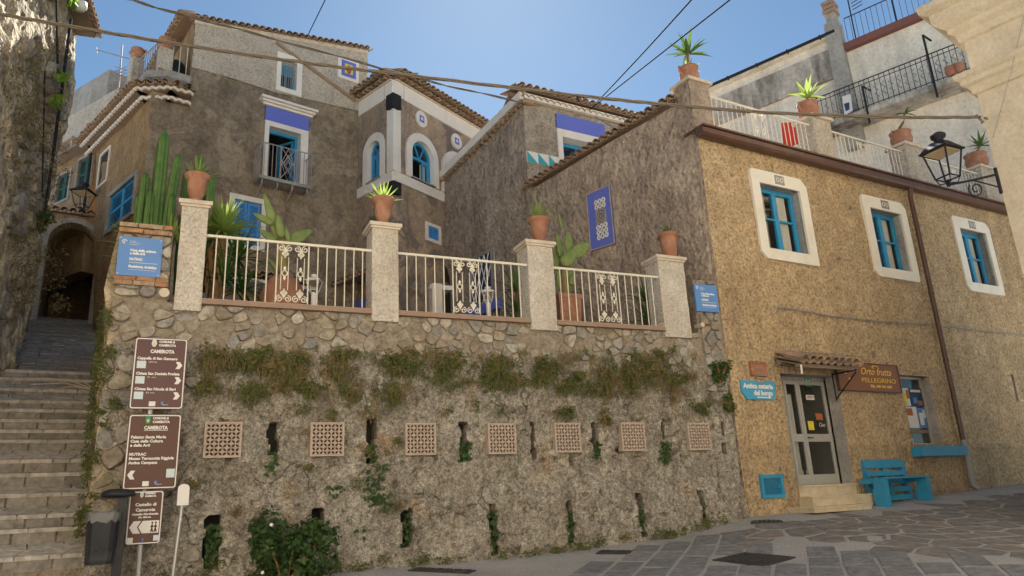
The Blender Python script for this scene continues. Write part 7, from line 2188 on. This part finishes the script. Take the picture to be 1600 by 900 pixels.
# columnar cacti behind the pier
def column(c, h, r, rnd, mb, bend=(0, 0), ribs=6):
    n = 14; seg = ribs * 4; k = len(mb.v)
    for i in range(n + 1):
        t = i / n; z = h * t
        rr_ = r * (.78 + .22 * min(1, t * 5)) * (1 + .05 * sin(z * 7 + c[0] * 9))
        if t > .9: rr_ *= sqrt(max(.0, 1 - ((t - .9) / .1) ** 2)) * .95 + .05
        cx, cy = c[0] + bend[0] * t * t, c[1] + bend[1] * t * t
        for q in range(seg):
            a = 2 * pi * q / seg + .1 * t
            w = rr_ * (1 + .24 * cos(ribs * a))
            mb.v.append(Vector((cx + w * cos(a), cy + w * sin(a), c[2] + z)))
    for i in range(n):
        for q in range(seg): mb.f.append([k + i * seg + q, k + i * seg + (q + 1) % seg, k + (i + 1) * seg + (q + 1) % seg, k + (i + 1) * seg + q])
    mb.f.append([k + n * seg + q for q in range(seg)])
co = -.95
cc = W.sz(262, 350, co)[0]
ct = thing('column_cactus', 'clump of tall ribbed green column cacti behind the pier with the blue sign', 'cactus', W.pt(cc, PT - .5, co))
for (xb, yt, hw, dn_, bx) in ((228, 268, 6.5, 0, .0), (243, 297, 8.5, -.2, 0), (258, 201, 8.0, .1, .0), (252, 212, 6.0, -.3, 0), (281, 238, 6.5, .1, .12), (292, 262, 5.5, -.25, .0), (313, 240, 6.5, -.2, 0), (331, 270, 6.5, 0, .0), (270, 302, 5, .2, .0), (236, 296, 6, .15, 0), (218, 300, 5, -.1, -.02), (322, 300, 6, -.35, .03)):
    s, zt = W.sz(xb, yt, co + dn_); b = W.pt(s - bx, PT - .6, co + dn_)
    mb = MB(); column(b, zt - b.z, hw * .0096, R_, mb, (W.d.x * bx, W.d.y * bx)); mb.obj('stem', 'cactus', ct, smooth=True)
mb = MB()
for i in range(46):
    s = W.sz(R_.choice((206, 212, 219, 240, 264, 272, 282)), 350, -.4)[0] + R_.uniform(-.08, .08)
    a = R_.uniform(0, 2 * pi); mb.blade(W.pt(s, PT - .08, R_.uniform(-.55, -.12)), Vector((cos(a) * .5, sin(a) * .5, R_.uniform(.5, 1.2))), R_.uniform(.2, .46), .035, R_.uniform(.1, 1.0))
for x, y in ((184, 358), (182, 376), (180, 398)):
    s, z = W.sz(x + 8, y, -.2); mb.blade(W.pt(s + .06, z - .12, -.05), -W.d + Vector((0, 0, .35)), .35, .035, .35); mb.blade(W.pt(s + .06, z - .06, -.05), -W.d * .8 + Vector((0, 0, .8)), .3, .03, .5)
o = mb.obj('spiky_undergrowth', 'leaf', None); tag(o, 'bright spiky leaves growing on top of the pier below the cacti', 'plant')
# yucca behind the first railing
yc = thing('yucca', 'bushy yucca with bright leaves and a brown dead skirt behind the first railing', 'yucca', W.pt(W.sz(340, 470, -.5)[0], SILL - .12, -.5))
for (x, y, n_, L, dn_) in ((349, 362, 120, .62, -.45), (332, 356, 44, .45, -.8), (372, 405, 34, .62, -.7), (352, 440, 40, .72, -.5), (378, 455, 26, .55, -.9)):
    s, z = W.sz(x, y, dn_); c = W.pt(s, z, dn_); mb = MB(); rosette(mb, c, n_, L, .05, -12, 86, .75, R_); mb.obj('leaves', 'leaf' if y < 400 else 'leafivy', yc)
s, z = W.sz(345, 370, -.5); mb = MB(); mb.tube([W.pt(s - .05, SILL - .12, -.5), W.pt(s, z, -.5)], .09, 9); mb.obj('trunk', 'drybark', yc)
mb = MB()
for i in range(120):
    s, z = W.sz(R_.uniform(322, 345), R_.uniform(378, 445), -.42); a = R_.uniform(0, 2 * pi); mb.blade(W.pt(s, z, -.42), Vector((cos(a) * .5, sin(a) * .5, -.6)), R_.uniform(.2, .4), .035, .8)
mb.obj('dead_leaves', 'drybark', yc)
# prickly pears
def pad(mb, c, up, nrm, L, w, th=.05):
    up = Vector(up).normalized(); nrm = Vector(nrm); nrm = (nrm - up * nrm.dot(up)).normalized(); sd = up.cross(nrm)
    k = len(mb.v); n, m = 9, 14
    for i in range(n + 1):
        t = i / n; l = L * t
        ww = w * .5 * (sin(pi * min(1, .06 + .94 * t) ** .8) ** .62 if 0 < t < 1 else .16)
        tt = th * .5 * max(.25, ww / (w * .5))
        for q in range(m):
            a = 2 * pi * q / m; mb.v.append(Vector(c) + up * l + sd * ww * cos(a) + nrm * tt * sin(a))
    for i in range(n):
        for q in range(m): mb.f.append([k + i * m + q, k + i * m + (q + 1) % m, k + (i + 1) * m + (q + 1) % m, k + (i + 1) * m + q])
    mb.f.append([k + q for q in range(m)]); mb.f.append([k + n * m + q for q in range(m)])
def prickly(label, pads, base, off, trunk):
    t = thing('prickly_pear', label, 'prickly pear', base)
    for (x0, y0, x1, y1, wpx, dn_) in pads:
        p, q = W.at(x0, y0, off + dn_), W.at(x1, y1, off + dn_)
        wid = .85 * (W.at(x0 + wpx, y0, off + dn_) - W.at(x0, y0, off + dn_)).length
        mb = MB(); d_ = q - p; pad(mb, p, d_ + W.n * R_.uniform(-.1, .1) * d_.length, W.n + W.d * R_.uniform(-.6, .6), d_.length, wid, .06); mb.obj('pad', 'pad', t, smooth=True)
    if trunk:
        pts = [W.at(x, y, off) for x, y, r in trunk]; mb = MB(); mb.tube(pts, .05, 9, rs=[r for _, _, r in trunk]); mb.obj('stem', 'padbrown', t, smooth=True)
    return t
jc = W.at(441, 470, -.85)
prickly('prickly pear with a few large pale pads rising above the round terracotta jar', [(438, 378, 412, 305, 20, 0), (427, 350, 396, 333, 16, .1), (432, 378, 404, 358, 16, .05), (450, 378, 489, 358, 24, 0), (440, 372, 434, 336, 17, .1), (435, 425, 419, 404, 9, .12), (452, 383, 447, 352, 11, .1)],
        Vector((jc.x, jc.y, SILL + .3)), -.85, [(441, 432, .10), (441, 400, .095), (442, 372, .07)])
jr = (W.at(478, 472, -.85) - W.at(404, 472, -.85)).length / 2; jt = W.sz(441, 430, -.85)[1]; jh = jt - (SILL - .12)
t = thing('terracotta_jar', 'huge round shouldered terracotta jar behind the first railing', 'jar', Vector((jc.x, jc.y, SILL - .12)))
mb = MB(); mb.lathe((jc.x, jc.y, SILL - .12), [(jr * .9, 0), (jr * 1.02, jh * .2), (jr * 1.02, jh * .4), (jr * .95, jh * .6), (jr * .8, jh * .78), (jr * .58, jh * .92), (jr * .38, jh * .99), (jr * .30, jh), (jr * .22, jh * .9)], 32); mb.obj('jar_body', 'terra', t, smooth=True)
mb = MB(); mb.lathe((jc.x, jc.y, SILL - .12), [(.01, jh * .95), (jr * .26, jh * .94)], 12, False); mb.obj('soil', 'drybark', t)
pc = W.at(884, 500, -.75)
prickly('big many padded prickly pear in front of the dark wall right of the third pillar', [(878, 405, 872, 362, 19, 0), (890, 395, 888, 360, 16, -.1), (893, 400, 921, 380, 22, .05), (880, 415, 896, 390, 22, .1), (872, 425, 868, 385, 16, -.1), (886, 440, 884, 400, 20, -.15), (876, 455, 872, 415, 16, 0), (892, 445, 897, 428, 12, .1), (868, 470, 866, 430, 10, .1), (878, 360, 873, 330, 5, 0), (886, 465, 892, 430, 14, 0)],
        Vector((pc.x, pc.y, SILL + .35)), -.75, [(884, 475, .09), (883, 440, .08), (880, 410, .06)])
pr_ = (W.at(902, 490, -.75) - W.at(868, 490, -.75)).length / 2; pt_ = W.sz(884, 464, -.75)[1]
t = thing('planter', 'square sided terracotta planter under the big prickly pear', 'planter', Vector((pc.x, pc.y, SILL - .12)))
mb = MB(); q_ = lambda r, z: [Vector((pc.x, pc.y, z)) + W.d * (sx * r) + W.n * (sy * r) for sx, sy in ((-1, -1), (1, -1), (1, 1), (-1, 1))]
mb.prism3(q_(pr_, pt_ - .08), q_(pr_ * .88, SILL - .12)); mb.obj('planter_body', 'terra', t); mb = MB(); mb.prism3(q_(pr_ * 1.06, pt_), q_(pr_ * 1.06, pt_ - .081)); mb.obj('rim', 'terra', t)
for (x, y, n_, L, lab) in ((808, 440, 46, .75, 'dark strappy plant against the wall left of the third pillar'), (1012, 470, 46, .7, 'dark strappy plant in the shade behind the last railing'), (352, 480, 50, .7, None), (395, 470, 40, .5, None)):
    if not lab: continue
    c = W.at(x, y + 20, -1.3); c = Vector((c.x, c.y, SILL - .12)); t = thing('strap_leaf_plant', lab, 'plant', c)
    mb = MB()
    for zz in (.2, .6, 1.0): rosette(mb, c + Vector((0, 0, zz)), n_ // 2, L, .05, 10, 85, .9, R_)
    mb.obj('leaves', 'leafdark', t); mb = MB(); mb.tube([c, c + Vector((0, 0, 1.0))], .04, 7); mb.obj('stem', 'drybark', t)
# white garden lamps
for (x, yt, off, lab) in ((490, 430, -.55, 'white garden lamp post beside the terracotta jar'), (763, 449, -.9, 'white garden lamp post in front of the lattice window')):
    p = W.at(x, 470, off); zt = W.sz(x, yt, off)[1]; b = Vector((p.x, p.y, SILL - .12))
    t = lantern(Vector((p.x, p.y, zt - .31)), .33, lab, 'lampwhite', cat='garden lamp', name='garden_lamp', group='white garden lamps', fat=1.5)
    mb = MB(); mb.tube([b, Vector((p.x, p.y, zt - .30))], .042, 10); mb.obj('post', 'lampwhite', t)

# ------------------------------------------------------------------ weeds, ivy, moss on the wall (nobody could count them)
def clump(mb, c, r, n, rnd, nrm, size=.07, hang=.6, wid=.4):
    for _ in range(n):
        a, b = rnd.gauss(0, .45), rnd.gauss(0, .45)
        p = c + W.d * a * r + Vector((0, 0, b * r)) + nrm * (rnd.uniform(0, .10) * max(.2, 1 - (a * a + b * b)) + .01)
        d = Vector((rnd.uniform(-1, 1), rnd.uniform(-1, 1), rnd.uniform(-1.3, .5) * hang)) + nrm * .6
        l = size * rnd.uniform(.5, 1.3)
        mb.leaf(p, (nrm + Vector((rnd.uniform(-1, 1), rnd.uniform(-1, 1), rnd.uniform(-1, 1))) * .8), d, l, l * wid)
brown, green, bright = MB(), MB(), MB()
rw_ = random.Random(23)
big = [(328, 562, 20, 24), (440, 575, 44, 30), (392, 560, 20, 20), (530, 572, 22, 22), (470, 600, 26, 18), (625, 568, 24, 26), (700, 575, 26, 24), (765, 575, 26, 22), (800, 600, 20, 18), (850, 585, 30, 28), (905, 600, 24, 20), (950, 600, 26, 30), (985, 590, 26, 30), (1020, 575, 30, 24), (1055, 590, 26, 26), (545, 615, 22, 12), (400, 610, 26, 12), (880, 640, 20, 9), (945, 650, 12, 14), (1095, 635, 14, 14), (620, 610, 18, 20), (330, 600, 20, 12)]
GR = [(W.s_of(W.at(gx, gy)), W.sz(gx, gy)[1]) for gx, gy in ((348, 688), (510, 687), (655, 686.5), (781.5, 686), (883.5, 684.5), (985.5, 683), (1088, 682.5))]
def free(c):
    s_ = W.s_of(c); return all(abs(s_ - a) > .32 or abs(c.z - b) > .30 for a, b in GR)
def trail(mb, c, rnd, k):
    for _ in range(k):
        mb.blade(c + W.d * rnd.gauss(0, .09) + W.n * rnd.uniform(0, .06) + Vector((0, 0, rnd.uniform(-.06, .06))), W.n * rnd.uniform(.3, .9) + W.d * rnd.uniform(-.5, .5) - Vector((0, 0, rnd.uniform(.1, .9))), rnd.uniform(.10, .26), .012, 1.2, 3)
for x, y, rx, ry in big:
    kind = rw_.random()
    for _ in range(max(4, int(rx * ry / 38))):
        px, py = x + rw_.gauss(0, .42) * rx, y + rw_.gauss(0, .45) * ry
        c = W.at(px, py, .05)
        if not free(c): continue
        m_ = green if rw_.random() < (.85 if kind < .55 else .3) else brown
        clump(m_, c, rw_.uniform(.05, .12), 34, rw_, W.n, .058, .6, .55); trail(m_, c, rw_, 4)
for _ in range(150):
    x, y = rw_.uniform(305, 1085), 548 + abs(rw_.gauss(0, 1)) * 30
    c = W.at(x, y, .04)
    if not free(c): continue
    m_ = green if rw_.random() < .5 else brown
    clump(m_, c, rw_.uniform(.035, .11), 22, rw_, W.n, .05, .9, .5); trail(m_, c, rw_, 5)
small = [(470, 640, 14), (520, 650, 10), (585, 640, 12), (590, 610, 12), (505, 668, 8), (475, 675, 6), (580, 705, 8), (560, 755, 14), (370, 800, 8), (310, 610, 12), (620, 690, 5), (740, 630, 10), (1105, 630, 12), (480, 730, 7), (620, 790, 10), (300, 760, 10), (310, 700, 8), (345, 880, 16), (700, 640, 8), (1135, 628, 9)]
for x, y, r in small:
    for _ in range(3):
        c = W.at(x + rw_.gauss(0, .4) * r, y + rw_.gauss(0, .4) * r, .05)
        if free(c): clump(green if rw_.random() < .7 else brown, c, r * .008, 34, rw_, W.n, .045)
for _ in range(70):
    x = rw_.uniform(300, 1120); y = rw_.triangular(530, 800, 590) if rw_.random() < .8 else rw_.uniform(600, 860)
    c = W.at(x, y, .05)
    if free(c): clump(green if rw_.random() < .5 else brown, c, rw_.uniform(.03, .06), 20, rw_, W.n, .035)
# foot of the wall
for _ in range(60):
    s = rw_.uniform(-.6, 8.1); clump(green, W.pt(s, zbase(s) + rw_.uniform(.0, .12), .16), rw_.uniform(.05, .11), 26, rw_, W.n, .06, .2)
for (mb_, m_, nm) in ((brown, 'weed', 'dry_weeds'), (green, 'weedgreen', 'mossy_weeds')):
    o = mb_.obj(nm, m_, None, recalc=False); o['kind'] = 'stuff'
ivy = MB()
for (x0, y0, x1, y1, n_) in ((420, 704, 436, 735, 90), (570, 725, 602, 790, 260), (575, 690, 590, 722, 70), (965 - 245, 690, 735, 720, 120), (928, 690, 938, 716, 70), (1033, 690, 1048, 722, 140), (762, 800, 779, 866, 260), (884, 800, 898, 848, 200), (993, 795, 1008, 836, 160), (322, 820, 345, 895, 280), (1094, 790, 1103, 818, 60), (415, 725, 428, 742, 50), (515, 758, 530, 776, 90), (655, 860, 690, 892, 0), (720, 640, 740, 655, 0), (555, 825, 575, 840, 40), (590, 770, 612, 800, 60), (630, 800, 642, 850, 50)):
    for _ in range(n_):
        p = W.at(rw_.uniform(x0, x1), rw_.uniform(y0, y1), rw_.uniform(-.12, .07)); l = rw_.uniform(.04, .08)
        ivy.leaf(p, W.n + Vector((rw_.uniform(-1, 1), rw_.uniform(-1, 1), rw_.uniform(-.4, 1))) * .8, Vector((rw_.uniform(-1, 1), rw_.uniform(-1, 1), rw_.uniform(-1, .4))), l, l * .8)
o = ivy.obj('wall_ivy', 'leafbush', None, recalc=False); o['kind'] = 'stuff'
# growth on the return wall and along the stairs
mv = MB()
for _ in range(110):
    a = rw_.uniform(0, 3.2); z = rw_.uniform(rz(a) + .1, SILL + .2)
    c = RWf.pt(a, z, .03)
    clump(mv, c, rw_.uniform(.04, .09), 24, rw_, (RWf.n * .7 + W.n * .7).normalized(), .05)
for x, y in ((176, 555), (170, 600), (163, 640), (158, 565), (150, 700), (145, 745), (138, 790), (130, 820), (175, 500), (185, 640)):
    for _ in range(3):
        c = W.at(x - 3 + rw_.gauss(0, 3), y + rw_.gauss(0, 14), .03); clump(mv, c, .06, 30, rw_, W.n, .055)
o = mv.obj('edge_moss', 'weedgreen', None, recalc=False); o['kind'] = 'stuff'
lv = MB()
for x, y in ((98, 122), (88, 158), (115, 4), (118, -2)):
    for _ in range(60):
        p = LB.at(x + rw_.gauss(0, 4), y + rw_.gauss(0, 5), .25 + rw_.uniform(0, .1)); l = rw_.uniform(.08, .16)
        lv.leaf(p, LB.n + Vector((rw_.uniform(-1, 1), rw_.uniform(-1, 1), rw_.uniform(-1, 1))) * .8, Vector((rw_.uniform(-1, 1), rw_.uniform(-1, 1), rw_.uniform(-1, 1))), l, l * .6)
o = lv.obj('wall_leaves', 'leafbright', None, recalc=False); o['kind'] = 'stuff'
dm = MB()
for _ in range(160):
    x, y = rw_.uniform(20, 130), rw_.uniform(60, 480)
    c = LB.at(x * .75, y, .12); clump(dm, c, rw_.uniform(.1, .25), 26, rw_, LB.n, .08)
o = dm.obj('dry_wall_growth', 'weed', None, recalc=False); o['kind'] = 'stuff'

def bush(name, label, c, rx, ry, rz_, n, size, m, rnd, flowers=0, cat='bush', squash=None):
    t = thing(name, label, cat, Vector((c[0], c[1], c[2] - rz_)))
    c = Vector(c); mb = MB()
    subs = [(Vector((rnd.uniform(-.65, .65) * rx, rnd.uniform(-.5, .5) * ry, rnd.uniform(-.75, .65) * rz_)), rnd.uniform(.18, .46)) for _ in range(15)]
    for _ in range(n):
        o_, k = rnd.choice(subs)
        v = Vector((rnd.gauss(0, 1), rnd.gauss(0, 1), rnd.gauss(0, 1))).normalized() * rnd.uniform(.3, 1.25) ** .5 * k
        p = c + o_ + Vector((v.x * rx, v.y * ry, v.z * rz_))
        l = size * rnd.uniform(.6, 1.3)
        mb.leaf(p, v.normalized() + Vector((rnd.uniform(-1, 1), rnd.uniform(-1, 1), rnd.uniform(-.2, 1.2))) * .7, Vector((rnd.uniform(-1, 1), rnd.uniform(-1, 1), rnd.uniform(-1, .3))), l, l * .62)
    mb.obj('foliage', m, t, recalc=False, kind='stuff')
    mb = MB()
    for o_, k in subs: mb.tube([c - Vector((0, 0, rz_)), c + o_ * .5 - Vector((0, 0, rz_ * .3)), c + o_], .012, 5)
    mb.obj('stems', 'drybark', t)
    for i in range(flowers):
        o_, k = subs[i % len(subs)]
        p = c + o_ + Vector((rnd.uniform(-.2, .2) * rx, -ry * k * .9, rnd.uniform(-.1, .3) * rz_))
        mb = MB()
        for q in range(5):
            a = 2 * pi * q / 5; mb.leaf(p, Vector((0, -1, .3)), Vector((cos(a), -.2, sin(a))), .028, .02)
        mb.obj('flower', 'flower', t)
    return t
bc = W.at(450, 858, .5)
bush('bush', 'large dark green bush with a few white flowers at the foot of the wall', (bc.x, bc.y, bc.z - .05), .70, .42, .56, 2300, .085, 'leafbush', R_, 6)
bc = W.at(1124, 580, .12); bush('bush', 'small dense green bush rooted in the wall beside the shop house', (bc.x, bc.y, bc.z), .24, .16, .22, 700, .055, 'leafivy', R_)
bc = W.at(1139, 628, .08); bush('bush', 'tiny green tuft rooted in the wall below the small bush', (bc.x, bc.y, bc.z), .13, .1, .18, 260, .05, 'leafivy', R_)
bc = LB.at(66, 342, .2)
bush('bush', 'dark hanging plant on the shaded left wall beside the arch', (bc.x, bc.y, bc.z), .20, .18, .24, 320, .09, 'leafbush', R_)
tw_ = thing('dry_branch', 'bare pale branch sticking out over the stairway from the wall edge', 'branch', RWf.pt(4.2, 3.9, .0))
mb = MB(); tb = RWf.pt(4.2, 3.9, .02)
for dx, dz, ln in ((1, .25, .9), (.9, .1, 1.0), (.95, .0, .75), (.8, .35, .5)):
    d_ = (RWf.n * dx + Vector((0, 0, dz))).normalized(); mb.tube([tb, tb + d_ * ln * .5 + Vector((0, 0, .05)), tb + d_ * ln - Vector((0, 0, .05))], .012, 5)
mb.obj('twigs', 'cap', tw_)

# ================================================================== OVERHEAD CABLES
def cable(label, pts, r, m, name='overhead_cable', twist=0):
    P = [atY(x, y, Y) for x, y, Y in pts]
    sm = []
    for i in range(len(P) - 1):
        p0, p1, p2, p3 = P[max(i - 1, 0)], P[i], P[i + 1], P[min(i + 2, len(P) - 1)]
        for k in range(8):
            t = k / 8; sm.append(.5 * ((2 * p1) + (p2 - p0) * t + (2 * p0 - 5 * p1 + 4 * p2 - p3) * t * t + (3 * p1 - p0 - 3 * p2 + p3) * t ** 3))
    sm.append(P[-1])
    mb = MB()
    if twist:
        for k in range(twist):
            mb.tube([p + Vector((0, cos(i * .9 + k * 2.1), sin(i * .9 + k * 2.1))) * r * .75 for i, p in enumerate(sm)], r * .62, 6)
    else: mb.tube(sm, r, 7)
    o = mb.obj(name, m, None, smooth=True); tag(o, label, 'cable'); return o
cable('thick pale cable bundle sagging right across the whole street', [(-40, 13, 9.2), (0, 22, 9.4), (145, 47, 9.8), (330, 77, 10.2), (500, 101, 10.5), (650, 119, 10.7), (900, 149, 11), (1050, 164, 11.1), (1200, 176, 11.2), (1400, 183, 11.35), (1532, 183, 11.45)], .024, 'cable', twist=3)
cable('grey cable bundle dropping from the top left edge to the gabled house', [(180, -8, 12), (205, 0, 12.2), (300, 27, 13.3), (400, 53, 14.3), (590, 105, 16), (700, 134, 16.9), (822, 161, 17.7)], .026, 'cable', twist=2)
cable('thin dark wire rising steeply from the gabled house to the top of the sky', [(921, 172, 17.6), (1000, 88, 14), (1080, 0, 11.5), (1095, -18, 11.2)], .015, 'cabledark')
cable('second thin dark wire rising at a flatter slope to the right', [(923, 170, 17.6), (1030, 86, 14), (1140, 0, 11.6), (1165, -20, 11.2)], .015, 'cabledark')
cable('short thin dark wire above the roof of the tall house', [(482, 53, 19.6), (508, 0, 17), (518, -20, 16.4)], .014, 'cabledark')
cable('thin slack wire across the side wall of the shop house', [(930, 182, 17.3), (968, 203, 15.8), (1030, 218, 14.6), (1095, 229, 13.62)], .014, 'irongrey')
mb = MB(); p = atY(902, 150, 11.0); mb.tube([p, p + Vector((.0, 0, -.07)), p + Vector((.03, 0, -.09))], .012, 5); mb.tube([p + Vector((.09, 0, 0)), p + Vector((.10, 0, -.06))], .010, 5)
o = mb.obj('cable_clip', 'cabledark'); tag(o, 'small dark loose clip hanging from the thick pale cable', 'cable clip')
rb_ = RB.pt(.05, 0, .0); p = atY(1534, 183, 11.45)
mb = MB()
for i in range(6): mb.tube([p + Vector((R_.uniform(-.1, .25), 0, R_.uniform(-.06, .06))), p + Vector((R_.uniform(.0, .3), R_.uniform(0, .1), R_.uniform(-.12, .08)))], .022, 5)
o = mb.obj('cable_joint', 'wood'); tag(o, 'tangled brown cable joint at the corner of the yellow house', 'cable joint')
# ================================================================== THE OTHER SIDE OF THE STREET
# unseen sunlit houses, added so their bounced light fills the shade of this side
M['limewhite'] = plaster('sunlit_limewash', (.74, .66, .52), (.66, .58, .45), (.80, .73, .60), 14, .01, stain_col=(.5, .42, .31), streak=.25, pebble=.1)
M['limepeach'] = plaster('sunlit_peach_wash', (.74, .60, .42), (.66, .52, .36), (.80, .67, .49), 14, .01, stain_col=(.48, .37, .26), streak=.25, pebble=.1)
OF = Fr((0, -6.5), 90)
for k, (x0, x1, hh, m_, lab) in enumerate(((-17, -5.2, 12.5, 'limewhite', 'unseen white house added across the street, farthest towards the stairway side'), (-5.0, 7.4, 14, 'limepeach', 'unseen peach coloured house added across the street, directly opposite the old wall'), (7.6, 25, 13, 'limewhite', 'unseen white house added across the street, opposite the shop'))):
    t = thing('opposite_fill_house', lab, 'house', Vector(((x0 + x1) / 2, -6.5, G((x0 + x1) / 2, -6.5))), 'unseen houses added across the street for bounce light')
    hs = []
    n_ = int((x1 - x0) / 3.4)
    for i in range(n_):
        c = x0 + (i + .5) * (x1 - x0) / n_
        for zz in (2.0, 5.2, 8.4): hs.append((c - .5, c + .5, zz, zz + 1.7))
    wall('front_wall', OF, [(x0, -1.2), (x1, -1.2), (x1, hh), (x0, hh)], [rpoly(h) for h in hs], m_, t, relief=.02, step=.8, depth=.2)
    for h in hs:
        mb = MB(); ring(mb, OF, rpoly(grow(h, .14)), rpoly(h), .0, .05); o = mb.obj('window', 'white', t)
        mb = MB(); mb.box(OF, h[0] + .01, h[1] - .01, h[2] + .01, h[3] - .01, -.19, -.15); mb.obj('shutter', 'green', o)
    mb = MB(); mb.box(OF, x0, x1, hh, hh + .2, -6, .3); mb.obj('roof_slab', 'tilebed', t)
